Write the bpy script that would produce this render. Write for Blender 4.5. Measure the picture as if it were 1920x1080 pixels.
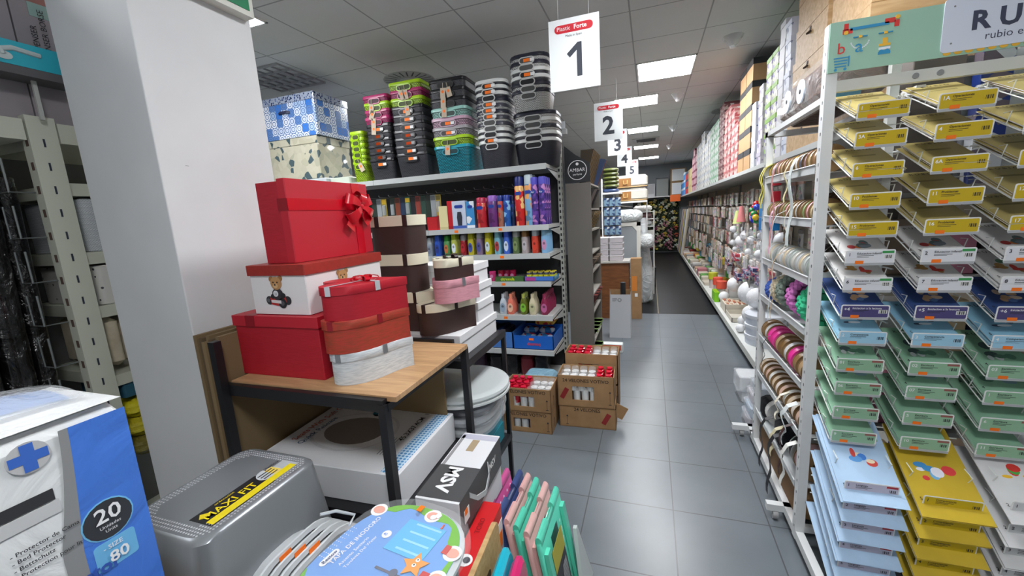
import bpy, bmesh, math, random
from mathutils import Matrix, Vector
random.seed(7)
for _o in list(bpy.data.objects): bpy.data.objects.remove(_o)
SC = bpy.context.scene
C = SC.collection
# ------------------------------------------------------------------ camera
CAMPOS = Vector((0, 0, 1.6))
FPX = 763.05
_p = (-0.33341057, -0.1729241, 0.0608119)
def _rot(yaw, pit, rol):
    f = Vector((math.sin(yaw)*math.cos(pit), math.cos(yaw)*math.cos(pit), math.sin(pit)))
    r = f.cross(Vector((0, 0, 1))).normalized(); d = f.cross(r)
    c, s = math.cos(rol), math.sin(rol)
    return r*c + d*s, d*c - r*s, f
CR, CD, CF = _rot(*_p)
cam = bpy.data.objects.new('camera', bpy.data.cameras.new('camera')); C.objects.link(cam)
m = Matrix.Identity(4)
for i in range(3):
    m[i][0] = CR[i]; m[i][1] = -CD[i]; m[i][2] = -CF[i]; m[i][3] = CAMPOS[i]
cam.matrix_world = m
cam.data.sensor_width = 36; cam.data.lens = 36*FPX/1920; cam.data.clip_start = .02
SC.camera = cam
def at(px, py, ax, v):
    """the point of the place seen at a pixel of the 1920x1080 photograph, on the plane ax = v"""
    d = CR*(px-960) + CD*(py-540) + CF*FPX
    i = 'xyz'.index(ax)
    return CAMPOS + d*((v-CAMPOS[i])/d[i])
# ------------------------------------------------------------------ light
SC.view_settings.view_transform = 'Standard'; SC.view_settings.look = 'None'
SC.view_settings.gamma = 1; SC.view_settings.use_curve_mapping = False
SC.view_settings.exposure = 0.54
W = bpy.data.worlds.new('World'); SC.world = W; W.use_nodes = True
W.node_tree.nodes['Background'].inputs[0].default_value = (.92, .95, 1, 1)
W.node_tree.nodes['Background'].inputs[1].default_value = .34
LAMP = 33.0
# ------------------------------------------------------------------ materials
def lin(c):
    return tuple((x/255/12.92 if x/255 <= .04045 else ((x/255+.055)/1.055)**2.4) for x in c)
_mats = {}
def M(col, rough=.6, metal=0, emit=0, alpha=1, trans=0, spec=.5, pat=None, p=None, coat=0):
    key = (tuple(col), rough, metal, emit, alpha, trans, spec, pat, str(p), coat)
    if key in _mats: return _mats[key]
    mt = bpy.data.materials.new('m_%d' % len(_mats)); mt.use_nodes = True
    nt = mt.node_tree; N = nt.nodes; L = nt.links; b = N['Principled BSDF']
    c = lin(col) + (1,)
    b.inputs['Base Color'].default_value = c
    b.inputs['Roughness'].default_value = rough
    b.inputs['Metallic'].default_value = metal
    b.inputs['Alpha'].default_value = alpha
    b.inputs['Transmission Weight'].default_value = trans
    b.inputs['Specular IOR Level'].default_value = spec
    b.inputs['Coat Weight'].default_value = coat
    if emit:
        b.inputs['Emission Color'].default_value = c; b.inputs['Emission Strength'].default_value = emit
    def new(t, **kw):
        n = N.new(t)
        for k, v in kw.items(): setattr(n, k, v)
        return n
    def coord(scale):
        tc = new('ShaderNodeTexCoord'); mp = new('ShaderNodeMapping')
        L.new(tc.outputs['Object'], mp.inputs[0]); mp.inputs['Scale'].default_value = scale
        return mp.outputs[0]
    def bump(out, s, d=.002):
        bn = new('ShaderNodeBump'); bn.inputs['Strength'].default_value = s; bn.inputs['Distance'].default_value = d
        L.new(out, bn.inputs['Height']); L.new(bn.outputs[0], b.inputs['Normal'])
    def mix(fac, c1, c2):
        r = new('ShaderNodeValToRGB'); r.color_ramp.elements[0].color = lin(c1)+(1,); r.color_ramp.elements[1].color = lin(c2)+(1,)
        L.new(fac, r.inputs[0]); L.new(r.outputs[0], b.inputs['Base Color']); return r
    if pat == 'noise':        # p: (second colour, scale, lo, hi)
        n = new('ShaderNodeTexNoise'); n.inputs['Scale'].default_value = p[1]; n.inputs['Detail'].default_value = 5
        L.new(coord((1, 1, 1)), n.inputs[0]); r = mix(n.outputs[0], col, p[0])
        r.color_ramp.elements[0].position = p[2]; r.color_ramp.elements[1].position = p[3]
    elif pat == 'weave':      # p: (joint colour, bricks per metre)
        n = new('ShaderNodeTexBrick'); L.new(coord((1, 1, 1)), n.inputs[0])
        tc = new('ShaderNodeTexCoord'); sx = new('ShaderNodeSeparateXYZ'); L.new(tc.outputs['Object'], sx.inputs[0])
        ad = new('ShaderNodeMath', operation='ADD'); L.new(sx.outputs[0], ad.inputs[0]); L.new(sx.outputs[1], ad.inputs[1])
        cb = new('ShaderNodeCombineXYZ'); L.new(ad.outputs[0], cb.inputs[0]); L.new(sx.outputs[2], cb.inputs[1])
        L.new(cb.outputs[0], n.inputs[0]); n.inputs['Scale'].default_value = p[1]
        n.inputs['Color1'].default_value = c; n.inputs['Color2'].default_value = c; n.inputs['Mortar'].default_value = lin(p[0])+(1,)
        n.inputs['Mortar Size'].default_value = .075; n.inputs['Brick Width'].default_value = .62; n.inputs['Row Height'].default_value = .3
        L.new(n.outputs['Color'], b.inputs['Base Color']); bump(n.outputs['Fac'], -.6, .003)
    elif pat == 'dots':       # p: (dot colour, scale, radius) regular grid in a flat object plane
        n = new('ShaderNodeTexVoronoi'); n.inputs['Scale'].default_value = p[1]; n.inputs['Randomness'].default_value = p[3] if len(p) > 3 else 0
        L.new(coord((1, 1, 1)), n.inputs[0])
        lt = new('ShaderNodeMath', operation='LESS_THAN'); L.new(n.outputs['Distance'], lt.inputs[0]); lt.inputs[1].default_value = p[2]
        mix(lt.outputs[0], col, p[0])
    elif pat == 'cells':      # p: (list of colours, scale, randomness, chebychev)
        n = new('ShaderNodeTexVoronoi'); n.inputs['Scale'].default_value = p[1]; n.inputs['Randomness'].default_value = p[2]
        if p[3]: n.distance = 'CHEBYCHEV'
        L.new(coord((1, 1, 1)), n.inputs[0])
        sp = new('ShaderNodeSeparateColor'); L.new(n.outputs['Color'], sp.inputs[0])
        r = new('ShaderNodeValToRGB'); r.color_ramp.interpolation = 'CONSTANT'; cols = p[0]
        for i, cc in enumerate(cols):
            e = r.color_ramp.elements[i] if i < 2 else r.color_ramp.elements.new(i/len(cols))
            e.position = i/len(cols); e.color = lin(cc)+(1,)
        L.new(sp.outputs[0], r.inputs[0])
        if len(p) > 4:        # a second finer motif over each cell
            n2 = new('ShaderNodeTexVoronoi'); n2.inputs['Scale'].default_value = p[4]; L.new(coord((1, 1, 1)), n2.inputs[0])
            g = new('ShaderNodeMath', operation='GREATER_THAN'); g.inputs[1].default_value = .42; L.new(n2.outputs['Distance'], g.inputs[0])
            if p[4] < 0:      # ring ornaments centred in every cell
                n2.inputs['Scale'].default_value = -p[4]; n2.inputs['Randomness'].default_value = 0
                pp = new('ShaderNodeMath', operation='PINGPONG'); pp.inputs[1].default_value = .13; L.new(n2.outputs['Distance'], pp.inputs[0])
                g = new('ShaderNodeMath', operation='LESS_THAN'); g.inputs[1].default_value = .045; L.new(pp.outputs[0], g.inputs[0])
            mx = new('ShaderNodeMix', data_type='RGBA'); L.new(g.outputs[0], mx.inputs[0]); L.new(r.outputs[0], mx.inputs[6]); mx.inputs[7].default_value = lin(p[5])+(1,)
            L.new(mx.outputs[2], b.inputs['Base Color'])
        else: L.new(r.outputs[0], b.inputs['Base Color'])
    elif pat == 'wood':       # p: (second colour, stretch)
        n = new('ShaderNodeTexNoise'); n.inputs['Scale'].default_value = 6; n.inputs['Detail'].default_value = 6; n.inputs['Distortion'].default_value = .6
        L.new(coord(p[1]), n.inputs[0]); r = mix(n.outputs[0], col, p[0]); r.color_ramp.elements[0].position = .35; r.color_ramp.elements[1].position = .65
    elif pat == 'tiles':      # p: (grout, size x, size y, ox, oy, grout width, second colour)
        tc = new('ShaderNodeTexCoord'); sx = new('ShaderNodeSeparateXYZ'); L.new(tc.outputs['Object'], sx.inputs[0])
        hs = []
        for k, (sz, o) in enumerate(((p[1], p[3]), (p[2], p[4]))):
            a = new('ShaderNodeMath', operation='SUBTRACT'); L.new(sx.outputs[k], a.inputs[0]); a.inputs[1].default_value = o
            d = new('ShaderNodeMath', operation='DIVIDE'); L.new(a.outputs[0], d.inputs[0]); d.inputs[1].default_value = sz
            f = new('ShaderNodeMath', operation='PINGPONG'); L.new(d.outputs[0], f.inputs[0]); f.inputs[1].default_value = .5
            t = new('ShaderNodeMath', operation='LESS_THAN'); L.new(f.outputs[0], t.inputs[0]); t.inputs[1].default_value = p[5]/sz/2
            hs.append(t)
        mxx = new('ShaderNodeMath', operation='MAXIMUM'); L.new(hs[0].outputs[0], mxx.inputs[0]); L.new(hs[1].outputs[0], mxx.inputs[1])
        n = new('ShaderNodeTexNoise'); n.inputs['Scale'].default_value = 2.5; n.inputs['Detail'].default_value = 8; L.new(tc.outputs['Object'], n.inputs[0])
        r = new('ShaderNodeValToRGB'); r.color_ramp.elements[0].color = c; r.color_ramp.elements[1].color = lin(p[6])+(1,)
        r.color_ramp.elements[0].position = .3; r.color_ramp.elements[1].position = .7
        L.new(n.outputs[0], r.inputs[0])
        mx = new('ShaderNodeMix', data_type='RGBA'); L.new(mxx.outputs[0], mx.inputs[0]); L.new(r.outputs[0], mx.inputs[6]); mx.inputs[7].default_value = lin(p[0])+(1,)
        L.new(mx.outputs[2], b.inputs['Base Color']); bump(mxx.outputs[0], -.4, .002)
    elif pat == 'linen':
        n = new('ShaderNodeTexNoise'); n.inputs['Scale'].default_value = 30; n.inputs['Detail'].default_value = 3; L.new(coord((1, 1, 9)), n.inputs[0])
        r = mix(n.outputs[0], col, p[0]); r.color_ramp.elements[0].position = .4; r.color_ramp.elements[1].position = .62; bump(n.outputs[0], .3, .001)
    elif pat == 'crinkle':
        n = new('ShaderNodeTexNoise'); n.inputs['Scale'].default_value = p[0]; n.inputs['Detail'].default_value = 6; n.inputs['Distortion'].default_value = 1.2
        L.new(coord((1, 1, 1)), n.inputs[0]); bump(n.outputs[0], 1, p[1])
    _mats[key] = mt
    return mt
# ------------------------------------------------------------------ mesh builder
_tx = {}
def _text(s, bold):
    k = (s, bold)
    if k not in _tx:
        cu = bpy.data.curves.new('t', 'FONT'); cu.body = s; cu.size = 1; cu.offset = bold; cu.resolution_u = 2
        o = bpy.data.objects.new('t', cu); C.objects.link(o)
        bpy.context.view_layer.update()
        me = bpy.data.meshes.new_from_object(o.evaluated_get(bpy.context.evaluated_depsgraph_get()))
        _tx[k] = ([v.co.copy() for v in me.vertices], [tuple(p.vertices) for p in me.polygons])
        bpy.data.objects.remove(o); bpy.data.curves.remove(cu); bpy.data.meshes.remove(me)
    return _tx[k]
class MB:
    def __init__(s): s.v = []; s.f = []; s.fm = []; s.sm = []; s.mats = []; s.T = Matrix.Identity(4)
    def add(s, vs, fs, mat, smooth=False):
        n = len(s.v)
        if mat not in s.mats: s.mats.append(mat)
        k = s.mats.index(mat)
        s.v += [s.T @ Vector(v) for v in vs]
        s.f += [tuple(n+i for i in f) for f in fs]; s.fm += [k]*len(fs); s.sm += [smooth]*len(fs)
        return s
    def box(s, x0, x1, y0, y1, z0, z1, mat):
        return s.add([(x, y, z) for x in (x0, x1) for y in (y0, y1) for z in (z0, z1)],
                     [(0, 1, 3, 2), (4, 6, 7, 5), (0, 4, 5, 1), (2, 3, 7, 6), (0, 2, 6, 4), (1, 5, 7, 3)], mat)
    def loft(s, rings, mat, cap=True, smooth=True, closed=False):
        n = len(rings[0]); vs = [p for r in rings for p in r]; fs = []
        R = len(rings)
        for i in range(R if closed else R-1):
            j = (i+1) % R
            for k in range(n): fs.append((i*n+k, i*n+(k+1) % n, j*n+(k+1) % n, j*n+k))
        s.add(vs, fs, mat, smooth)
        if cap and not closed:
            s.add(rings[0], [tuple(range(n))[::-1]], mat); s.add(rings[-1], [tuple(range(n))], mat)
        return s
    def lathe(s, prof, mat, n=16, c=(0, 0, 0), cap=True, axis='z'):
        rings = []
        for r, z in prof:
            ring = []
            for k in range(n):
                a = 2*math.pi*k/n; x, y = r*math.cos(a), r*math.sin(a)
                ring.append({'z': (c[0]+x, c[1]+y, c[2]+z), 'y': (c[0]+x, c[1]+z, c[2]-y), 'x': (c[0]+z, c[1]+x, c[2]+y)}[axis])
            rings.append(ring)
        return s.loft(rings, mat, cap)
    def prism(s, pts, z0, z1, mat, b=0, smooth=False, top=1.0, mid=None):
        """outline pts extruded z0..z1, edges chamfered by b, top scaled"""
        cx = sum(p[0] for p in pts)/len(pts); cy = sum(p[1] for p in pts)/len(pts)
        ex = max(abs(p[0]-cx) for p in pts); ey = max(abs(p[1]-cy) for p in pts)
        def ring(z, inset, k):
            return [(cx+(x-cx)*k*(1-inset/ex), cy+(y-cy)*k*(1-inset/ey), z) for x, y in pts]
        rs = [ring(z0, b, 1), ring(z0+b, 0, 1), ring(z1-b, 0, top), ring(z1, b, top)] if b else [ring(z0, 0, 1), ring(z1, 0, top)]
        return s.loft(rs, mat, True, smooth)
    def rbox(s, x0, x1, y0, y1, z0, z1, mat, r=.01, b=.004, seg=3, top=1.0, smooth=True):
        return s.prism(rrect(x0, x1, y0, y1, r, seg), z0, z1, mat, b, smooth, top)
    def tube(s, pts, r, mat, n=6, closed=False):
        pts = [Vector(p) for p in pts]; rings = []; N = len(pts)
        for i, p in enumerate(pts):
            a = pts[(i-1) % N] if (i or closed) else p; c2 = pts[(i+1) % N] if (i < N-1 or closed) else p
            t = (c2-a).normalized(); u = t.orthogonal() if abs(t.z) > .95 else t.cross(Vector((0, 0, 1)))
            if i and rings: 
                u = (pu - t*pu.dot(t))
            u.normalize(); pu = u; w = t.cross(u)
            rings.append([tuple(p+u*r*math.cos(2*math.pi*k/n)+w*r*math.sin(2*math.pi*k/n)) for k in range(n)])
        return s.loft(rings, mat, True, n > 4, closed)
    def strip(s, pts, wv, th, mat):
        """a ribbon of thickness th along pts, width vector(s) wv"""
        pts = [Vector(p) for p in pts]; rings = []; N = len(pts)
        for i, p in enumerate(pts):
            w = Vector(wv[i] if isinstance(wv, list) else wv)
            t = (pts[min(i+1, N-1)]-pts[max(i-1, 0)]).normalized(); nn = t.cross(w).normalized()*th/2
            rings.append([tuple(p-w/2-nn), tuple(p+w/2-nn), tuple(p+w/2+nn), tuple(p-w/2+nn)])
        return s.loft(rings, mat, True, False)
    def ball(s, c, r, mat, n=12, sc=(1, 1, 1)):
        prof = [(max(1e-4, math.sin(math.pi*i/(n//2+1)))*r, -math.cos(math.pi*i/(n//2+1))*r) for i in range(n//2+2)]
        T = s.T; s.T = T @ Matrix.Translation(c) @ Matrix.Diagonal((*sc, 1)); s.lathe(prof, mat, n); s.T = T; return s
    def fit(s, t, o, u, v, width, mat, bold=.0, th=.0015):
        vs, _ = _text(t, bold); return s.text(t, o, u, v, width/max(p.x for p in vs), mat, bold, 'l', th)
    def text(s, t, o, u, v, size, mat, bold=.0, align='l', th=0.0015):
        """text on a plane: origin o, reading direction u, up direction v"""
        vs, fs = _text(t, bold)
        if not vs: return s
        u = Vector(u).normalized(); v = Vector(v).normalized(); w = u.cross(v); o = Vector(o)
        wd = max(p.x for p in vs)
        off = {'l': 0, 'c': wd/2, 'r': wd}[align]
        return s.add([o+u*(p.x-off)*size+v*p.y*size+w*th for p in vs], fs, mat)
    def quad(s, a, b, c, d, mat): return s.add([a, b, c, d], [(0, 1, 2, 3)], mat)
    def patch(s, o, u, v, w, h, mat, th=.001):
        """thin raised rectangle (a sticker) centred on o in the plane u, v"""
        u = Vector(u).normalized(); v = Vector(v).normalized(); n = u.cross(v)*th; o = Vector(o)
        a = [o+u*w*i/2+v*h*j/2 for i, j in ((-1, -1), (1, -1), (1, 1), (-1, 1))]
        return s.add([*a, *[q+n for q in a]], [(4, 5, 6, 7), (0, 1, 5, 4), (1, 2, 6, 5), (2, 3, 7, 6), (3, 0, 4, 7)], mat)
    def shape(s, pts, o, u, v, mat, th=.001):
        u = Vector(u).normalized(); v = Vector(v).normalized(); n = u.cross(v); o = Vector(o)
        a = [o+u*x+v*y for x, y in pts]; b = [q+n*th for q in a]; k = len(pts)
        return s.add([*a, *b], [tuple(range(k, 2*k))]+[(i, (i+1) % k, k+(i+1) % k, k+i) for i in range(k)], mat)
    def disc(s, o, u, v, r, mat, th=.001, n=20, ry=None):
        return s.shape([(r*math.cos(2*math.pi*k/n), (ry or r)*math.sin(2*math.pi*k/n)) for k in range(n)], o, u, v, mat, th)
    def build(s, name, parent=None, label=None, cat=None, group=None, kind=None, loc=None, rz=0):
        me = bpy.data.meshes.new(name); me.from_pydata([tuple(v) for v in s.v], [], s.f)
        for q in s.mats: me.materials.append(q)
        me.polygons.foreach_set('material_index', s.fm); me.polygons.foreach_set('use_smooth', s.sm)
        bm = bmesh.new(); bm.from_mesh(me); bmesh.ops.recalc_face_normals(bm, faces=[f for f in bm.faces if f.is_valid]) if len(s.f) < 60000 else None
        bm.to_mesh(me); bm.free()
        if any(s.sm):
            try: me.set_sharp_from_angle(angle=math.radians(40))
            except Exception: pass
        me.update()
        o = bpy.data.objects.new(name, me); C.objects.link(o)
        if parent: o.parent = parent
        if loc is not None: o.location = loc
        if rz: o.rotation_euler = (0, 0, rz)
        return tag(o, label, cat, group, kind)
def tag(o, label=None, cat=None, group=None, kind=None):
    if label: o['label'] = label
    if cat: o['category'] = cat
    if group: o['group'] = group
    if kind: o['kind'] = kind
    return o
def empty(name, loc, label, cat, group=None, rz=0):
    o = bpy.data.objects.new(name, None); C.objects.link(o); o.location = loc; o.rotation_euler = (0, 0, rz)
    o.empty_display_size = .05
    return tag(o, label, cat, group)
def dup(o, loc=None, rz=None, label=None, group=None, parent=None, mat=None):
    c = o.copy(); C.objects.link(c)
    if parent: c.parent = parent
    if loc is not None: c.location = loc
    if rz is not None: c.rotation_euler = (0, 0, rz)
    if label: c['label'] = label
    if group: c['group'] = group
    for ch in list(o.children): dup(ch, parent=c)
    return c
def rrect(x0, x1, y0, y1, r, seg=3):
    out = []
    for cx, cy, a0 in ((x1-r, y1-r, 0), (x0+r, y1-r, 90), (x0+r, y0+r, 180), (x1-r, y0+r, 270)):
        for k in range(seg+1):
            a = math.radians(a0+90*k/seg); out.append((cx+r*math.cos(a), cy+r*math.sin(a)))
    return out
def heart(w, l, n=36):
    """heart outline, tip towards +y, length l, width w, centred"""
    p = []
    for k in range(n):
        t = 2*math.pi*k/n
        x = 16*math.sin(t)**3; y = 13*math.cos(t)-5*math.cos(2*t)-2*math.cos(3*t)-math.cos(4*t)
        p.append((x/32*w, -(y+2.5)/29*l))
    return p
ORD = ['lowest', 'second', 'third', 'fourth', 'fifth', 'sixth', 'seventh', 'eighth', 'ninth', 'tenth', 'eleventh', 'twelfth', 'thirteenth', 'fourteenth', 'fifteenth', 'sixteenth', 'seventeenth', 'eighteenth', 'nineteenth', 'twentieth']
def nth(i, n):
    if i == n-1: return 'topmost'
    if i == 0: return 'lowest'
    if i == n-2: return 'second from top'
    return ORD[i]+' from bottom'
def seq(i, n, near, far):
    """position words in a row: i = 0 is at `near`"""
    if i == 0: return 'nearest '+near
    if i == n-1: return 'nearest '+far
    return (ORD[i] if i else 'first')+' from '+near
X_, Y_, Z_ = (1, 0, 0), (0, 1, 0), (0, 0, 1)
NX, NY = (-1, 0, 0), (0, -1, 0)
# common finishes
WHITE = M((232, 232, 230), .5); STEEL = M((196, 198, 196), .4, spec=.4); BEIGE = M((200, 200, 184), .45)
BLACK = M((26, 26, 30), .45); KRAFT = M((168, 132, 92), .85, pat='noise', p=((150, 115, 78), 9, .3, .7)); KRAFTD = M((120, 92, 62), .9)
ORANGE = M((255, 122, 20), .6); INK = M((40, 40, 46), .7); PAPER = M((236, 236, 236), .7); GREYP = M((120, 122, 124), .6)
CLEAR = M((245, 248, 250), .12, alpha=.22, spec=.8)
FILM = M((235, 240, 245), .15, alpha=.30, spec=1.0, pat='crinkle', p=(14, .02))
# ================================================================== SETTING
def struct(name, mb): return mb.build(name, kind='structure')
FLOORT = M((99, 106, 112), .3, pat='tiles', p=((70, 73, 76), .45, .45, .113, 2.09, .006, (110, 117, 123)), spec=.5)
struct('floor', MB().box(-6.2, 2.6, -2.5, 6.46, -.1, 0, FLOORT))
DARKT = M((22, 24, 26), .4, pat='tiles', p=((16, 17, 18), .6, .6, .113, .46, .004, (32, 34, 36)), spec=.25)
struct('floor_dark', MB().box(-6.2, 2.6, 6.46, 15.9, -.1, -.0005, DARKT))
struct('trim_1', MB().box(.106, .12, 6.47, 15.7, -.002, .002, M((150, 140, 115), .6)))
CEILT = M((214, 215, 213), .85, pat='tiles', p=((160, 162, 161), .6, .61, -.15, 4.81, .012, (218, 219, 217)))
struct('ceiling', MB().box(-6.2, 2.6, -2.5, 15.9, 3.1, 3.2, CEILT))
WALLM = M((190, 194, 195), .8)
struct('wall_back', MB().box(-6.2, 2.6, 15.8, 15.9, 0, 3.1, M((160, 166, 170), .8)))
struct('wall_right', MB().box(2.5, 2.6, -2.5, 15.8, 0, 3.1, WALLM))
struct('wall_right_rear', MB().box(1.56, 1.6, 2.3, 15.8, 0, 3.1, WALLM))
struct('wall_left', MB().box(-6.2, -6.1, -2.5, 15.8, 0, 3.1, WALLM))
PILX, PILY = -1.64, 1.02
struct('wall_pillar', MB().prism(rrect(-2.07, PILX, PILY, 1.49, .004, 2), 0, 3.1, M((222, 223, 224), .75, pat='noise', p=((216, 217, 218), 3, .35, .65))).patch((PILX, 1.115, 1.86), Y_, Z_, .012, .0012, GREYP))
# ceiling lights: panels sunk in the tile grid
def ceiling_light(x0, x1, y0, y1, where):
    cx, cy = (x0+x1)/2, (y0+y1)/2
    t = empty('ceiling_light', (cx, cy, 3.1), 'bright square light panel in the ceiling grid, '+where, 'ceiling light', 'light panels in the ceiling')
    hx, hy = (x1-x0)/2, (y1-y0)/2
    f = MB()
    for a in ((-hx, hx, -hy, -hy+.015), (-hx, hx, hy-.015, hy), (-hx, -hx+.015, -hy, hy), (hx-.015, hx, -hy, hy)): f.box(*a, -.008, .01, WHITE)
    f.build('frame', t)
    MB().box(-hx+.015, hx-.015, -hy+.015, hy-.015, -.004, .01, M((250, 252, 255), .5, emit=LAMP)).build('diffuser', t)
for (x0, x1, y0, y1), w in zip([(-.14, .45, 4.82, 5.47), (-.48, .105, 6.14, 6.68), (-.42, .145, 8.38, 8.9), (-.39, .187, 10.75, 11.25), (-.34, .24, 13.15, 13.65),
        (-3.24, -2.64, 1.95, 2.55), (-3.24, -2.64, -.5, .1), (-.14, .46, 1.7, 2.3), (-.14, .46, -.6, 0), (-3.2, -2.6, 4.42, 5.0)],
        ['largest of the row beyond sign 1', 'just behind sign 2', 'third of the aisle row, beside sign 3', 'fourth of the aisle row, beside sign 4', 'the farthest, above sign 5',
         'partly cut off by the white pillar', 'over the shelves left of the camera', 'above the camera aisle', 'behind the camera', 'over the basket shelf']):
    ceiling_light(x0, x1, y0, y1, w)
# switched-off louvre light
t = empty('louvre_light', (-3.5, 3.42, 3.1), 'grey switched-off louvre light in the ceiling above the blue tile-pattern box', 'ceiling light')
lv = MB()
for k in range(5): lv.box(-.3, .3, -.3+k*.146, -.284+k*.146, -.02, .02, M((168, 170, 172), .4))
for k in range(7): lv.box(-.3+k*.098, -.294+k*.098, -.3, .3, -.015, .02, M((150, 152, 155), .4))
lv.build('louvre', t); MB().box(-.3, .3, -.3, .3, .001, .01, M((110, 112, 115), .3)).build('reflector', t)
def round_diffuser(c, lab, r=.22):
    t = empty('air_diffuser', c, lab, 'air vent')
    a = MB().lathe([(r, -.006), (r, .004)], M((176, 178, 176), .6), 28)
    for k in range(22):
        q = 2*math.pi*k/22; d = Vector((math.cos(q), math.sin(q), 0)); w = Vector((-d.y, d.x, 0))*.007
        z = Vector((0, 0, -.0075))
        a.add([d*r*.5-w+z, d*r*.95-w+z, d*r*.95+w+z, d*r*.5+w+z], [(0, 1, 2, 3)], BLACK)
    a.build('slotted_plate', t); MB().lathe([(r*.4, -.012), (r*.36, -.02)], M((186, 188, 186), .6), 20).build('centre_disc', t)
p = at(768, 150, 'z', 3.1); round_diffuser((p.x, p.y, 3.1), 'round slotted air diffuser in the ceiling above the lime baskets', .27)
p = at(1372, 205, 'z', 3.1); round_diffuser((p.x, p.y, 3.1), 'round slotted air diffuser in the ceiling above the patterned box stacks', .3)
p = at(1211, 262, 'z', 3.1); t = empty('ceiling_vent', (p.x, p.y, 3.1), 'square cassette air vent between the third and fourth ceiling light', 'air vent')
MB().box(-.28, .28, -.28, .28, -.012, .006, M((190, 192, 190), .5)).build('vent_frame', t)
g = MB()
for k in range(9): g.box(-.2, .2, -.2+k*.048, -.18+k*.048, -.018, -.01, M((90, 92, 94), .5))
g.build('vent_grille', t, kind=None)
for (px, py), w in zip([(1375, 68), (1271, 176), (1262, 236), (1255, 272)], ['nearest, beside the big light panel', 'beside the light behind sign 2', 'beside the third light panel', 'farthest of the four']):
    p = at(px, py, 'z', 3.1)
    t = empty('ceiling_spotlight', (p.x, p.y, 3.1), 'small clear glass cone spotlight under the ceiling, '+w, 'spotlight', 'glass cone spotlights along the aisle')
    MB().lathe([(.015, -.09), (.05, -.06), (.085, -.012), (.09, 0)], M((238, 240, 242), .15, alpha=.30), 20).build('shade', t)
    MB().lathe([(.02, -.10), (.03, -.085), (.02, -.05)], M((238, 238, 238), .3), 12).build('lamp', t)
# emergency exit sign on the pillar
a0 = at(398, 10, 'x', PILX); b0 = at(456, 38, 'x', PILX)
t = empty('exit_sign', (PILX, 1.3, 2.62), 'green and white emergency exit sign box at the top of the white pillar', 'sign')
zb = b0.z; MB().box(.001, .05, -.3, .17, zb-2.62, zb-2.62+.20, M((214, 216, 205), .4)).build('housing', t)
MB().box(.0501, .053, -.28, .15, zb-2.62+.022, zb-2.62+.18, M((18, 128, 84), .3)).build('green_panel', t)
# ================================================================== AISLE SIGNS
RED = M((196, 30, 44), .5)
for i, (x0, y0, x1, y1, Yd) in enumerate([(1028, 42, 1126, 160, 2.85), (1113.5, 195, 1168, 261, 5.2), (1139, 245, 1176, 289, 7.4), (1157, 277, 1185, 310, 9.6), (1173, 301, 1196.5, 329, 11.6)]):
    a = at(x0, y0, 'y', Yd); b = at(x1, y1, 'y', Yd); n = i+1
    w = b.x-a.x; zt, zb = a.z, at((x0+x1)/2, (y1+y1+ (15 if i == 0 else 4))/2, 'y', Yd).z; h = zt-zb
    t = empty('aisle_sign', ((a.x+b.x)/2, Yd, zb), 'white hanging aisle sign with red oval logo and a large dark %d' % n, 'sign', 'hanging aisle number signs')
    s = MB().box(-w/2, w/2, -.003, .003, 0, h, M((226, 230, 231), .5))
    s.shape(rrect(-w*.38, w*.38, -.056*h, .056*h, .055*h, 5), (0, -.003, h*.86), X_, Z_, RED, .002)
    s.text('Plastic', (-w*.335, -.003, h*.837), X_, Z_, h*.082, WHITE, 0, th=.003)
    s.text('Forte', (w*.005, -.003, h*.837), X_, Z_, h*.086, WHITE, .025, th=.003)
    s.text('Made in Spain', (0, -.003, h*.745), X_, Z_, h*.045, INK, 0, 'c')
    DN = M((52, 56, 66), .6)
    if n == 1: s.shape([(.10, 0), (.10, .44), (-.02, .33), (-.07, .385), (.115, .55), (.175, .55), (.175, 0)], (-w*.12, -.003, h*.18), X_, Z_, DN, .002) if False else s.shape([(x*h, z*h) for x, z in ((.06, 0), (.06, .365), (-.045, .275), (-.09, .33), (.075, .47), (.135, .47), (.135, 0))], (-.02*h, -.003, h*.18), X_, Z_, DN, .002)
    else: s.text('%d' % n, (0, -.003, h*.18), X_, Z_, h*.64, DN, .03, 'c')
    s.build('sign_panel', t)
    for sx in (-.3, .3): MB().tube([(w*sx, 0, h), (w*sx, 0, 3.1-zb)], .0012, WHITE, 4).build('string', t)
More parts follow.
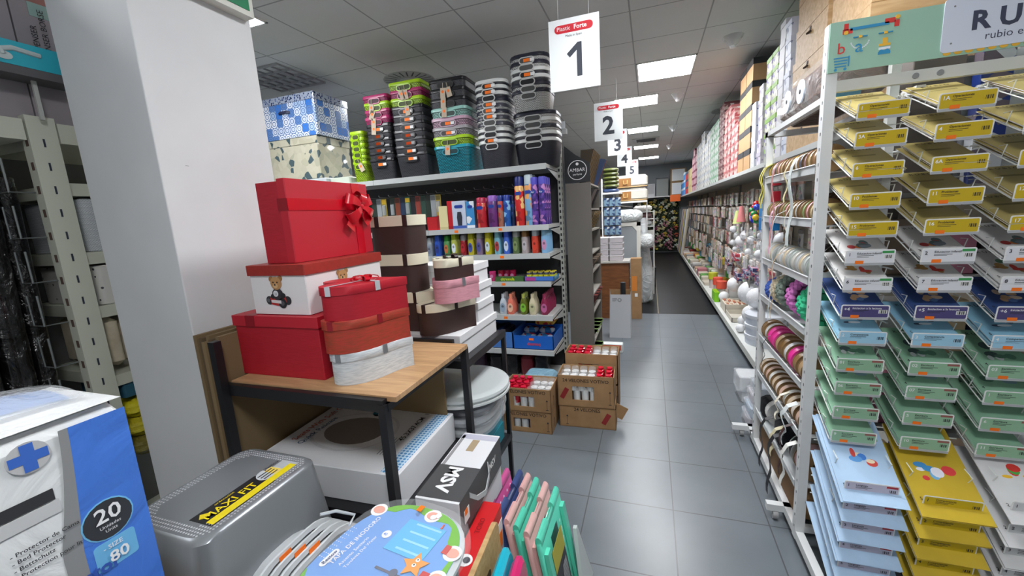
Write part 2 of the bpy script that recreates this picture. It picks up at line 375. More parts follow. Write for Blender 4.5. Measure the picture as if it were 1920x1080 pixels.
# ================================================================== LEFT BACK GONDOLA (faces the camera)
GY0, GY1 = 3.30, 3.80
SHZ = [2.005, 1.52, 1.283, 1.044, .744, .43, .12]
GX0, GX1 = -4.7, -.79
gon = empty('shelving_unit', (-2.0, 3.8, 0), 'long grey metal shelving unit with bottles below and baskets on its top shelf', 'shelf unit')
def gl(x, y): return (x+2.0, y-3.8)
DARKP = M((52, 52, 54), .7)
MB().box(GX0+2, GX1+2, -.01, .0, .05, 2.0, DARKP).build('back_panel', gon)
for i, z in enumerate(SHZ):
    xs = [GX0, -2.44, GX1] if i == 0 else [-2.9, -1.91, GX1]
    for a, b in zip(xs[:-1], xs[1:]):
        y0 = GY0 if i else GY0
        s = MB().box(a+2+.002, b+2-.002, y0-3.8, -.02, z-.03, z, STEEL)
        s.box(a+2+.002, b+2-.002, y0-3.8-.006, y0-3.8, z-.042, z+.003, M((190, 194, 193), .35))
        sh = s.build('shelf', gon)
        k = MB()
        for f in ((.25, .62) if i not in (0, 5) else ()): k.patch((a+2+(b-a)*f, y0-3.8-.0062, z-.02), X_, Z_, .035, .022, ORANGE)
        if k.v: k.build('price_label', sh)
    b = MB().add([(GX1+2, -.46, z-.04), (GX1+2, -.02, z-.04), (GX1+2, -.02, z-.12), (GX1+2.003, -.46, z-.04), (GX1+2.003, -.02, z-.04), (GX1+2.003, -.02, z-.12)], [(0, 1, 2), (3, 4, 5), (0, 3, 4, 1), (1, 4, 5, 2), (0, 3, 5, 2)], STEEL).build('bracket', gon)
u = MB().box(GX1+2.0, GX1+2.03, -.09, -.0, 0, 2.30, M((165, 167, 160), .45))
for k in range(42): u.box(GX1+2.0305, GX1+2.031, -.06, -.035, .10+k*.052, .125+k*.052, BLACK)
for k in range(42): u.box(GX1+2.008, GX1+2.022, -.0915, -.09, .10+k*.052, .125+k*.052, BLACK)
u.build('slotted_upright', gon)
# end clip on top of the upright
t = empty('label_holder', (-.76, 3.82, 2.30), 'small clear plastic clip standing on top of the shelving upright', 'sign holder')
MB().rbox(-.03, .05, -.02, .02, 0, .05, M((180, 184, 186), .3), .01, .003).build('clip', t)
MB().rbox(-.02, .04, -.03, -.02, .045, .11, M((205, 210, 214), .2), .004, .002).build('plate', t)
# ---- baskets
LIME = (164, 205, 20); MAG = (176, 42, 104); BLK = (30, 30, 34); TEAL = (20, 150, 170); MINT = (150, 200, 190); PNK = (196, 160, 180); GRY = (160, 156, 160)
WHT = (226, 228, 226); DGR = (74, 74, 86); NAVY = (44, 46, 60)
def dark(c, k=.55): return tuple(int(x*k) for x in c)
_bk = {}
def basket(kind, col, rim=None):
    key = (kind, col, rim)
    if key in _bk: return dup(_bk[key])
    w, d, h, r = {'s': (.27, .34, .2, .03), 'm': (.33, .36, .22, .03), 'l': (.355, .4, .24, .05), 'r': (.29, .38, .24, .09), 'R': (.38, .33, .22, .10), 'u': (.33, .32, .16, .10), 'q': (.16, .2, .2, .03)}[kind]
    rim = rim or col
    big = kind in 'rRu'
    mt = M(col, .5, pat='weave', p=(dark(col, .45) if col != BLK else (62, 62, 68), 26 if not big else 40))  # black baskets: paler weave joints paint in the sheen of the relief
    def ring(k, z, e=0): return [(x, y, z) for x, y in rrect(-w/2*k-e, w/2*k+e, -d/2*k-e, d/2*k+e, r*k, 4)]
    b = MB().loft([ring(.84, 0), ring(.86, .004), ring(.975, h-.03)], mt)
    # open inside: an inner wall set below the rim
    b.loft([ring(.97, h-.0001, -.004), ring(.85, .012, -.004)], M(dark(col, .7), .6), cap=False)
    o = b.build('plastic_basket')
    MB().loft([ring(.97, h-.028), ring(1, h-.026), ring(1, h-.004), ring(.985, h), ring(.955, h), ring(.95, h-.03), ring(.97, h-.036)], M(rim, .35), cap=False).build('rim', o)
    hw = w*(.20 if not big else .17)
    def stad(e, zz): return [(x, zz+z) for x, z in rrect(-hw-e, hw+e, -.018-e, .018+e, .0175+e, 4)]
    hd = MB()
    yb = -d/2*.965
    hd.shape(stad(.008, 0), (0, -d/2-.001, h-.055), X_, Z_, M(rim if not big else (205, 206, 204), .35), .006)
    hd.shape(stad(0, 0), (0, -d/2-.0072, h-.055), X_, Z_, M(dark(col, .35), .6), .001)  # dark patch paints the shade inside the handle hole
    hd.build('handle', o)
    _bk[key] = o
    return o
H = {'s': .2, 'm': .22, 'l': .24, 'r': .24, 'R': .22, 'u': .16, 'q': .2}; DD = {'u': .32, 's': .34, 'm': .36, 'l': .4, 'r': .38, 'R': .42, 'q': .2}
def stack(x, ztop, kind, cols, desc, tags=(), z0=2.0055, stick=(), dx=None):
    n = len(cols); h = H[kind]; step = (ztop-z0-h)/(n-1)
    for i, c in enumerate(cols[::-1]):
        col, rim = c if isinstance(c[0], tuple) else (c, None)
        o = basket(kind, col, rim)
        o.location = (x+random.uniform(-.004, .004), GY0+.05+DD[kind]/2, z0+i*step+.0)
        if 'cn' in globals() and False: pass
        o['label'] = f'{CN[col]} basket, {nth(i, n)} of the {desc}'; o['category'] = 'basket'; o['group'] = 'plastic baskets nested on the top shelf'
        j = n-1-i
        if j in tags:
            tg = MB(); tx = random.uniform(-.04, .04); yy = -DD[kind]/2-.012
            tg.T = Matrix.Translation((tx, yy, h-.06)) @ Matrix.Rotation(random.uniform(-.5, .5), 4, 'Y')
            tg.rbox(-.024, .024, -.0015, .0015, -.10, -.02, M((196, 180, 160), .8), .001, .0004, 1); tg.box(-.004, .004, -.001, .001, -.02, .02, M((150, 140, 120), .8))
            tg.disc((0, -.0016, -.05), X_, Z_, .012, ORANGE, .0006, 10)
            tg.build('hanging_tag', o, 'beige card tag with an orange dot')
        if j in stick:
            MB().patch((0, -DD[kind]/2-.008, h-.055), X_, Z_, .05, .024, ORANGE, .001).patch((.045, -DD[kind]/2-.008, h-.055), X_, Z_, .035, .024, PAPER, .001).build('price_sticker', o)
CN = {LIME: 'lime green', MAG: 'magenta', BLK: 'black', TEAL: 'teal blue', MINT: 'mint green', PNK: 'dusty pink', GRY: 'grey', WHT: 'white', DGR: 'dark grey', NAVY: 'charcoal'}
stack(-2.62, 2.475, 'q', [LIME]*6, 'small lime basket stack beside the floral box', tags=(4,))
stack(-2.37, 2.76, 's', [MAG, LIME, MAG, MAG]+[BLK]*6, 'stack of magenta, lime and black baskets', tags=(1, 3), stick=(5, 6, 7, 8, 9))
stack(-2.05, 2.83, 'm', [LIME, MAG, LIME]+[BLK]*7, 'tall stack crowned by a lime basket', tags=(0, 2), stick=(6, 7, 9))
stack(-1.65, 2.79, 'l', [BLK, BLK, BLK, MINT, PNK, GRY, LIME, TEAL], 'stack with the teal basket at its foot', tags=(0, 2, 6), stick=(4, 5))
stack(-1.265, 2.72, 'r', [(NAVY, WHT), (NAVY, WHT), (NAVY, WHT), (WHT, NAVY), (WHT, DGR), (WHT, NAVY), (WHT, DGR), (WHT, DGR), (DGR, WHT), (DGR, WHT), (DGR, WHT)], 'slim stack of white-rimmed laundry baskets', stick=(0, 1, 4, 5, 9))
stack(-.91, 2.435, 'R', [(WHT, NAVY), (WHT, WHT), (WHT, NAVY), (DGR, WHT), (NAVY, WHT)], 'widest laundry basket stack at the shelf end')
stack(-.925, 2.86, 'u', [(WHT, NAVY), (WHT, NAVY), (NAVY, WHT), (NAVY, WHT), (WHT, NAVY), (WHT, NAVY)], 'laundry baskets piled on top of the widest stack', z0=2.437, stick=(0, 2))
# ---- blue tile-pattern box and floral box
def storage_box(name, x0, x1, y0, y1, z0, z1, mat, lidm, label, edge, handle=True):
    t = empty(name, ((x0+x1)/2, (y0+y1)/2, z0), label, 'storage box'); w, d, h = (x1-x0)/2, (y1-y0)/2, z1-z0
    MB().rbox(-w+.006, w-.006, -d+.006, d-.006, 0, h-.05, mat, .008, .003).build('box_body', t)
    MB().rbox(-w, w, -d, d, h-.07, h, lidm, .008, .004).build('lid', t)
    if handle: MB().strip([(-.07, -d-.001, h*.6), (-.04, -d-.012, h*.615), (.04, -d-.012, h*.615), (.07, -d-.001, h*.6)], (0, 0, .022), .004, M(edge, .5)).build('pull_strap', t)
BT = M((214, 222, 232), .25, pat='cells', p=([(226, 232, 240), (50, 120, 210), (170, 195, 225), (214, 224, 236), (200, 212, 230), (90, 130, 190)], 13, 0, True, -13, (84, 110, 160)), coat=.4)
BTL = M((40, 56, 96), .15, pat='cells', p=([(30, 44, 84), (60, 80, 130), (90, 110, 150), (36, 50, 90)], 30, 1, True, 50, (160, 170, 190)), coat=.8)
storage_box('storage_box', -3.78, -3.02, 3.32, 3.79, 2.495, 2.89, BT, BTL, 'large glossy blue and white tile-pattern storage box on top of the floral one', (36, 40, 70))
FB = M((176, 172, 152), .35, pat='cells', p=([(186, 182, 160), (178, 174, 152), (190, 186, 166), (70, 90, 96), (182, 178, 158), (170, 168, 148), (186, 182, 160)], 17, 1, False), coat=.3)
storage_box('storage_box', -3.8, -3.05, 3.32, 3.79, 2.09, 2.49, FB, M((170, 166, 146), .3, pat='cells', p=([(180, 176, 156), (186, 182, 162), (60, 82, 88), (176, 172, 150), (188, 184, 164)], 18, 1, False)), 'beige storage box printed with dark leaves under the blue tile-pattern box', (60, 66, 66), False)
tag(MB().rbox(-3.8, -3.0, 3.32, 3.79, 2.006, 2.088, M((190, 196, 200), .3, pat='crinkle', p=(8, .03)), .02, .01).build('folded_cover'), 'shiny folded cover lying flat under the floral box', 'packet')
tag(MB().rbox(-2.97, -2.73, 3.33, 3.7, 2.006, 2.075, M((196, 204, 190), .5), .03, .006).build('food_container'), 'pale green lidded container between floral box and lime baskets', 'container')
# ---- shelf 1: spray cans and boxes
def gx(px, z, y=3.36): return at(px, 400, 'y', y).x if z is None else at(px, at_py(px, z, y), 'y', y).x
def at_py(px, z, y):   # image row whose ray meets height z on plane y
    lo, hi = -400, 1500
    for _ in range(30):
        mid = (lo+hi)/2
        if at(px, mid, 'y', y).z > z: lo = mid
        else: hi = mid
    return lo
AIR = M((20, 40, 120), .4)
def logo(b, w, z, r):
    b.shape(rrect(-w*.32, w*.32, -.014, .014, .013, 3), (0, -r-.0008, z), X_, Z_, M((30, 60, 150), .4), .001)
def can(px0, px1, h, col, cap, extra, label, y=3.36, rows=3, z=1.5205):
    x = (gx(px0, z+.1, y)+gx(px1, z+.1, y))/2; r = (gx(px1, z+.1, y)-gx(px0, z+.1, y))/2*.97
    r = min(r, .045)
    b = MB().lathe([(r*.92, 0), (r, .006), (r, h*.80), (r*.95, h*.815)], M(col, .3, pat='cells', p=([col, col, extra, dark(col, .8), col], 26, 1, False)), 16)
    logo(b, 2*r, h*.66, r)
    o = b.build('spray_can', None, label, 'spray can', 'air freshener cans on the second shelf', loc=(x, y, z))
    MB().lathe([(r*.93, h*.815), (r*.93, h*.97), (r*.80, h)], M(cap, .35), 16).build('cap', o, None)
    for k in range(1, rows):
        dup(o, (x, y+k*(2*r+.003), z), label=label.replace(' standing', ', %s row,' % ORD[k] + ' standing') if ' standing' in label else label+', row %d back' % (k+1))
def carton(px0, px1, h, col, extra, label, y=3.36, d=.05, z=1.5205, pat=True, lg=True):
    x0, x1 = gx(px0, z+.1, y), gx(px1, z+.1, y)
    w = (x1-x0)/2-.001
    b = MB().box(-w, w, -d/2, d/2, 0, h, M(col, .4, pat='cells', p=([col, col, extra, col], 20, 1, False)) if pat else M(col, .5))
    if lg: logo(b, 2*w, h*.8, d/2)
    b.box(-w, w, -d/2-.001, -d/2-.0002, h*.02, h*.12, M(extra, .5))
    return b.build('product_carton', None, label, 'carton', 'product cartons on the second shelf', loc=((x0+x1)/2, y, z))
carton(803, 822, .12, (186, 20, 30), (200, 30, 40), 'short red packet standing left of the cream carton', lg=False, pat=False)
carton(822, 826, .13, (150, 16, 26), (200, 30, 40), 'narrow dark red packet squeezed left of the cream carton', lg=False, pat=False)
carton(826, 843, .21, (222, 212, 160), (200, 190, 140), 'plain cream carton between red packets', pat=False, lg=False)
carton(842, 851, .25, (190, 18, 30), (160, 14, 24), 'tall thin red carton beside the cream carton', pat=False, lg=False)
cc = carton(851, 876, .245, (196, 206, 226), (60, 90, 170), 'pale blue carton showing a dark diffuser', pat=False)
MB().shape([(-.02, 0), (.02, 0), (.026, .07), (.018, .12), (-.018, .12), (-.026, .07)], (.004, -.0262, .03), X_, Z_, M((40, 46, 60), .5), .001).build('diffuser_print', cc)
carton(877, 892, .235, (60, 140, 200), (230, 235, 240), 'carton with a blue palm beach picture beside the pale blue one')
carton(892, 896, .24, (26, 30, 48), (40, 50, 90), 'very thin black carton beside the beach picture carton', pat=False, lg=False)
can(892, 916, .26, (196, 40, 50), (180, 36, 70), (220, 120, 90), 'wide red spray can standing left of the purple can')
can(916, 934, .27, (110, 50, 120), (150, 100, 190), (80, 60, 120), 'purple spray can with lilac cap standing on the second shelf')
can(934, 945, .265, (170, 110, 90), (30, 50, 130), (200, 60, 50), 'brown spray can with blue cap standing between purple and blue cans')
can(945, 958, .265, (30, 90, 170), (30, 60, 150), (140, 190, 230), 'light blue spray can with blue cap standing left of the navy can')
can(958, 967, .262, (24, 50, 100), (20, 30, 90), (60, 90, 150), 'navy spray can standing behind the tall red can', y=3.40)
can(967, 985, .405, (206, 40, 40), (26, 40, 110), (240, 190, 120), 'extra tall red spray can with navy cap standing on the shelf', rows=2)
can(985, 1003, .415, (120, 170, 210), (190, 205, 212), (230, 160, 90), 'extra tall sky blue spray can with grey cap standing beside the red one', rows=2)
for k in range(6):
    b = MB(); r = .034
    b.lathe([(r*.92, 0), (r, .006), (r, .32), (r*.95, .33)], M((70, 50, 130), .3, pat='cells', p=([(70, 50, 130), (110, 70, 160), (60, 40, 110), (190, 130, 190), (80, 60, 140)], 40, 1, False)), 16); logo(b, 2*r, .27, r)
    b.text('Air', (-.02, -r-.002, .262), X_, Z_, .022, PAPER)
    o = b.build('spray_can', None, f'tall violet spray can in the block at the right shelf end, {"front" if k < 2 else ("middle" if k < 4 else "back")} row {"left" if k % 2 == 0 else "right"}', 'spray can', 'violet spray cans at the shelf end', loc=(-.915+(k % 2)*.07, 3.355+(k//2)*.072, 1.5205))
    MB().lathe([(r*.94, .33), (r*.94, .375), (r*.85, .39)], M((84, 80, 190), .35), 16).build('cap', o)
# hooks with blister packs (upper left of the rack)
hk = 0
for k in range(17):
    px = 705+k*17.5; y = 3.5
    x = gx(px, 1.75, y)
    b = MB().tube([(0, .28, 0), (0, -.07, 0), (0, -.085, .015)], .003, M((190, 192, 194), .3, metal=.7), 5)
    o = b.build('peg_hook', None, f'long metal peg hook under the top shelf, {seq(k, 17, "the red bow box", "the shelf end")}', 'hook', 'metal peg hooks under the top shelf', loc=(x, y, 1.86))
cols = [(40, 52, 44), (150, 156, 160), (170, 150, 60), (46, 60, 50), (120, 60, 40), (36, 52, 80), (60, 110, 90), (30, 36, 40), (140, 60, 50), (44, 70, 60)]
nm = ['dark green', 'silver', 'yellow', 'moss green', 'rust', 'navy', 'sea green', 'black', 'brick red', 'forest green']
for k in range(13):
    c = k % 10; px = 703+k*9.5 + (6 if k > 2 else 0); x = gx(px, 1.72, 3.44)
    b = MB().rbox(-.028, .028, -.004, .004, -.2, 0, M(cols[c], .4), .004, .002); (b.rbox(-.02, .02, -.018, -.004, -.16, -.06, M((190, 196, 200), .15, alpha=.5), .008, .004) if k in (2, 3, 6, 12) else None)
    b.patch((0, -.0045, -.03), X_, Z_, .046, .04, M((220, 180, 40) if k in (2, 6) else dark(cols[c], .6), .5))
    b.build('blister_pack', None, f'{nm[c]} blister pack hanging under the top shelf, {seq(k, 13, "the red bow box", "the spray cans")}', 'packet', 'blister packs hanging left of the spray cans', loc=(x, 3.44, 1.845))
# ---- shelf 2: caps bottles 1.283
def bottle(px, h, col, cap, lab, label, y=3.35, z=1.2835, w=.028, rows=3, shape='cap', group='body lotion bottles on the third shelf'):
    x = gx(px, z+.08, y); prof = [(.88, 0), (1, .04), (1, .62), (.93, .70), (.62, .76)] if shape == 'cap' else [(.7, 0), (.95, .06), (1.0, .3), (.86, .58), (.55, .74), (.36, .80)]
    T = Matrix.Diagonal((1, .62, 1, 1)); b = MB(); b.T = T
    b.lathe([(r*w, q*h) for r, q in prof], M(col, .2), 14)
    b.T = Matrix.Identity(4); b.disc((0, -w*.62-.0006, h*.34), X_, Z_, w*.72, M(lab, .5), .001, 12, h*.22)
    b.disc((0, -w*.62-.0018, h*.40), X_, Z_, w*.34, M(dark(lab, .6), .5), .0006, 10, h*.06)
    o = b.build('bottle', None, label, 'bottle', group, loc=(x, y, z))
    c = MB(); c.T = T
    if shape == 'cap': c.lathe([(.86*w, .70*h), (.86*w, .90*h), (.6*w, .985*h), (.3*w, h)], M(cap, .2, alpha=.9), 14)
    else: c.lathe([(.42*w, .79*h), (.42*w, .97*h), (.36*w, h)], M(cap, .2), 12)
    c.build('cap', o)
    for k in range(1, rows): dup(o, (x+random.uniform(-.002, .002), y+k*w*1.35, z), label=label+', %s row back' % ORD[k])
    return o
for px, h, col, cap, lab, d in [
    (806, .17, (150, 160, 170), (180, 186, 190), (120, 130, 150), 'grey'), (821, .19, (50, 90, 190), (40, 90, 200), (40, 60, 140), 'royal blue'), (838, .185, (90, 150, 90), (40, 140, 40), (190, 110, 60), 'green with orange label'),
    (852, .20, (190, 196, 90), (170, 190, 20), (220, 230, 240), 'white and yellow with green cap'), (869, .185, (150, 30, 40), (150, 150, 152), (180, 40, 50), 'dark red with clear cap'), (883, .20, (190, 180, 50), (190, 190, 10), (60, 80, 160), 'mustard yellow'),
    (899, .20, (130, 110, 140), (170, 170, 176), (80, 80, 150), 'mauve with silver cap'), (915, .205, (190, 180, 30), (200, 190, 10), (200, 215, 220), 'yellow with white label'), (933, .205, (120, 180, 200), (130, 190, 200), (170, 60, 60), 'light blue with red label'),
    (950, .205, (60, 100, 200), (50, 90, 210), (200, 215, 230), 'blue with white label'), (967, .20, (90, 110, 70), (170, 175, 170), (120, 140, 90), 'olive green with silver cap'), (984, .20, (170, 160, 160), (150, 110, 60), (180, 175, 180), 'grey with bronze cap'),
    (1003, .205, (200, 70, 50), (190, 200, 205), (210, 60, 40), 'red with clear cap'), (1021, .205, (130, 180, 220), (150, 200, 230), (200, 140, 180), 'pale blue at the shelf end')]:
    bottle(px, h, col, cap, lab, d+' plastic bottle on the third shelf', rows=6 if px > 1010 else 3)
# ---- shelf 3: cups and tins 1.044
for k, px in enumerate((924, 940, 951, 962, 845, 858)):
    c = [(190, 50, 110), (170, 30, 60), (160, 30, 70), (190, 30, 80), (150, 40, 50), (170, 60, 90)][k]
    b = MB().lathe([(.026, 0), (.03, .085), (.027, .088)], M(c, .25), 14).disc((0, -.03, .045), X_, Z_, .016, M((200, 130, 170), .5), .001, 10)
    b.build('candle_jar', None, f'{["pink", "crimson", "wine red", "raspberry"][k % 4]} glass candle jar, {["left of the citronella box", "second behind the citronella box", "third behind the citronella box", "rightmost behind the citronella box", "behind the brown heart box", "peeking beside the brown heart box"][k]}', 'candle', 'pink and red candle jars on the fourth shelf', loc=(gx(px, 1.08, 3.42 if k in (1, 2, 3) else 3.36), 3.42 if k in (1, 2, 3) else 3.36, 1.0445 ))
x0, x1 = gx(930, 1.06, 3.33), gx(982, 1.06, 3.33)
b = MB().box(x0, x1, 3.315, 3.355, 1.0445, 1.085, M((60, 100, 50), .5)); b.text('citronela', (x0+.05, 3.3149, 1.055), X_, Z_, .036, M((200, 220, 40), .5), .02)
b.build('candle_box', None, 'green citronella candle display box on the fourth shelf', 'box')
x0, x1 = gx(984, 1.06, 3.33), gx(1040, 1.06, 3.33)
b = MB().box(x0, x1-.003, 3.32, 3.325, 1.0445, 1.085, M((60, 110, 190), .5)).box(x0, x1-.003, 3.5, 3.505, 1.0445, 1.085, M((60, 110, 190), .5)).box(x0, x0+.004, 3.32, 3.505, 1.0445, 1.085, M((120, 60, 160), .5)).box(x1-.007, x1-.003, 3.32, 3.505, 1.0445, 1.085, M((60, 150, 200), .5)).box(x0, x1-.003, 3.32, 3.505, 1.0445, 1.049, M((60, 110, 190), .5))
b.box(x0+.01, x0+.1, 3.3192, 3.32, 1.05, 1.08, M((170, 60, 140), .5))
b.build('display_tray', None, 'blue and purple cardboard tray holding yellow candle tins', 'tray')
for r in range(2):
    for k in range(5):
        c = [(180, 170, 40), (60, 70, 110)][k % 2]
        MB().lathe([(.024, 0), (.024, .066), (.0225, .068)], M((42, 46, 70), .4), 12).lathe([(.0243, .02), (.0243, .05)], M((200, 200, 50), .4), 12, cap=False).lathe([(.022, .068), (.022, .074)], M((205, 190, 60), .35), 12).build(
            'candle_tin', None, f'yellow and navy candle tin in the blue tray, {["front", "back"][r]} row, {ORD[k] if k else "first"} from the left', 'candle', 'candle tins in the blue tray', loc=(x0+.035+k*.051, 3.36+r*.07, 1.0493))
# ---- shelf 4: shower gels
for px, col, cap, lab, d in [(944, (190, 200, 210), (200, 205, 210), (150, 170, 190), 'clear grey'), (958, (226, 120, 100), (235, 140, 110), (240, 190, 160), 'salmon pink'), (982, (96, 104, 30), (180, 190, 90), (130, 190, 60), 'olive green'),
        (999, (214, 204, 172), (216, 206, 170), (190, 190, 150), 'cream'), (1021, (134, 30, 70), (160, 50, 90), (190, 100, 150), 'burgundy')]:
    bottle(px, .185, col, cap, lab, d+' shower gel bottle on the fifth shelf', z=.7445, w=.036, rows=7 if px > 1010 else 3, shape='gel', group='shower gel bottles on the fifth shelf')
# ---- shelf 5: blue trays with wipes
def open_tray(name, x0, x1, y0, y1, z0, h, mat, label, t=.006, cat='tray'):
    b = MB().box(x0, x1, y0, y0+t, z0, z0+h, mat).box(x0, x1, y1-t, y1, z0, z0+h, mat).box(x0, x0+t, y0, y1, z0, z0+h, mat).box(x1-t, x1, y0, y1, z0, z0+h, mat).box(x0, x1, y0, y1, z0, z0+t, mat)
    return b.build(name, None, label, cat)
xa, xb, xc = gx(880, .5, 3.33), gx(963, .5, 3.33), -.80
o = open_tray('display_tray', xb, xc, 3.32, 3.74, .431, .125, M((24, 96, 190), .45), 'bright blue cardboard tray filled with packs of wipes')
MB().text('desmaq', (xb+.13, 3.3194, .47), X_, Z_, .04, M((210, 60, 60), .5), .02, 'l').patch((xb+.17, 3.3198, .525), X_, Z_, .04, .02, ORANGE).build('tray_print', o)
o = open_tray('display_tray', xa, xb-.004, 3.32, 3.74, .431, .15, M((70, 120, 190), .5), 'lighter blue cardboard tray left of the wipes tray')
for k in range(7):
    x = xa+.05+k*.045
    MB().rbox(-.018, .018, 0, .28, 0, .12+.01*(k % 3), M([(40, 44, 60), (30, 50, 100), (70, 60, 70), (46, 50, 54)][k % 4], .4), .005, .003).build('flat_packet', None, f'dark flat packet filed in the lighter blue tray, {seq(k, 7, "its left side", "the wipes tray")}', 'packet', 'dark packets in the lighter blue tray', loc=(x, 3.40, .4375))
for k in range(6):
    b = MB().rbox(-.07, .07, -.05, .05, 0, .05, M((196, 212, 232), .2, pat='cells', p=([(200, 216, 236), (60, 140, 210), (210, 225, 240), (206, 40, 50), (90, 160, 220)], 18, 1, False)), .03, .018, 4)
    b.build('wipes_pack', None, f'white, blue and red soft pack of wipes, {["left front", "right front", "left middle", "right middle", "left back", "right back"][k]} one in the bright blue tray', 'packet', 'wipes in the bright blue tray', loc=(xb+.09+(k % 2)*.155, 3.39+(k//2)*.11, .4375+.035*(k//2)))
MB().rbox(-.09, .09, -.1, .1, 0, .05, M((200, 140, 40), .3, pat='cells', p=([(220, 170, 40), (190, 40, 40), (220, 180, 60)], 30, 1, False)), .02, .01).build('soap_pack', None, 'yellow and red soap pack lying behind the wipes', 'packet', loc=(-.93, 3.63, .60))
# dark stock under the lowest shelf, blue bag behind the candle boxes
for k, (px, c, n) in enumerate([(905, (60, 40, 60), 'plum'), (935, (34, 34, 38), 'black'), (965, (30, 30, 34), 'black'), (992, (120, 40, 50), 'wine red'), (1018, (36, 36, 44), 'charcoal')]):
    MB().rbox(-.06, .06, -.08, .08, 0, .22-.02*(k % 2), M(c, .2, pat='crinkle', p=(9, .02)), .03, .02, 4).build('dark_bag', None, f'{n} bag on the shelf under the blue trays, {seq(k, 5, "the black rack", "the grey end panel")}', 'bag', 'dark bags on the lowest shelf', loc=(gx(px, .2, 3.5), 3.5, .1205))
MB().rbox(-.16, .16, -.10, .10, 0, .27, M((120, 160, 180), .15, pat='crinkle', p=(8, .03)), .05, .03, 4).build('plastic_bag', None, 'crumpled light blue plastic bag behind the open candle box', 'bag', loc=(-.86, 3.11, .0))
MB().rbox(-.13, .13, -.09, .09, 0, .05, M((130, 170, 190), .15, pat='crinkle', p=(8, .03)), .05, .02, 4).build('plastic_bag', None, 'flat light blue bag lying on top of the crumpled blue bag', 'bag', loc=(-.86, 3.1, .271))
# ================================================================== VOTIVE CANDLE BOXES
def candle(kind, loc, label):
    key = 'votive'+kind
    if key not in _bk:
        if kind == 'red': b = MB().lathe([(.026, 0), (.030, .11), (.024, .112)], M((190, 10, 36), .1, coat=.6), 12).lathe([(.012, .112), (.021, .120), (.021, .128)], M((214, 30, 60), .1), 10)
        else: b = MB().lathe([(.026, 0), (.028, .088)], M((238, 238, 236), .5), 12)
        o = b.build('votive_candle')
        if kind != 'red': MB().lathe([(.0265, .0), (.029, .118), (.030, .12)], M((240, 244, 246), .06, alpha=.25), 12, cap=False).build('glass', o)
        _bk[key] = o; 
    else: o = dup(_bk[key])
    o.location = loc; tag(o, label, 'candle', 'votive candles in the cardboard boxes'); return o
def vbox(x0, x1, y0, y1, z0, h, nm, text, split, redfirst, win=True, closed=False, tilt=0, rows=3, n=6, arrow=True, upside=False):
    w = x1-x0; d = y1-y0; t = .006
    o = empty('cardboard_box', ((x0+x1)/2, (y0+y1)/2, z0), nm, 'cardboard box', rz=tilt)
    hw, hd = w/2, d/2; b = MB()
    if win:     # front wall with a die-cut window
        wl, wr = (-.10, .06) if not closed else (-.11, .02); zb, zt = h*.22, h*.66
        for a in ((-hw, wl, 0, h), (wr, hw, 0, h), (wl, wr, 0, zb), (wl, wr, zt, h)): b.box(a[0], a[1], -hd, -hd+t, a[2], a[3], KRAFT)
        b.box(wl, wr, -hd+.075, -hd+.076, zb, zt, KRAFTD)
    else: b.box(-hw, hw, -hd, -hd+t, 0, h, KRAFT)
    b.box(-hw, hw, hd-t, hd, 0, h, KRAFT).box(-hw, -hw+t, -hd, hd, 0, h, KRAFT).box(hw-t, hw, -hd, hd, 0, h, KRAFT).box(-hw, hw, -hd, hd, 0, t, KRAFT)
    if closed: b.box(-hw, hw, -hd, hd, h-t, h, KRAFT)
    b.build('carton_walls', o)
    pr = MB()
    if text: pr.text(text, (-.0, -hd-.0002, h*.80), X_, Z_, .036 if w > .36 else .032, M((60, 48, 36), .8), .015, 'c')
    if arrow:
        ax = hw-.03 if not upside else -hw+.06
        pr.box(ax-.001, ax+.001, -hd-.001, -hd, h*.14, h*.5, INK).box(ax-.01, ax+.01, -hd-.001, -hd, h*.12, h*.14, INK)
        pr.shape([(-.008, 0), (.008, 0), (0, .014)], (ax, -hd, h*.5), X_, Z_, INK); pr.shape([(-.008, 0), (.008, 0), (0, .014)], (hw, -.04, h*.5), Y_, Z_, INK); pr.box(hw, hw+.001, -.042, -.038, h*.14, h*.5, INK)
    pr.build('carton_print', o)
    if redfirst is not None and text is not None and (text.startswith('24') or upside):
        c = (-hw+.05, h*.42) if not upside else (hw-.07, h*.5); q = MB(); q.T = Matrix.Translation((c[0], -hd-.001, c[1])) @ Matrix.Rotation(.5, 4, 'Y'); q.box(-.017, .017, -.001, .001, -.045, .045, M((140, 36, 36), .7)); q.build('red_candle_print', o)
    if not closed:
        m = n; base = z0+h-.125
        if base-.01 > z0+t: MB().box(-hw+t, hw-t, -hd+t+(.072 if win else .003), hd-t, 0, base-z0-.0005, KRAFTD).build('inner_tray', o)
        for r in range(rows):
            for k in range(m):
                fx = (k+.5)/m; red = (fx < split) == redfirst
                lx = -hw+t+.004+fx*(w-2*t-.008); ly = -hd+t+.034+r*((d-2*t-.068)/max(1, rows-1))
                ca, sa = math.cos(tilt), math.sin(tilt)
                candle('red' if red else 'white', (o.location.x+lx*ca-ly*sa, o.location.y+lx*sa+ly*ca, base),
                       f'{"red" if red else "white"} votive candle in the {nm.split(",")[0]}, {["front", "second", "third", "back"][r]} row')
    return o
A0, A1 = -.665, -.245
vbox(A0, A1, 2.845, 3.08, 0, .165, 'closed kraft candle box at the bottom of the right-hand stack, upside down', '24 VELONES', .5, True, win=False, closed=True, tilt=.03, upside=True)
vbox(A0-.005, A1-.01, 2.845, 3.08, .166, .245, 'open kraft box reading 24 VELONES VOTIVO, upper one of the right-hand stack', '24 VELONES VOTIVO', .66, False, tilt=.03, rows=3, n=6)
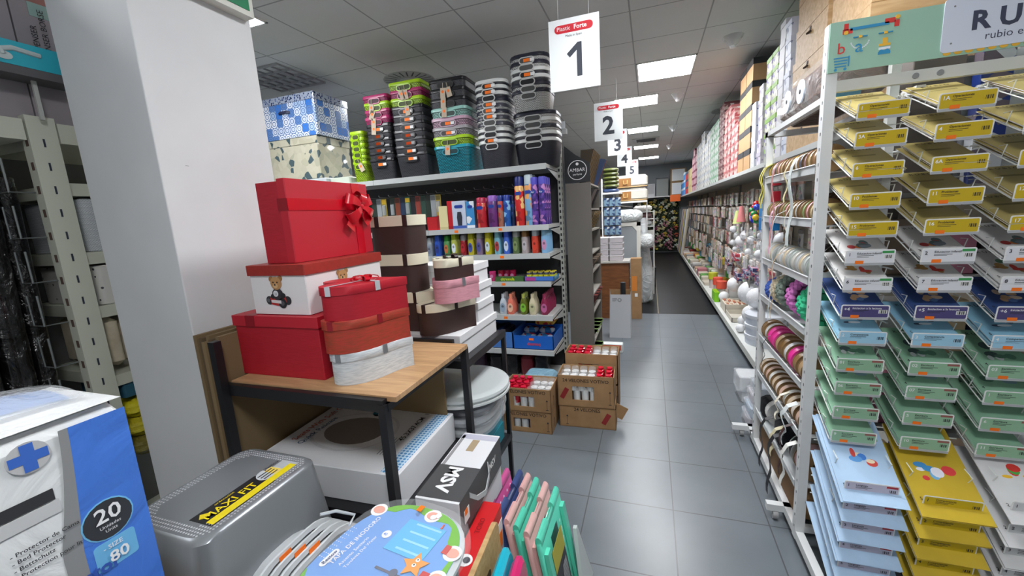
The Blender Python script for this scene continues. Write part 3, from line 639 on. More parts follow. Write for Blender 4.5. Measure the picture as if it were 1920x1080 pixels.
vbox(A0+.0, A1-.0, 3.12, 3.35, 0, .24, 'lower kraft candle box hidden behind the right-hand stack', None, .5, True, win=False, closed=True)
vbox(A0+.0, A1-.0, 3.12, 3.35, .241, .245, 'open kraft candle box behind the right-hand stack, red ones on its left', '', .5, True, rows=3, n=6, arrow=False)
vbox(-1.06, -.69, 2.69, 2.95, 0, .165, 'lower kraft candle box by the black rack, blue jars in its window', 'VELONES VOTIVO', .5, True, closed=True, tilt=.02)
vbox(-1.06, -.69, 2.69, 2.95, .166, .18, 'open kraft candle box by the black rack, upper of its stack', 'VELONES VOTIVO', .5, True, tilt=.02, rows=3, n=6)
for k in range(3): candle('white', (-.965+k*.062, 2.728, .186), 'white candle seen through the window of the open box by the black rack')
for k in range(3): candle('white', (-.53+k*.062, 2.886, .20), 'white candle seen through the window of the VELONES VOTIVO box')
for k in range(2): candle('white', (-.965+k*.062, 2.728, .0065), 'white candle seen through the window of the lower box by the black rack')
MB().lathe([(.027, 0), (.028, .1)], M((40, 70, 150), .3), 12).build('votive_candle', None, 'blue printed candle jar in the window of the lower box by the black rack', 'candle', loc=(-.841, 2.728, .0065))
q = MB().box(0, .10, 0, .004, -.10, 0, KRAFT)
o = q.build('cardboard_flap', None, 'loose cardboard flap sticking out of the right-hand candle box stack', 'cardboard', loc=(A1+.001, 2.93, .18)); o.rotation_euler = (0, .5, .2)
# ================================================================== SLIM PERFUME SHELF (grey side panel with round logo)
ex0, ex1, ey0, ey1 = -.752, -.52, 3.87, 4.55
es = empty('perfume_shelf', ((ex0+ex1)/2, ey0, 0), 'slim taupe perfume shelf with a black side sign and round white logo', 'shelf unit')
TA = M((112, 108, 102), .5); w = (ex1-ex0)/2
MB().box(-w, w, 0, .02, 0, 1.87, TA).build('side_panel', es)
MB().box(-w, w, ey1-ey0-.02, ey1-ey0, 0, 1.87, TA).build('side_panel', es)
MB().box(-w, -w+.015, .02, ey1-ey0-.02, 0, 1.87, TA).build('back_panel', es)
for z in (.06, .32, .62, .80, 1.02, 1.2, 1.42, 1.62, 1.85): MB().box(-w+.015, w-.005, .02, ey1-ey0-.02, z, z+.015, M((150, 146, 138), .5)).build('shelf', es)
sp = MB(); pts = [(-w, 1.875), (w, 1.875), (w, 2.04), (-w*.1, 2.12), (-w, 2.21)]
sp.shape(pts, (0, .004, 0), X_, Z_, M((34, 36, 40), .35), .008)
o = sp.build('sign_board', es)
cx, cz = 0.0, 1.985
rg = [(math.cos(2*math.pi*k/32), math.sin(2*math.pi*k/32)) for k in range(32)]
l = MB().add([(cx+x*.088, -.0065, cz+z*.088) for x, z in rg]+[(cx+x*.082, -.0065, cz+z*.082) for x, z in rg], [(k, (k+1) % 32, 32+(k+1) % 32, 32+k) for k in range(32)], PAPER)
l.text('AMBAR', (cx, -.005, cz-.012), X_, Z_, .044, PAPER, 0, 'c', .003); l.text('perfums', (cx, -.005, cz-.045), X_, Z_, .026, PAPER, 0, 'c', .003)
l.disc((cx, -.005, cz+.055), X_, Z_, .014, PAPER, .002, 8)
l.build('round_logo', o)
# brushes/cards fanned in trays along the open side
for row, (z, n, c, h, nmz) in enumerate([(1.866, 16, (130, 104, 66), .30, 'top row of brown bags'), (1.636, 3, (110, 100, 96), .18, 'row under the top shelf'), (1.436, 10, (176, 150, 106), .17, 'row of straw-coloured brushes'), (1.036, 8, (150, 130, 110), .12, 'middle row'), (.636, 8, (140, 60, 56), .16, 'row of dark red cards'), (.336, 4, (60, 110, 60), .12, 'lower row of green brushes'), (.076, 4, (50, 100, 50), .12, 'lowest row of green brushes')]):
    for k in range(n):
        b = MB(); b.T = Matrix.Translation((w-.07, .06+k*(.56/n), z+.001)) 
        q = MB(); th = .007 if n > 8 else .012
        q.add([(-.04, 0, 0), (.02, 0, 0), (.10, 0, h), (-.02, 0, h), (-.04, th, 0), (.02, th, 0), (.10, th, h), (-.02, th, h)], [(0, 1, 2, 3), (4, 5, 6, 7), (0, 1, 5, 4), (1, 2, 6, 5), (2, 3, 7, 6), (3, 0, 4, 7)], M(c if k % 2 else dark(c, .45), .7))
        if c[1] > c[0]: q.box(-.02, .10, 0, th, h-.03, h+.005, M((150, 180, 110), .8))
        q.build('hanging_brush' if c[1] > 60 and c[0] > 120 else 'scent_card', None, f'thin {"green" if c[1] > c[0] else "dark red" if c[0] > 1.8*c[1] else "brown"} item leaning out of the slim perfume shelf, {nmz}', 'brush' if c[1] > 100 else 'card', nmz, loc=((ex0+ex1)/2+w-.07, ey0+.06+k*(.56/n), z+.001))
for k in range(5):
    q = MB().add([(-.03, 0, 0), (.03, 0, 0), (.13, 0, .26), (.04, 0, .28), (-.03, .01, 0), (.03, .01, 0), (.13, .01, .26), (.04, .01, .28)], [(0, 1, 2, 3), (4, 5, 6, 7), (0, 1, 5, 4), (1, 2, 6, 5), (2, 3, 7, 6), (3, 0, 4, 7)], M([(60, 80, 120), (130, 60, 50)][k > 2], .6))
    q.build('scent_card', None, f'{["blue", "rust red"][k > 2]} fanned card leaning out at the far end of the perfume shelf top', 'card', 'coloured cards at the far end of the perfume shelf', loc=((ex0+ex1)/2+w-.05, ey0+.66+k*.03 - .06, 1.867))
tag(MB().rbox(-.12, .12, -.05, .05, 0, .10, M((225, 228, 226), .5), .01, .004).patch((0, -.051, .06), X_, Z_, .2, .06, M((230, 80, 30), .5)).build('shoe_box', loc=(-.42, 4.62, 0)), 'small white box with an orange front on the floor beside the perfume shelf', 'box')
# ================================================================== BLACK RACK WITH WOODEN TOP, GIFT BOXES
DX0, DX1, DY0, DY1, DZ = -1.49, -.755, .99, 1.545, 1.07
WOOD = M((196, 158, 116), .45, pat='wood', p=((170, 132, 94), (1, 9, 1)))
BL = M((24, 24, 28), .4)
t = empty('display_stand', ((DX0+DX1)/2, (DY0+DY1)/2, 0), 'black metal stand with a light wood top carrying red gift boxes', 'stand')
hx, hy = (DX1-DX0)/2, (DY1-DY0)/2
MB().rbox(-hx+.03, hx+.004, -hy+.012, hy-.01, DZ-.018, DZ, WOOD, .003, .001, 1).build('wooden_top', t)
f = MB().box(-hx-.01, hx-.03, -hy-.012, -hy+.012, DZ-.045, DZ-.006, BL)
f.build('front_rail', t)
MB().box(-hx+.0, hx-.07, hy-.008, hy+.012, DZ-.03, DZ+.012, BL).build('back_rail', t)
for s in (-1, 1): MB().box(s*hx-.012-(s > 0)*.03, s*hx+.012-(s > 0)*.03, -hy, hy, DZ-.045, DZ-.02, BL).build('side_rail', t)
for (x, y, top) in ((-hx+.033, -hy-.022, DZ+.16), (hx-.035, -hy, DZ-.02), (-hx, hy, DZ-.02), (hx-.02, hy, DZ-.02)): MB().box(x-.014, x+.014, y-.014, y+.014, 0, top, BL).build('leg', t)
MB().box(-hx+.015, hx-.05, -hy+.015, hy-.015, .60, .62, BL).build('lower_shelf', t)
MB().box(-hx+.0, hx-.05, -hy+.0, hy-.0, .58, .60, BL).build('shelf_frame', t)
# brown panel sheets stacked upright between pillar and stand
for k in range(7):
    x = -1.612+k*.0195
    b = MB().box(0, .0175, 0, .5-.02*(k % 2), 0, 1.235-.012*(k % 3), M([(122, 102, 72), (96, 78, 54), (134, 112, 80)][k % 3], .85))
    b.build('board', None, f'upright brown fibre board beside the white pillar, {seq(k, 7, "the pillar", "the black stand")}', 'board', 'brown boards standing by the pillar', loc=(x, 1.0+.006*(k % 2), .001))
tag(MB().box(-1.46, -.86, 1.49, 1.50, .63, 1.02, M((130, 108, 74), .85)).build('backing_board'), 'tan cardboard sheet standing at the back of the black stand', 'board')
# ---- gift boxes
REDC = M((176, 20, 40), .55, pat='linen', p=((168, 14, 34),)); REDL = M((184, 26, 44), .5); RIB = M((196, 8, 32), .22, coat=.5); REDD = M((140, 10, 28), .4)
def gift(name, x0, x1, y0, y1, z0, h, body, lid, lh, label, cat='gift box', group=None, inset=.006):
    cx, cy = (x0+x1)/2, (y0+y1)/2; w, d = (x1-x0)/2, (y1-y0)/2
    o = MB().rbox(-w+inset, w-inset, -d+inset, d-inset, 0, h-.004, body, .003, .001, 1, smooth=False).build(name, None, label, cat, group, loc=(cx, cy, z0))
    if lh: MB().rbox(-w, w, -d, d, h-lh, h, lid, .003, .0012, 1, smooth=False).build('lid', o)
    return o, w, d
o, w, d = gift('gift_box', -1.487, -1.083, 1.065, 1.26, DZ+.0005, .230, REDC, REDL, .04, 'large plain red gift box at the bottom of the left stack on the wooden top')
r = MB().box(-w+.07, -w+.115, -d-.0012, -d, .190, .230, REDD).box(-w+.07, -w+.115, -d, d, .230, .2312, REDD); r.build('ribbon_band', o)
TW = M((226, 222, 222), .45); TL = M((160, 44, 34), .5, pat='noise', p=((146, 36, 28), 40, .3, .7))
o, w, d = gift('gift_box', -1.395, -1.125, 1.083, 1.515, DZ+.2325, .180, TW, TL, .038, 'white gift box with rust red lid printed with a teddy bear in a toy car')
def teddy(b, o, u, sc):
    o = Vector(o); u = Vector(u); v = Vector(Z_); n = u.cross(v)
    def D(x, z, r, c, ry=None, k=1): b.disc(o+u*x*sc+v*z*sc, u, v, r*sc, M(c, .7), .0006*k, 14, ry*sc if ry else None)
    BR = (178, 132, 84); BD = (150, 106, 62)
    D(-.34, .0, .13, (44, 42, 46)); D(.34, .0, .13, (44, 42, 46)); D(.14, -.08, .15, (34, 32, 36), k=2); D(-.38, 0, .06, (90, 90, 94), k=2); D(.14, -.08, .07, (80, 80, 84), k=3)
    b.shape([(x*sc, z*sc) for x, z in ((-.28, -.12), (.1, -.18), (.3, -.05), (.28, .1), (-.3, .08))], o, u, v, M((176, 40, 36), .6), .001)
    b.shape([(x*sc, z*sc) for x, z in ((-.26, -.06), (.1, -.09), (.1, 0), (-.26, .02))], o, u, v, M((214, 206, 206), .6), .0022)
    D(0, .18, .20, (46, 40, 46), .18, 2); D(-.06, .2, .09, (220, 220, 224), k=3.5); D(-.19, .12, .07, (30, 28, 32), k=3); D(.2, .14, .08, (30, 28, 32), k=3)
    D(-.17, .62, .08, BD, k=2); D(.17, .64, .08, BD, k=2); D(0, .50, .20, BR, .19, 3); D(-.02, .43, .09, (205, 168, 122), .07, 4.5); D(-.03, .46, .028, (40, 26, 22), k=6); D(-.09, .53, .02, (30, 22, 20), k=5); D(.06, .53, .02, (30, 22, 20), k=5)
    b.text('21', o+u*(-.10*sc)+v*.16*sc+n*.0015, u, v, .10*sc, INK)
b = MB(); teddy(b, (-.0-.005, -d+.005, .052), X_, .125); b.build('teddy_print', o)
b = MB(); teddy(b, (w-.005, -.03, .050), Y_, .125); b.build('teddy_print', o)
# big red box standing on its side, lid facing the aisle, wide ribbon and bow
o, w, d = gift('gift_box', -1.345, -1.20, 1.123, 1.56, DZ+.4135, .292, REDC, REDL, 0, 'big red gift box with satin ribbon and bow on top of the left stack')
MB().rbox(w-.034, w+.004, -d, d, .0, .296, REDL, .003, .001, 1).build('lid', o)
rb = MB().box(w+.004, w+.006, -d, d, .185, .228, RIB).box(w+.004, w+.0065, .235*.5, .235*.5+.045, 0, .296, RIB).box(w-.04, w+.004, -d-.0012, -d, .185, .228, REDD)
rb.build('ribbon_band', o)
bw = MB(); c0 = Vector((w+.018, .138, .200))
def loopstrip(ang, ln, wd, open_=.028):
    u = Vector((0, math.cos(ang), math.sin(ang))); n = Vector((1, 0, 0)); pts = []; ws = []
    for k in range(15):
        a = 2*math.pi*k/14; r = (1-math.cos(a))/2
        pts.append(c0+u*ln*r+n*(math.sin(a)*open_*.8+.004)); wv = Vector((0, -u.z, u.y)); ws.append(wv*(wd*(.35+.65*r)))
    bw.strip(pts, ws, .0016, RIB)
for ang, ln in ((2.75, .085), (.45, .075), (3.75, .095), (-.55, .080), (1.35, .06)): loopstrip(ang, ln, .045)
for ang, ln in ((4.0, .12), (-.95, .085)):
    u = Vector((0, math.cos(ang), math.sin(ang))); wv = Vector((0, -u.z, u.y))
    bw.strip([c0, c0+u*ln*.35+Vector((.014, 0, 0)), c0+u*ln*.7+Vector((.002, 0, 0)), c0+u*ln+Vector((.008, 0, 0))], [wv*.016, wv*.035, wv*.045, wv*.05], .0016, RIB)
bw.ball(c0+Vector((.008, 0, 0)), .016, RIB, 10, (.8, 1, 1)); bw.build('bow', o)
# ---- heart shaped boxes
def heartbox(x, y, z0, h, w, l, body, lid, label, rz=0, lh=.03, band=None, band2=None, bow=None, group='heart-shaped gift boxes', shape=None):
    pts = shape or heart(w*.97, l*.97); o = MB().prism(pts, 0, h-.004, body, 0, True).build('heart_box', None, label, 'gift box', group, loc=(x, y, z0), rz=rz)
    lp = [(a*1.03, b*1.03) for a, b in pts]
    MB().prism(lp, h-lh, h, lid, .0012, True).build('lid', o)
    if band:
        for D in ((.05, -1), (1, .55)):
            # a short strip over the lid edge, then across the lid to its middle
            def facing(i):
                (ax, ay), (bx, by) = lp[i], lp[(i+1) % len(lp)]; nx, ny = by-ay, ax-bx; q_ = math.hypot(nx, ny) or 1
                if nx*(ax+bx)+ny*(ay+by) < 0: nx, ny = -nx, -ny
                return ((nx*math.cos(rz)-ny*math.sin(rz))*D[0]+(nx*math.sin(rz)+ny*math.cos(rz))*D[1])/q_
            i0 = max(range(len(lp)), key=facing); q = MB(); seg = [lp[(i0+j) % len(lp)] for j in range(2)]
            (ax, ay), (bx, by) = seg; L = math.hypot(bx-ax, by-ay); ux, uy = (bx-ax)/L, (by-ay)/L; nx, ny = uy, -ux
            if nx*ax+ny*ay < 0: nx, ny = -nx, -ny
            ww = .02; mx, my = (ax+bx)/2, (ay+by)/2
            e = .0016
            q.add([(mx-ux*ww/2+nx*e, my-uy*ww/2+ny*e, h-lh), (mx+ux*ww/2+nx*e, my+uy*ww/2+ny*e, h-lh), (mx+ux*ww/2+nx*e, my+uy*ww/2+ny*e, h+e), (mx-ux*ww/2+nx*e, my-uy*ww/2+ny*e, h+e),
                   (0, -ww/2, h+e), (0, ww/2, h+e)], [(0, 1, 2, 3), (3, 2, 5, 4)], band)
            q.build('ribbon_band', o)
    if bow:
        bq = MB(); c = Vector((0, 0, h+.006))
        for a in (0.3, 1.5, 2.8, 4.0, 5.2):
            u = Vector((math.cos(a), math.sin(a), 0)); wv = Vector((-u.y, u.x, 0))
            pts2 = [c+u*.05*(1-math.cos(2*math.pi*k/10))/2+Vector((0, 0, .009*math.sin(2*math.pi*k/10)+.002)) for k in range(11)]
            bq.strip(pts2, [wv*.017]*11, .0012, bow)
        bq.build('bow', o)
    return o
HW = M((214, 218, 220), .7, pat='linen', p=((190, 196, 200),)); HO = M((178, 56, 42), .6, pat='linen', p=((150, 60, 36),)); SILV = M((150, 152, 156), .3, metal=.6)
heartbox(-.960, 1.185, DZ+.0005, .112, .225, .285, HW, HW, 'white linen heart box with grey ribbon, bottom of the heart stack', -.96, band=SILV, band2=(.64, .82))
heartbox(-.965, 1.180, DZ+.1128, .112, .230, .295, HO, HO, 'orange red linen heart box with dark red ribbon, middle of the heart stack', -.96, band=REDD, band2=(.64, .82))
heartbox(-.962, 1.185, DZ+.2251, .115, .23, .29, REDC, REDL, 'bright red heart box with silver ribbon and bow, top of the heart stack', -.96, band=M((214, 216, 220), .3, metal=.4), band2=(.64, .80), bow=RIB)
# ================================================================== SECOND BLACK RACK BEHIND WITH STACKED BOXES
RX0, RX1, RY0, RY1, RZ = -1.45, -.79, 1.572, 2.075, .975
t = empty('storage_rack', ((RX0+RX1)/2, (RY0+RY1)/2, 0), 'black metal rack behind the wooden-topped stand, white and brown boxes on top', 'rack')
hx, hy = (RX1-RX0)/2, (RY1-RY0)/2
for x in (-hx, hx):
    for y in (-hy, hy): MB().box(x-.011, x+.011, y-.011, y+.011, 0, RZ-.012, BL).build('leg', t)
for n_, z in (('top_shelf', RZ), ('lower_shelf', .345)):
    MB().box(-hx, hx-.0, -hy, hy, z-.012, z, M((40, 40, 44), .5)).box(hx-.011, hx+.013, -hy-.011, hy+.011, z-.034, z+.002, BL).box(-hx-.012, hx-.012, -hy-.011, -hy+.011, z-.034, z+.002, BL).build(n_, t)
MB().box(-hx+.012, hx-.012, -hy+.012, hy-.012, .55, .562, M((40, 40, 44), .5)).build('middle_shelf', t)
WB = M((222, 222, 224), .6)
for k, (x0, x1, y0, y1, h) in enumerate([(-1.40, -.812, 1.59, 2.06, .110), (-1.39, -.818, 1.83, 2.055, .10), (-1.385, -.825, 1.84, 2.05, .09), (-1.38, -.835, 1.85, 2.045, .10)]):
    gift('lidded_box', x0, x1, y0, y1, RZ+.0005+[0, .1105, .211, .3015][k], h, WB, WB, .036, f'plain white lidded box on the black rack, {nth(k, 4)} of its stack', group='white lidded boxes on the black rack')
CRM = M((226, 220, 196), .5); BRN = M((58, 38, 34), .6); BRB = M((46, 28, 26), .5)
def roundish(x0, x1, y0, y1, z0, h, label, lh, group):
    cx, cy, w, d = (x0+x1)/2, (y0+y1)/2, (x1-x0)/2, (y1-y0)/2; r = min(w, d)*.9
    o = MB().prism(rrect(-w+.006, w-.006, -d+.006, d-.006, r-.006, 6), 0, h-.003, BRN, 0, True).build('round_box', None, label, 'gift box', group, loc=(cx, cy, z0))
    MB().prism(rrect(-w, w, -d, d, r, 6), h-lh, h, CRM, .001, True).build('lid', o)
    q = MB()
    for fx in (-.45, .62): q.box(w*fx-.011, w*fx+.011, -d*(1.0 if abs(fx) < .5 else .95)-.0035, -d*.5, h-lh, h+.0012, BRB)
    q.build('ribbon_band', o); return o
gz = 'cream and brown rounded gift boxes on the black rack'
roundish(-1.34, -.99, 1.63, 1.80, RZ+.111, .190, 'brown rounded gift box with cream lid, lowest of the tall stack', .05, gz)
roundish(-1.345, -1.025, 1.63, 1.80, RZ+.3015, .180, 'brown rounded gift box with cream lid, middle of the tall stack', .052, gz)
roundish(-1.30, -1.02, 1.64, 1.80, RZ+.482, .180, 'brown rounded gift box with cream lid, top of the tall stack', .048, gz)
HB = 'heart-shaped gift boxes on the black rack'
heartbox(-.925, 1.70, RZ+.1112, .145, .215, .28, BRN, CRM, 'brown heart box with cream lid under the pink box', -1.05, lh=.038, band=BRB, band2=(.62, .78), bow=BRB, group=HB)
PKL = M((214, 152, 164), .6, pat='linen', p=((200, 140, 152),))
heartbox(-.865, 1.70, RZ+.2568, .105, .185, .22, PKL, PKL, 'pink linen heart box with silver ribbon between two brown ones', -1.05, lh=.034, band=SILV, band2=(.62, .8), group=HB)
heartbox(-.87, 1.70, RZ+.3625, .092, .165, .19, BRN, CRM, 'small brown heart box with cream lid on the pink one', -1.05, lh=.036, band=BRB, band2=(.62, .8), bow=BRB, group=HB)
# large round grey lid on the rack, bagged toilet seats under it
GP = M((196, 202, 202), .35, coat=.2)
t = empty('round_plastic_lid', (-.90, 1.755, .79), 'large round light grey plastic lid lying on the black rack', 'lid')
MB().lathe([(.20, -.015), (.225, -.02), (.235, -.008), (.232, .004), (.21, .012), (.19, .009), (.001, .010)], GP, 40).build('disc', t)
MB().lathe([(.228, -.038), (.236, -.032), (.236, -.022), (.2, -.021)], M((214, 218, 218), .3), 40, cap=False).build('rim', t)
for k, (z, yy, c, n, al) in enumerate([(.563, 1.79, (206, 210, 212), 'lowest, with white hinges', 1), (.623, 1.78, (196, 200, 206), 'middle one, in clear film', 1), (.69, 1.77, (60, 62, 90), 'topmost, dark violet print', 1)]):
    b = MB().prism([(x*.95, y) for x, y in rrect(-.17, .19, -.19, .19, .15, 6)], 0, .04, M(c, .3), .012, True)
    o = b.build('toilet_seat_pack', None, f'bagged toilet seat under the round grey lid, {n}', 'toilet seat', 'bagged toilet seats on the rack', loc=(-.93+.01*k, yy, z))
    MB().rbox(-.19, .20, -.2, .2, -.0, .058, FILM, .12, .02, 5).build('plastic_bag', o)
    if k < 2:
        for s in (-1, 1): MB().rbox(.10, .17, s*.08-.02, s*.08+.02, .04, .056, M((232, 232, 232), .3), .012, .004).build('hinge', o)
TEAL_ = M((40, 140, 156), .5)
gift('carton', -1.2, -.80, 1.62, 2.04, .3455, .10, TEAL_, None, 0, 'teal toilet seat carton lying flat, lower of two on the rack', 'carton')
gift('carton', -1.18, -.805, 1.63, 2.03, .446, .10, M((70, 160, 180), .5, pat='dots', p=((210, 235, 240), 40, .25)), None, 0, 'blue dotted toilet seat carton lying flat, upper of two on the rack', 'carton')
# dark bagged thing behind the lid, under the wooden top
tag(MB().rbox(-1.40, -1.16, 1.62, 1.95, .563, .87, M((48, 48, 56), .2, pat='crinkle', p=(8, .03)), .08, .05, 5).build('plastic_bag'), 'dark crumpled plastic bag left of the round grey lid', 'bag')
# ================================================================== toilet seat carton under the wooden top
SB0 = (-1.42, 1.10); 
t = empty('toilet_seat_carton', (-1.15, 1.27, .62), 'large flat white toilet seat carton with oval picture and blue diamond strip', 'carton', rz=.035)
PW = M((226, 227, 230), .45)
MB().rbox(-.30, .32, -.225, .235, .0005, .128, PW, .004, .002, 1, smooth=False).build('carton_body', t)
b = MB()
ov = [(.17*math.cos(a)*(1 if math.cos(a) < 0 else .8), .12*math.sin(a)) for a in [2*math.pi*k/28 for k in range(28)]]
for s_, c, th in ((1.28, (212, 213, 217), .0006), (1.18, (228, 229, 232), .0012), (.90, (136, 128, 122), .0018)): b.shape([(x*s_, y*s_) for x, y in ov], (-.02, .02, .128), X_, Y_, M(c, .4), th)
b.build('seat_picture', t)
b = MB().box(.245, .305, -.215, .225, .128, .1292, M((196, 222, 240), .4, pat='dots', p=((60, 140, 200), 62, .34)))
b.build('diamond_strip', t)
b = MB().disc((-.02, .18, .1282), X_, Y_, .035, M((30, 130, 160), .5), .001).text('soft', (-.045, .172, .1285), X_, Y_, .022, PAPER)
RT = M((190, 90, 70), .6)
b.text('Seats With Soft Close', (-.235, -.10, .1285), Y_, NX, .040, RT, .01); b.text('Quick Release', (-.19, -.12, .1285), Y_, NX, .038, M((60, 90, 120), .6), .01)
b.text('45.3X37.4CM', (.215, -.02, .1285), Y_, NX, .034, INK, .012); b.text('18"', (.215, .195, .1285), Y_, NX, .03, INK, .01)
for k in range(3): b.box(.165+k*.012, .168+k*.012, -.12, .0, .128, .1292, M((150, 150, 154), .6))
b.build('carton_print', t)
# ================================================================== STOCK BESIDE AND IN FRONT OF THE STAND
# dark carton with white letters
DG = M((78, 78, 80), .5)
t = empty('carton', (-.672, 1.245, .575), 'grey and white carton reading MSV with a grey carry strap', 'carton', rz=.03)
MB().rbox(-.08, .08, -.21, .21, .0005, .125, PW, .003, .001, 1, smooth=False).build('carton_body', t)
b = MB().box(-.0795, .0805, -.20, -.02, .125, .1258, DG).box(.08, .0812, -.205, .205, .0, .124, DG).box(-.075, -.062, -.02, .19, .125, .1255, M((150, 150, 152), .5))
b.box(-.02, .01, .08, .16, .125, .1262, M((170, 150, 120), .6)).box(-.08+.002, .079, .165, .2, .125, .1255, M((190, 190, 206), .4))
b.build('dark_band', t)
b = MB().text('MSV', (-.032, -.028, .1262), NY, X_, .076, PAPER, .035).text('MSV', (.0815, .06, .06), Y_, Z_, .04, PAPER, .02).patch((.0815, -.16, .05), Y_, Z_, .04, .045, PAPER).patch((.0825, -.165, .065), Y_, Z_, .02, .02, ORANGE)
b.build('lettering', t)
MB().strip([(.083, -.13, .1), (.098, -.10, .07), (.105, -.04, .05), (.098, .02, .075), (.083, .05, .1)], [(0, .0, .02)]*5, .003, M((190, 192, 194), .4)).build('carry_strap', t)
gift('carton', -.745, -.60, 1.05, 1.47, .0, .574, PW, None, 0, 'tall white carton standing on the floor under the MSV carton', 'carton')
# red upright carton
t = empty('carton', (-.553, 1.07, 0), 'tall slim bright red carton with a white end standing beside the MSV carton', 'carton', rz=.05)
MB().rbox(-.04, .03, -.19, .19, .0, .545, M((206, 26, 32), .4), .003, .001, 1, smooth=False).build('carton_body', t)
b = MB().box(.03, .0308, .06, .188, .02, .49, PW).text('TORO', (-.0, .03, .5454), Y_, NX, .026, M((150, 16, 22), .4), .01).disc((-.005, -.08, .5454), X_, Y_, .024, PAPER).patch((.0312, .16, .42), Y_, Z_, .03, .06, ORANGE)
b.disc((-.0, -.08, .5466), X_, Y_, .012, M((70, 70, 80), .6)).box(.0308, .0314, -.15, .0, .30, .44, M((190, 192, 190), .4)).box(.0308, .0314, .08, .11, .30, .38, INK)
b.build('carton_print', t)
# wooden board with a cut-out handle
t = empty('wooden_board', (-.485, 1.03, 0), 'pale wooden board with a long dark hand slot leaning beside the red carton', 'board', rz=.05)
MB().T
b = MB(); b.T = Matrix.Rotation(-.06, 4, 'Y')
b.prism(rrect(0, .49, -.02-.14, .13, .03, 4), -.012, .012, M((206, 172, 122), .5, pat='wood', p=((188, 150, 100), (1, 8, 8))), .002, True)
b2 = MB(); b2.T = Matrix.Rotation(-math.pi/2-.04, 4, 'Y')
b2.prism(rrect(0, .57, -.16, .13, .03, 4), -.009, .009, M((206, 172, 122), .5, pat='wood', p=((188, 150, 100), (1, 8, 8))), .002, True); b2.build('board_panel', t)
b2 = MB(); b2.T = Matrix.Rotation(-math.pi/2-.04, 4, 'Y'); b2.prism(rrect(.45, .48, -.08, .02, .014, 4), -.0095, .0097, M((70, 52, 34), .8)); b2.build('hand_slot', t)
# translucent coloured boxes near the lens
for nm_, x, y, z, c, h in (('cyan', -.395, 1.0, .0, (30, 180, 205), .535), ('magenta pink', -.352, 1.0, .0, (214, 40, 110), .515), ('lime', -.310, .95, .0, (196, 214, 20), .55)):
    t = empty('folding_crate', (x, y, z), f'glossy {nm_} plastic folding crate panel standing beside the wooden board', 'crate', rz=.08)
    b = MB(); b.T = Matrix.Rotation(-math.pi/2-.10, 4, 'Y'); b.prism(rrect(0, h, -.13, .11 if nm_ != 'lime' else .02, .035, 5), -.018, .018, M(c, .18, coat=.5), .012, True); b.build('panel', t)
    b = MB(); b.T = Matrix.Rotation(-math.pi/2-.10, 4, 'Y'); b.prism(rrect(.05, h-.06, -.09, .07 if nm_ != 'lime' else -.02, .02, 4), -.0188, .0192, M(dark(c, .8), .3), .0); b.build('recess', t)
# folding stools leaning in a row
def stool(x, y, rz, col, lab, dots=None, tilt=.40, labl=False):
    t = empty('folding_stool', (x, y, 0), lab, 'step stool', 'folded step stools leaning in a row', rz=rz)
    R_ = Matrix.Rotation(-tilt, 4, 'Y') @ Matrix.Diagonal((1, .97, 1.55, 1))
    ms = M(col, .3, coat=.2)
    b = MB(); b.T = R_; b.prism([(-.012, 0)]*0 or rrect(-.010, .010, -.16, .16, .008, 3), .0, .30, ms if not dots else M(col, .35, pat='dots', p=(dots, 24, .30)), .003, True); b.build('seat_panel', t)
    for s in (-1, 1):
        b = MB(); b.T = R_; b.tube([(.0, s*.045, .30), (.0, s*.15, .30)], .0135, ms, 10); b.build('hinge_roll', t)
    b = MB(); b.T = R_; b.tube([(.004, -.05, .295), (.004, .05, .295)], .008, M(dark(col, .85), .4), 8); b.build('hinge_pin', t)
    b = MB(); b.T = R_; b.prism(rrect(-.0108, .0108, -.05, .05, .004, 2), .225, .262, M(dark(col, .45), .5)); b.build('hand_slot', t)
    for s in (-1, 1):
        b = MB(); b.T = R_; b.box(.011, .026, s*.13-.018, s*.13+.018, -.0, .27, ms); b.build('leg', t)
    if labl:
        b = MB(); b.T = R_
        b.box(.026, .0275, -.115, .035, .02, .255, M((44, 44, 46), .4)).box(.0275, .0285, -.115, .035, .20, .255, M((176, 170, 60), .5))
        for k in range(7): b.add([(.0287, -.09+k*.016, .05), (.0287, -.086+k*.016, .05), (.0287, -.03+k*.008, .18), (.0287, -.034+k*.008, .18)], [(0, 1, 2, 3)], M((200, 200, 200), .5))
        b.build('paper_label', t)
stool(-.592, 1.42, .0, (110, 140, 20), 'moss green folded step stool, last in the row behind the pink dotted one', tilt=.14)
stool(-.548, 1.42, .0, (206, 90, 150), 'pink folded step stool with white dots, right of the green one', (240, 225, 235), tilt=.15)
stool(-.482, 1.425, .0, (60, 80, 130), 'navy blue folded step stool between the dotted pink and a pale pink one', tilt=.165)
stool(-.440, 1.41, .0, (226, 176, 172), 'pale pink folded step stool right of the navy blue one', tilt=.165)
stool(-.396, 1.39, .0, (90, 210, 180), 'turquoise folded step stool between the two pale pink ones', tilt=.165)
stool(-.350, 1.37, .0, (228, 180, 176), 'pale pink folded step stool next to the frontmost turquoise one', tilt=.165)
stool(-.300, 1.35, .0, (96, 214, 184), 'frontmost turquoise dotted folded stool with a black and yellow label', (190, 240, 226), tilt=.165, labl=True)
t = empty('folding_stool', (-.262, 1.44, 0), 'light grey folded plastic stool frontmost in the row on the floor', 'step stool')
b = MB(); b.T = Matrix.Rotation(-.165, 4, 'Y'); b.shape([(-.16, 0), (.15, 0), (.12, .10), (.07, .30), (.05, .30), (-.04, .02), (-.16, .03)], (0, 0, 0), Y_, Z_, M((196, 202, 200), .35), .016); b.build('panel', t)
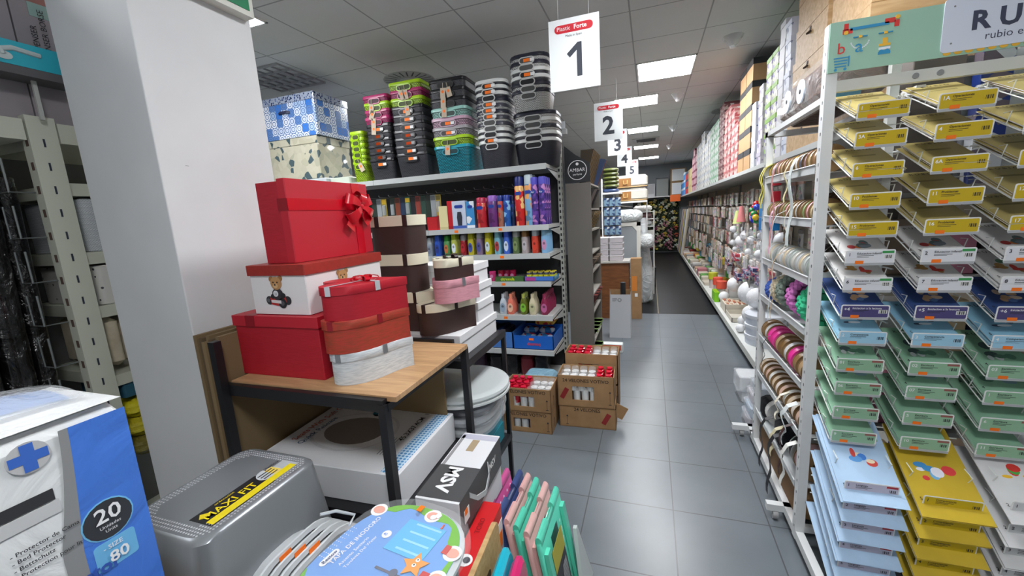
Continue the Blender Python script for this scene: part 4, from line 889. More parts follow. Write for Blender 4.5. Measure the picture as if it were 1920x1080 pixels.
# ---- low table carrying the near stock
t = empty('low_table', (-.88, .36, 0), 'dark low table under the grey bin and white basins, mostly hidden', 'table')
MB().box(-.47, .45, -.5, .56, .43, .45, M((60, 60, 64), .6)).build('table_top', t)
for x in (-.44, .42):
    for y in (-.47, .53): MB().box(x-.015, x+.015, y-.015, y+.015, 0, .43, BL).build('leg', t)
# ---- grey storage bin, upside down
BZ = .905
bx0, bx1, by0, by1 = -1.27, -.975, .53, .885
SG = M((132, 136, 140), .28, metal=.35)
t = empty('storage_bin', ((bx0+bx1)/2, (by0+by1)/2, .4505), 'grey plastic storage bin standing upside down with black and yellow label', 'storage bin')
hw, hd, hh = (bx1-bx0)/2, (by1-by0)/2, BZ-.4505
def rr(e, z, r=.05): return [(x, y, z) for x, y in rrect(-hw-e, hw+e, -hd-e, hd+e, r, 5)]
b = MB().loft([rr(.055, 0), rr(.055, .012), rr(.045, .014), rr(.004, hh-.012), rr(-.004, hh-.003), rr(-.01, hh)], SG); b.build('bin_body', t)
b = MB(); DT = M((176, 180, 184), .35)
for i in range(30):
    for j in range(36):
        x = -hw+.02+i*(2*hw-.04)/29; y = -hd+.02+j*(2*hd-.04)/35
        if not (abs(x) > hw*.70 or abs(y) > hd*.76 or abs(x)/hw+abs(y)/hd > 1.28) or abs(x)/hw+abs(y)/hd > 1.68: continue
        b.add([(x-.0034, y, hh), (x, y-.0034, hh), (x+.0034, y, hh), (x, y+.0034, hh), (x, y, hh+.002)], [(0, 1, 4), (1, 2, 4), (2, 3, 4), (3, 0, 4)], DT)
b.build('dimple_texture', t, kind='stuff')
lb = MB(); 
lb.box(.035, .115, -.125, .055, hh, hh+.0009, M((30, 30, 32), .35)).box(.088, .112, -.12, .13, hh+.0009, hh+.0014, M((226, 206, 20), .4)).box(.05, .112, .055, .14, hh, hh+.0007, M((176, 180, 184), .4))
lb.disc((.066, .075, hh+.0007), X_, Y_, .032, M((190, 194, 200), .3), .0006).shape([(-.02, -.012), (.02, -.012), (.02, .012), (-.02, .012)], (.066, .09, hh+.0012), X_, Y_, M((230, 200, 90), .4), .0004)
for k in range(3): lb.box(.052+k*.012, .056+k*.012, .05, .095, hh+.0018, hh+.0022, INK)
lb.text('MAXI FIT', (.084, -.115, hh+.0012), Y_, NX, .036, M((226, 206, 20), .4), .01).text('ordenacion', (.05, -.07, hh+.0012), Y_, NX, .012, M((226, 206, 20), .4)).text('plastico', (.045, .08, hh+.0012), Y_, NX, .016, INK, .01)
lb.shape([(-.016, 0), (0, -.013), (.016, 0), (0, .013)], (.06, -.105, hh+.0011), X_, Y_, M((226, 206, 20), .4), .0004)
lb.build('product_label', t)
# ---- white nested basins standing on edge beside the bin
for k in range(4):
    cx = -.905+k*.028; r = .145; zc = .62
    t = empty('plastic_basin', (cx, .70, .4505), f'white plastic basin standing on edge beside the grey bin, {seq(k, 4, "the bin", "the camera aisle")}', 'basin', 'nested white basins on edge')
    def rg(e, x): return [(x, y, z+.17) for y, z in rrect(-.17-e, .17+e, -.165-e, .165+e if e < 0 else .165+e, .12, 7)]
    b = MB().loft([rg(.0, 0), rg(.0, .006), rg(-.012, .008), rg(-.014, .002)], M((206, 210, 212), .3), cap=False); b.build('rim', t)
    b = MB().loft([rg(-.012, .006), rg(-.03, -.06)], M((196, 200, 202), .3), cap=False).loft([rg(-.03, -.059), rg(-.031, -.061)], M((190, 194, 196), .3)); b.build('bowl', t)
    b = MB()
    if k < 3: b.patch((.008, -.03+.02*k, .315-.0*k), Y_, Z_, .035, .03, ORANGE, .002)
    if k < 3: b.build('price_sticker', t)
# ---- toilet seat wrapped in film, printed insert
t = empty('toilet_seat_pack', (-.575, .640, .8205), 'blue and green printed toilet seat pack reading TAPA DE INODORO', 'toilet seat', rz=-.134)
def egg(s): 
    return [(x*s, y*s) for x, y in [(.155*math.cos(a), (.175 if math.sin(a) > 0 else .21)*math.sin(a)) if True else 0 for a in [2*math.pi*k/40 for k in range(40)]]]
def sup(s, n=2.6, a=.155, bb=.19):
    out = []
    for k in range(44):
        q = 2*math.pi*k/44; cx_, sy_ = math.cos(q), math.sin(q)
        out.append((a*s*math.copysign(abs(cx_)**(2/n), cx_), bb*s*math.copysign(abs(sy_)**(2/n), sy_)))
    return out
MB().prism(sup(1.06), -.0, .03, M((214, 220, 222), .2, coat=.5), .010, True).build('seat_body', t)
GRN = M((110, 180, 40), .35, coat=.4); BLUE_ = M((110, 160, 222), .35, coat=.4)
b = MB().shape(sup(1.0), (0, 0, .03), X_, Y_, BLUE_, .001)
o1 = sup(.995)
def arc(k0, k1, depth):
    ks = list(range(k0, k1+1)); out = [o1[k % 44] for k in ks]; inn = []
    for n_, k in enumerate(ks[::-1]):
        q = 1-depth*(.7+.3*math.sin(n_*1.15))*min(1, min(n_, len(ks)-1-n_)/2.5+.05); inn.append((o1[k % 44][0]*q, o1[k % 44][1]*q))
    b.shape(out+inn, (0, 0, .031), X_, Y_, GRN, .0008)
arc(-8, 17, .16); arc(24, 30, .30)
b.build('printed_insert', t)
b = MB(); PKK = M((226, 160, 140), .5); 
for x, y in ((-.13, .135), (.02, .170), (.135, .09), (.142, .02), (-.13, -.12)): b.disc((x, y, .0315), X_, Y_, .022, PAPER, .0006).disc((x, y, .0322), X_, Y_, .017, PKK, .0006, 14, .013)
b.fit('TAPA DE INODORO', (-.101, -.043, .0322), Y_, NX, .156, PAPER, .008).fit('Assento Sanitario', (-.080, -.038, .0322), Y_, NX, .088, PAPER, .004).fit('Tavoletta Del Water', (-.064, -.038, .0322), Y_, NX, .098, PAPER, .004)
b.shape(rrect(-.0085, .0085, -.026, .026, .008, 3), (-.1235, -.030, .0322), X_, Y_, PAPER, .0006); b.fit('Restow', (-.1185, -.050, .033), Y_, NX, .040, M((40, 60, 110), .5), .02)
for i in range(3):
    for j in range(9): b.disc((-.150+i*.007, -.035+j*.012, .0322), X_, Y_, .0013, PAPER, .0004, 6)
b.disc((-.049, .076, .0322), X_, Y_, .012, PAPER, .0006); b.text('40', (-.056, .070, .033), X_, Y_, .011, M((60, 120, 200), .5), .01)
b.build('lettering', t)
b = MB(); o_ = (.045, .050); ST = M((226, 150, 60), .5); CY = M((90, 180, 224), .4); GY = M((96, 100, 116), .5)
b.shape([(-.07, -.05), (.06, -.05), (.06, -.044), (-.07, -.044)], (o_[0]+.02, o_[1]-.01, .0322), X_, Y_, GY, .0006)
b.shape([(-.055, -.05), (.045, -.05), (.045, .06), (-.055, .06)], (o_[0]-.012, o_[1]+.045, .0322), Y_, NX, CY, .0006)
for k in range(4): b.box(o_[0]-.045, o_[0]+.03, o_[1]+.0+k*.026, o_[1]+.006+k*.026, .0328, .0332, M((150, 210, 236), .4))
b.shape([(.034*(1 if k % 2 == 0 else .5)*math.cos(math.pi/2+k*math.pi/5+.2), .034*(1 if k % 2 == 0 else .5)*math.sin(math.pi/2+k*math.pi/5+.2)) for k in range(10)], (o_[0]+.03, o_[1]-.02, .0332), X_, Y_, ST, .0008)
for dx in (-.008, .006): b.disc((o_[0]+.03+.0, o_[1]-.014+dx, .0342), X_, Y_, .005, PAPER, .0004, 10).disc((o_[0]+.03, o_[1]-.013+dx, .0347), X_, Y_, .002, INK, .0004, 8)
b.box(o_[0]+.058, o_[0]+.078, o_[1]-.05, o_[1]-.025, .0332, .0338, M((196, 50, 40), .5)).box(o_[0]+.065, o_[0]+.08, o_[1]+.03, o_[1]+.055, .0332, .0338, M((196, 60, 50), .5)).disc((o_[0]-.0, o_[1]-.055, .0332), X_, Y_, .01, GY)
b.box(o_[0]+.02, o_[0]+.024, o_[1]+.09, o_[1]+.105, .0332, .0338, M((220, 90, 40), .5)).disc((o_[0]-.02, o_[1]+.115, .0332), X_, Y_, .008, PAPER).disc((o_[0]-.01, o_[1]+.125, .0332), X_, Y_, .008, PAPER)
b.build('cartoon_print', t)
MB().rbox(-.166, .166, -.208, .212, -.001, .040, M((245, 248, 250), .1, alpha=.09, spec=.9), .13, .012, 7).build('clear_wrap', t)
MB().patch((-.02, .172, .0405), X_, Y_, .014, .02, ORANGE).build('price_sticker', t)
for k in range(3):
    tag(MB().prism(sup(1.0), 0, .11, M([(70, 72, 78), (196, 200, 204), (110, 112, 118)][k], .4), .02, True).build('lower_seat_pack', loc=(-.575, .63, .4505+k*.123)), ['dark grey', 'white', 'mid grey'][k]+' plastic seat pack stacked under the printed toilet seat', 'toilet seat', 'seat packs under the printed toilet seat')
for o in list(bpy.data.objects):
    if o.name.startswith('lower_seat_pack'): o.name = 'toilet_seat_pack'
# clear wrap fold behind the lid
tag(MB().tube([at(600, 965, 'x', -.78), at(630, 958, 'x', -.76), at(665, 965, 'x', -.73), at(655, 985, 'x', -.72)], .004, M((214, 220, 222), .2, alpha=.6), 6).build('plastic_loop'), 'clear plastic hanging loop between white basins and the printed seat pack', 'loop')
# ---- bed protector pack at the left edge
PX, PYF, PT = -.95, .445, 1.31
t = empty('bed_protector_pack', (PX, PYF, .84), 'large white and blue pack of bed protectors with a 20 badge', 'packet')
H_ = PT-.84
def pr_(e, z, x0=-.26): return [(x, y, z) for x, y in rrect(x0-e, 0+e, -.42-e, 0+e, .014, 3)]
WR = M((222, 224, 224), .3, pat='crinkle', p=(7, .008))
MB().loft([pr_(-.006, 0), pr_(0, .01), pr_(.002, H_*.5), pr_(-.001, H_-.03), pr_(-.012, H_-.006), pr_(-.03, H_+.002)], WR, smooth=False).build('wrapped_body', t)
e = .0025
def face(pts, mat, th=.0006, lift=0): return MB().shape(pts, (e+lift, 0, 0), Y_, Z_, mat, th)
BB = M((70, 120, 210), .3, pat='crinkle', p=(6, .015)); GB = M((140, 140, 140), .35)
cur = [(-.118+.008*math.sin(z*3.1), z) for z in [i/12 for i in range(13)]]
def cvy(z): return -.081 if z > .45 else -.081-.019*min(1, max(0, (.45-z)/.22))**1.3
cv = [(cvy(z), z) for z in [i*(H_-.02)/20 for i in range(21)]]
blue = [(-.0, 0.0), (-.0, H_-.02)] + [(y, z) for y, z in cv[::-1]]
face(blue, BB).build('blue_field', t)
grey = [(y, z) for y, z in cv]+[(y-.012-.014*min(1, max(0, (.45-z)/.2))**2, z) for y, z in cv[::-1]]
face(grey, GB).build('grey_band', t)
b = MB(); DK = M((52, 52, 54), .4)
b.disc((e+.0006, -.060, .258), Y_, Z_, .0385, M((120, 190, 230), .4), .0006).disc((e+.0012, -.060, .258), Y_, Z_, .036, DK, .0006)
b.text('20', (e+.002, -.060, .256), Y_, Z_, .040, PAPER, .015, 'c').text('Unidades', (e+.002, -.060, .244), Y_, Z_, .0085, PAPER, 0, 'c').text('Units', (e+.002, -.060, .235), Y_, Z_, .0085, PAPER, 0, 'c')
b.build('count_badge', t)
b = MB().disc((e+.0, -.132, .426), Y_, Z_, .026, M((186, 186, 186), .4), .0006)
for a in ((-.023, .023, -.008, .008, 0), (-.008, .008, .008, .023, 0), (-.008, .008, -.023, -.008, 0)): b.add([(e+.0014, -.132+q[0], .426+q[1]) for q in ((a[0], a[2]), (a[1], a[2]), (a[1], a[3]), (a[0], a[3]))], [(0, 1, 2, 3)], M((60, 104, 190), .4))
b.build('cross_emblem', t)
b = MB(); b.box(e, e+.0006, -.30, -.116, .340, .360, DK).box(e, e+.0004, -.30, -.112, .315, .338, M((196, 196, 196), .4)); b.text('E', (e+.001, -.182, .408), Y_, Z_, .022, GB, .01); b.build('printed_bar', t)
b = MB()
for k, s_ in enumerate(('- Protector de Cama', '- Bed Protector', '- Bettschutz', '- Protection pour lit')): b.text(s_, (e+.0016, -.180, .280-k*.0125), Y_, Z_, .0098, DK, .015)
b.text('protector', (e+.0016, -.185, .165), Y_, Z_, .032, M((50, 84, 170), .4), .03)
b.shape(rrect(-.090, -.028, .165, .218, .006, 3), (e+.0006, 0, 0), Y_, Z_, M((110, 180, 224), .4), .0006).text('- SIZE', (e+.0022, -.078, .203), Y_, Z_, .012, PAPER, .01).text('80', (e+.0022, -.072, .175), Y_, Z_, .030, PAPER, .02)
b.build('lettering', t)
# folded film top with blue flap
b = MB(); FL = M((234, 238, 242), .12, alpha=.45, coat=.6, pat='crinkle', p=(10, .02))
def dome(x, y, lift=0): return (x, y, H_+lift+.036*max(0, math.sin(math.pi*min(1, max(0, (x+.23)/.23))))*max(0, math.sin(math.pi*min(1, max(0, (y+.34)/.34))))**.7)
gx_ = [-.23+i*.023 for i in range(11)]; gy_ = [-.34+j*.034 for j in range(11)]
b.add([dome(x, y) for x in gx_ for y in gy_], [(i*11+j, (i+1)*11+j, (i+1)*11+j+1, i*11+j+1) for i in range(10) for j in range(10)], WR, True)
gx2 = [-.15+i*.013 for i in range(9)]; gy2 = [-.20+j*.019 for j in range(9)]
b.add([dome(x, y, .003) for x in gx2 for y in gy2], [(i*9+j, (i+1)*9+j, (i+1)*9+j+1, i*9+j+1) for i in range(8) for j in range(8)], M((84, 142, 214), .2, coat=.5), True)
b.text('50', (-.085, -.15, H_+.040), Y_, NX, .040, M((200, 222, 240), .3), .02)
b.add([dome(x*1.04, y*1.02, .012) for x in gx_ for y in gy_], [(i*11+j, (i+1)*11+j, (i+1)*11+j+1, i*11+j+1) for i in range(1, 9) for j in range(1, 9)], FL, True)
b.build('folded_film', t)
tag(MB().box(-1.21, -.955, .03, .44, .4505, .839, KRAFT).build('cardboard_box'), 'kraft cardboard box under the pack of bed protectors, below the picture edge', 'cardboard box')
# ================================================================== LEFT RACK BEHIND THE PILLAR
BG = M((196, 198, 182), .45)
lr = empty('shelving_unit', (-2.2, .5, 0), 'beige slotted shelving rack at the left edge filled with black bags', 'shelf unit')
u = MB().box(-.05, 0, .447, .53, 0, 2.082-.0, BG)
for k in range(24): u.box(0, .001, .483, .489, 1.97-k*.088, 2.0-k*.088, M((40, 44, 60), .6))
for k in range(24): u.box(-.03, -.012, .4465, .447, 1.97-k*.088, 2.0-k*.088, M((90, 70, 60), .8))
u.build('slotted_upright', lr)
MB().box(-.56, -.54, -1.0, 1.2, 0, 2.05, M((90, 92, 90), .6)).build('back_panel', lr)
for z in (2.065, .12): MB().box(-.54, -.0, -.9, .44, z-.075, z, BG).box(-.54, -.0, .535, 1.1, z-.075, z, BG).build('shelf_beam', lr)
for z in (1.84, 1.56, 1.33, 1.02): MB().box(-.54, -.02, .535, 1.1, z-.05, z, BG).build('shelf', lr)
BAG = M((22, 21, 22), .12, pat='crinkle', p=(5, .10), coat=.5)
for k, (y, z, h, w_) in enumerate([(.56, .2, 1.76, .11), (.68, .2, 1.80, .10), (.79, .2, 1.74, .09), (.875, .2, 1.78, .07)]):
    b = MB(); b.T = Matrix.Rotation(-.03, 4, 'X')
    b.rbox(-.45, -.06-.04*k, -w_/2, w_/2, 0, h, BAG, .03, .03, 4)
    b.build('garment_bag', None, f'long crinkled black plastic garment bag hanging in the left rack, {seq(k, 4, "the picture edge", "the slotted upright")}', 'bag', 'black garment bags in the left rack', loc=(-2.2+.0, y, .12))
for k in range(6):
    z = 1.9-k*.17
    MB().tube([(-.03, -.07, .12), (-.03, -.07, 0), (-.03, 0, 0)], .004, M((120, 124, 124), .3, metal=.5), 5).tube([(-.10, -.07, .12), (-.10, -.07, 0), (-.03, -.07, 0)], .003, M((120, 124, 124), .3, metal=.5), 5).build('wire_divider', None, f'grey wire divider beside the slotted upright, {ORD[k] if k else "first"} from the top', 'bracket', 'wire dividers beside the slotted upright', loc=(-2.2, .94, z-.1))
for z, h, c, n, pt in ((1.5605+.0, .22, (208, 212, 214), 'white brick-pattern mug box', ('weave', ((160, 164, 170), 60))), (1.3305, .17, (206, 204, 198), 'cream box printed with small dark marks', ('dots', ((60, 60, 66), 30, .16, 1))), ):
    MB().rbox(-.45, -.03, .56, .8, 0, h, M(c, .5, pat=pt[0], p=pt[1]), .02, .004).build('patterned_box', None, n+' on the shelf between slotted upright and pillar', 'box', loc=(-2.2, .5, z))
for k in range(3): MB().rbox(-.4, -.05, .56+k*.06, .61+k*.06, 0, .22, M((206, 196, 172), .9, pat='noise', p=((186, 174, 150), 20, .3, .7)), .02, .02, 4).build('folded_towel', None, f'cream folded towel roll between slotted upright and pillar, {seq(k, 3, "the upright", "the pillar")}', 'towel', 'cream towels in the left rack', loc=(-2.2, .5, 1.0505))
MB().rbox(-.35, -.03, .56, .78, 0, .10, M((40, 90, 110), .6), .01, .004).build('blue_box', None, 'dark blue box below the cream towels beside the pillar', 'box', loc=(-2.2, .5, .90))
for k in range(3): MB().rbox(-.3, -.03, .56, .72, 0, .09, M([(214, 200, 20), (120, 110, 40), (190, 176, 30)][k], .5, pat='crinkle', p=(12, .03)), .04, .03, 4).build('yellow_cloth', None, f'yellow dust cloth bundle seen between blue pack and pillar, {["topmost", "lowest", "middle"][k]}', 'cloth', 'yellow cloth bundles by the pillar', loc=(-2.2, .5, [.79, .60, .695][k]))
# boxes on top of the left rack
GBX = M((150, 142, 146), .5)
for k in range(5):
    y0 = .02+k*.26-.3; y1 = y0+.255
    o = MB().box(-.50, -.04, 0, .255, 0, .62, GBX).build('appliance_carton', None, f'tall greyish pink printed carton on top of the left rack, {seq(k, 5, "the camera", "the pillar")}', 'carton', 'printed cartons on top of the left rack', loc=(-2.2, .5+y0, 2.066))
    b = MB().box(-.04, -.039, .0, .255, .45, .62, M((150, 100, 92), .5)).box(-.04, -.0385, .05, .2, .40, .45, M((140, 168, 160), .5)).box(-.0395, -.038, .04, .18, .52, .56, PAPER)
    b.text('DISPENSER', (-.0385, .06, .24), Z_, NY, .026, INK).text('DISPENSER BORSE', (-.0385, .09, .22), Z_, NY, .026, INK).text('(bolsas)', (-.0385, .20, .30), Z_, NY, .03, INK)
    b.build('carton_print', o)
o = MB().box(-.05, .05, -.9, .62, 0, .082, M((48, 176, 196), .45)).build('blue_carton', None, 'long flat turquoise carton with a white shower head picture lying across the top', 'carton', loc=(-2.18+.0, .5, 2.228))
b = MB().tube([(.0505, .50, .05), (.0505, .43, .056), (.0505, .40, .045), (.0505, .405, .03)], .009, M((190, 200, 200), .5), 8)
b.disc((.052, .405, .026), Y_, Z_, .022, M((196, 206, 206), .5), .001, 16, .014)
for k in range(5): b.box(.05, .0508, .22, .33-.01*k, .028+k*.008, .031+k*.008, PAPER)
b.build('carton_print', o)
MB().box(-.05, .05, -.9, .62, -.03, -.001, M((92, 90, 92), .6)).build('carton_underside', o)
o.location.z = 2.235
for k, y in enumerate((-.2, .48)): MB().box(-.04, -.03, 0, .012, 0, .138, M((180, 182, 176), .5)).build('support_bracket', None, ['nearer', 'farther'][k]+' metal bracket holding the long turquoise carton', 'bracket', loc=(-2.14, .5+y, 2.066))
# ================================================================== LONG RIGHT WALL SHELVING
RG = empty('wall_shelving', (1.2, 9.0, 0), 'long white wall shelving down the right of the aisle, boxes on top', 'shelf unit')
ox, oy = 1.2, 9.0; Y0, Y1 = 2.45, 15.3
MB().box(1.5-ox, 1.52-ox, Y0-oy, Y1-oy, .0, 2.25, M((176, 168, 150), .7)).build('back_panel', RG)
for k in range(9):
    a = Y0+k*(Y1-Y0)/9; b_ = Y0+(k+1)*(Y1-Y0)/9
    MB().box(.95-ox, 1.5-ox, a-oy+.003, b_-oy-.003, 1.905, 1.935, M((176, 180, 178), .5)).box(.945-ox, .95-ox, a-oy+.003, b_-oy-.003, 1.90, 1.938, STEEL).build('top_shelf', RG)
    MB().box(.90-ox, 1.5-ox, a-oy+.003, b_-oy-.003, .13, .165, M((214, 216, 212), .5)).box(.895-ox, .90-ox, a-oy+.003, b_-oy-.003, .10, .168, M((204, 206, 200), .5)).build('bottom_shelf', RG)
    MB().box(1.47-ox, 1.5-ox, a-oy, a-oy+.03, 0, 2.2, M((150, 150, 146), .5)).build('upright', RG)
MB().box(1.05-ox, 1.08-ox, Y0+1-oy, Y1-oy, 0, .10, M((50, 50, 52), .6)).build('kick_plate', RG)
for z in (1.76, 1.56, 1.36, 1.16, .96, .76, .60): MB().box(1.485-ox, 1.495-ox, 3.2-oy, Y1-oy, z-.004, z+.004, M((150, 152, 154), .3, metal=.6)).build('hook_rail', RG)
# ---- gift boxes in tall stacks along the top shelf
TZ = 1.9355
_gb = {}
def gbox(col, lid, w, d, h, pat, p, loc, lab, group):
    key = (col, lid, w, d, h, pat)
    if key not in _gb:
        o = MB().box(-w/2+.003, w/2-.003, -d/2+.003, d/2-.003, 0, h-.002, M(col, .55, pat=pat, p=p)).build('gift_box')
        MB().box(-w/2, w/2, -d/2, d/2, h*.72, h, M(lid, .55, pat=pat if lid == col else None, p=p if lid == col else None)).build('lid', o)
        _gb[key] = o
    else: o = dup(_gb[key])
    o.location = loc; return tag(o, lab, 'gift box', group)
def run(y0, y1, x0, w, d, h, ztop, col, lid, cn, where, pat=None, p=None, shrink=0.0, jit=.0):
    n = max(1, int((y1-y0)/(d+.006)))
    for i in range(n):
        y = y0+(i+.5)*(y1-y0)/n; m = max(2, int((ztop-TZ-random.random()*jit)/h))
        for k in range(m):
            gbox(col, lid, w, d, h-.001, pat, p, (x0+w/2+.006+random.uniform(-.004, .004)+shrink*k, y, TZ+k*h), f'{cn} gift box, {nth(k, m)} in stack, {where}', f'{cn} gift boxes {where}')
def flo(a, b): return 'cells', ([a, b, a, (230, 228, 222), a], 34, 1, False)
# nearest: natural wood crates and boxes
WD = M((206, 172, 128), .6, pat='wood', p=((184, 148, 102), (1, 6, 6)))
def crate(x0, x1, y0, y1, z0, z1, label, dark_=False):
    w, d = (x1-x0)/2, (y1-y0)/2; h = z1-z0
    o = MB().box(-w, w, -d, d, 0, h*.74, WD).build('wooden_chest', None, label, 'wooden box', loc=((x0+x1)/2, (y0+y1)/2, z0))
    MB().box(-w-.002, w+.002, -d-.002, d+.002, h*.745, h-.001, WD).build('lid', o)
    MB().tube([(-w-.004, -.02, h*.55), (-w-.02, 0, h*.5), (-w-.004, .02, h*.55)], .006, M((50, 34, 26), .6), 6).box(-w-.004, -w, -.012, .012, h*.6, h*.7, M((50, 34, 26), .6)).tube([(-.02, -d-.004, h*.55), (0, -d-.02, h*.5), (.02, -d-.004, h*.55)], .006, M((50, 34, 26), .6), 6).build('strap_handle', o)
for k, (x0, y0, s) in enumerate([(.965, 3.05, .46), (.97, 3.06, .43), (.975, 3.07, .41), (.98, 3.08, .38), (.985, 3.09, .36)]): crate(x0, x0+.42, y0, y0+s+.18, TZ+k*.205, TZ+k*.205+.203, 'natural wooden chest with dark strap handle, %s of the wood stack' % nth(k, 5))
for k in range(4): crate(.97, 1.42, 2.52, 2.98, TZ+k*.27, TZ+k*.27+.268, 'large natural wooden chest behind the mint banner, %s of four' % nth(k, 4))
run(3.72, 3.86, .965, .22, .13, .12, 3.0, (206, 212, 226), (200, 206, 222), 'pale blue patterned', 'beside the wooden chests', *flo((206, 212, 226), (130, 140, 170)))
run(3.87, 4.02, .965, .24, .14, .145, 2.96, (212, 212, 216), (216, 216, 220), 'grey white lidded', 'between wooden and green boxes')
run(4.03, 4.40, .965, .26, .17, .125, 2.86, (186, 196, 160), (130, 176, 60), 'green-lidded floral', 'beside the kraft boxes', *flo((196, 200, 170), (130, 120, 170)))
run(4.41, 4.72, .965, .20, .15, .12, 2.66, (206, 200, 212), (196, 190, 206), 'lilac patterned', 'right of the white bow boxes', *flo((206, 200, 212), (150, 140, 170)))
run(4.73, 4.90, .96, .18, .16, .155, 2.56, (220, 224, 230), (222, 226, 232), 'white and blue bow-print', 'beside the kraft boxes', 'dots', ((90, 110, 150), 26, .2, 1))
run(4.92, 5.55, .96, .42, .30, .215, 3.08, (196, 156, 110), (38, 38, 42), 'large kraft', 'with black lids', 'noise', ((188, 148, 102), 5, .3, .7))
run(5.58, 6.6, .965, .20, .2, .10, 2.92, (206, 160, 158), (190, 110, 110), 'pink and red printed', 'beyond the kraft boxes', *flo((216, 176, 170), (180, 84, 88)), jit=.35)
run(6.62, 7.06, .965, .22, .2, .105, 3.0, (120, 70, 72), (110, 60, 64), 'wine red printed', 'mid shelf', *flo((130, 84, 84), (200, 180, 170)))
run(7.08, 8.0, .965, .22, .22, .115, 3.03, (196, 212, 200), (150, 190, 160), 'mint and white printed', 'mid shelf', *flo((206, 218, 208), (130, 170, 140)), jit=.2)
run(8.0, 10.2, .965, .24, .24, .13, 3.04, (212, 212, 208), (190, 194, 200), 'grey white floral', 'far half of shelf', *flo((214, 214, 210), (150, 150, 150)), jit=.3)
run(10.25, 11.3, .965, .24, .3, .16, 3.0, (206, 160, 170), (130, 40, 70), 'burgundy-lidded pink', 'near the far end', jit=.3)
run(11.3, 12.3, .965, .24, .3, .2, 2.75, (222, 206, 150), (216, 196, 140), 'cream yellow', 'near the far end', jit=.2)
run(12.3, 13.3, .965, .24, .3, .2, 2.7, (200, 60, 60), (70, 80, 110), 'red and navy', 'near the far end', jit=.2)
run(13.3, 15.2, .965, .3, .35, .22, 2.75, (60, 140, 210), (210, 225, 235), 'bright blue', 'at the far end', jit=.3)
# ---- hanging packets on the peg hooks
PK = [((214, 204, 184), 'cream'), ((186, 160, 130), 'tan'), ((222, 222, 218), 'white'), ((150, 130, 110), 'brown'), ((200, 170, 160), 'pale pink'), ((170, 176, 170), 'grey'), ((210, 204, 196), 'clear'), ((170, 60, 70), 'red'), ((120, 110, 100), 'taupe'), ((190, 190, 120), 'yellow green'), ((150, 160, 190), 'pale blue'), ((90, 86, 84), 'dark')]
_pk = {}
def packet(c, cn, big):
    key = (cn, big)
    if key not in _pk:
        w, h = (.056, .175) if not big else (.068, .185)
        hd = c if cn in ('clear', 'white', 'red', 'dark', 'brown') else (206, 196, 184) if big else (196, 160, 140)
        b = MB().rbox(-.006, .006, -w, w, -h, -.03, M(tuple(int((v+225)/2) for v in c), .25, alpha=.78), .004, .003, 2)
        o = b.build('craft_packet')
        b = MB()
        rnd = random.Random(hash(cn) % 97+big)
        for k in range(5): b.ball((-.004+rnd.uniform(-.004, .004), rnd.uniform(-w*.6, w*.6), -h+.02+k*.022), rnd.uniform(.014, .024), M(tuple(max(0, min(255, int(q*rnd.uniform(.75, 1.1)))) for q in c), .6), 6, (.5, 1, 1))
        b.build('contents', o, kind=None)
        MB().box(-.007, .007, -w, w, -.03, 0, M(hd, .5)).build('header_card', o)
        _pk[key] = o; return o
    return dup(_pk[key])
rows = [(1.75, 'top row'), (1.55, 'second row'), (1.35, 'third row'), (1.15, 'fourth row'), (.95, 'fifth row'), (.75, 'lowest hook row')]
cnt = 0; far = MB()
hookm = M((170, 172, 174), .3, metal=.6)
yy = 3.15; j = 0
while yy < 15.1:
    for r, (z, rn) in enumerate(rows):
        c, cn = PK[random.randrange(12) if random.random() < .5 else (0, 1, 2, 4, 6)[random.randrange(5)]]
        xx = 1.22+.05*r*0+random.uniform(-.06, .06) - (.10 if r > 3 else 0)
        if yy < 9.4 and not (r == 5 and yy < 5.2):
            if cnt < 296:
                o = packet(c, cn, random.random() < .4); o.location = (xx, yy+random.uniform(-.02, .02), z+random.uniform(-.015, .01))
                sec = 'nearest the ribbon rack' if yy < 4.6 else 'where the dark floor starts' if yy < 6.6 else 'further down the aisle'
                tag(o, f'{cn} craft packet on the wall hooks, {rn}, {sec}', 'packet', f'{cn} packets in the {rn} {sec}'); cnt += 1
        elif yy >= 9.4:
            w = .06; far.box(xx-.006, xx+.006, yy-w, yy+w, z-.16, z, M(c, .5))
    yy += .128
far.build('craft_packet', None, 'mass of small craft packets on the peg wall at its far end', 'packet', kind='stuff')
# wire baskets dividers between rows: dark bars seen through
for z in (1.58, 1.18, .78):
    b = MB()
    for k in range(12): b.tube([(1.5-ox, 3.2+k-oy, z+.01), (1.12-ox, 3.2+k-oy, z+.01)], .004, hookm, 5)
    b.tube([(1.12-ox, 3.2-oy, z+.01), (1.12-ox, 14.5-oy, z+.01)], .004, hookm, 5); b.build('wire_rail', RG)
# special coloured things on the wall
def blk(x0, x1, y0, y1, z0, z1, c, name, label, cat, **kw):
    return MB().rbox(-(x1-x0)/2, (x1-x0)/2, -(y1-y0)/2, (y1-y0)/2, 0, z1-z0, M(c, .35, **kw), min(.012, (x1-x0)/3, (y1-y0)/3), .003).build(name, None, label, cat, loc=((x0+x1)/2, (y0+y1)/2, z0))
blk(.98, 1.1, 4.26, 4.50, 1.46, 1.58, (24, 130, 200), 'blue_packet', 'bright blue packet hanging beside the ribbon rack, upper of two', 'packet')
blk(.98, 1.1, 4.26, 4.50, 1.335, 1.455, (20, 120, 190), 'blue_packet', 'bright blue packet hanging beside the ribbon rack, lower of two', 'packet')
for k, (z, c, n) in enumerate([(1.84-.02, (190, 36, 50), 'upper'), (1.68, (176, 30, 46), 'middle'), (1.58, (150, 40, 56), 'lower')]): blk(1.0, 1.06, 4.12, 4.30, z-.09, z, c, 'red_packet', f'red and green packet behind the ribbon rack post, {n} of three', 'packet')
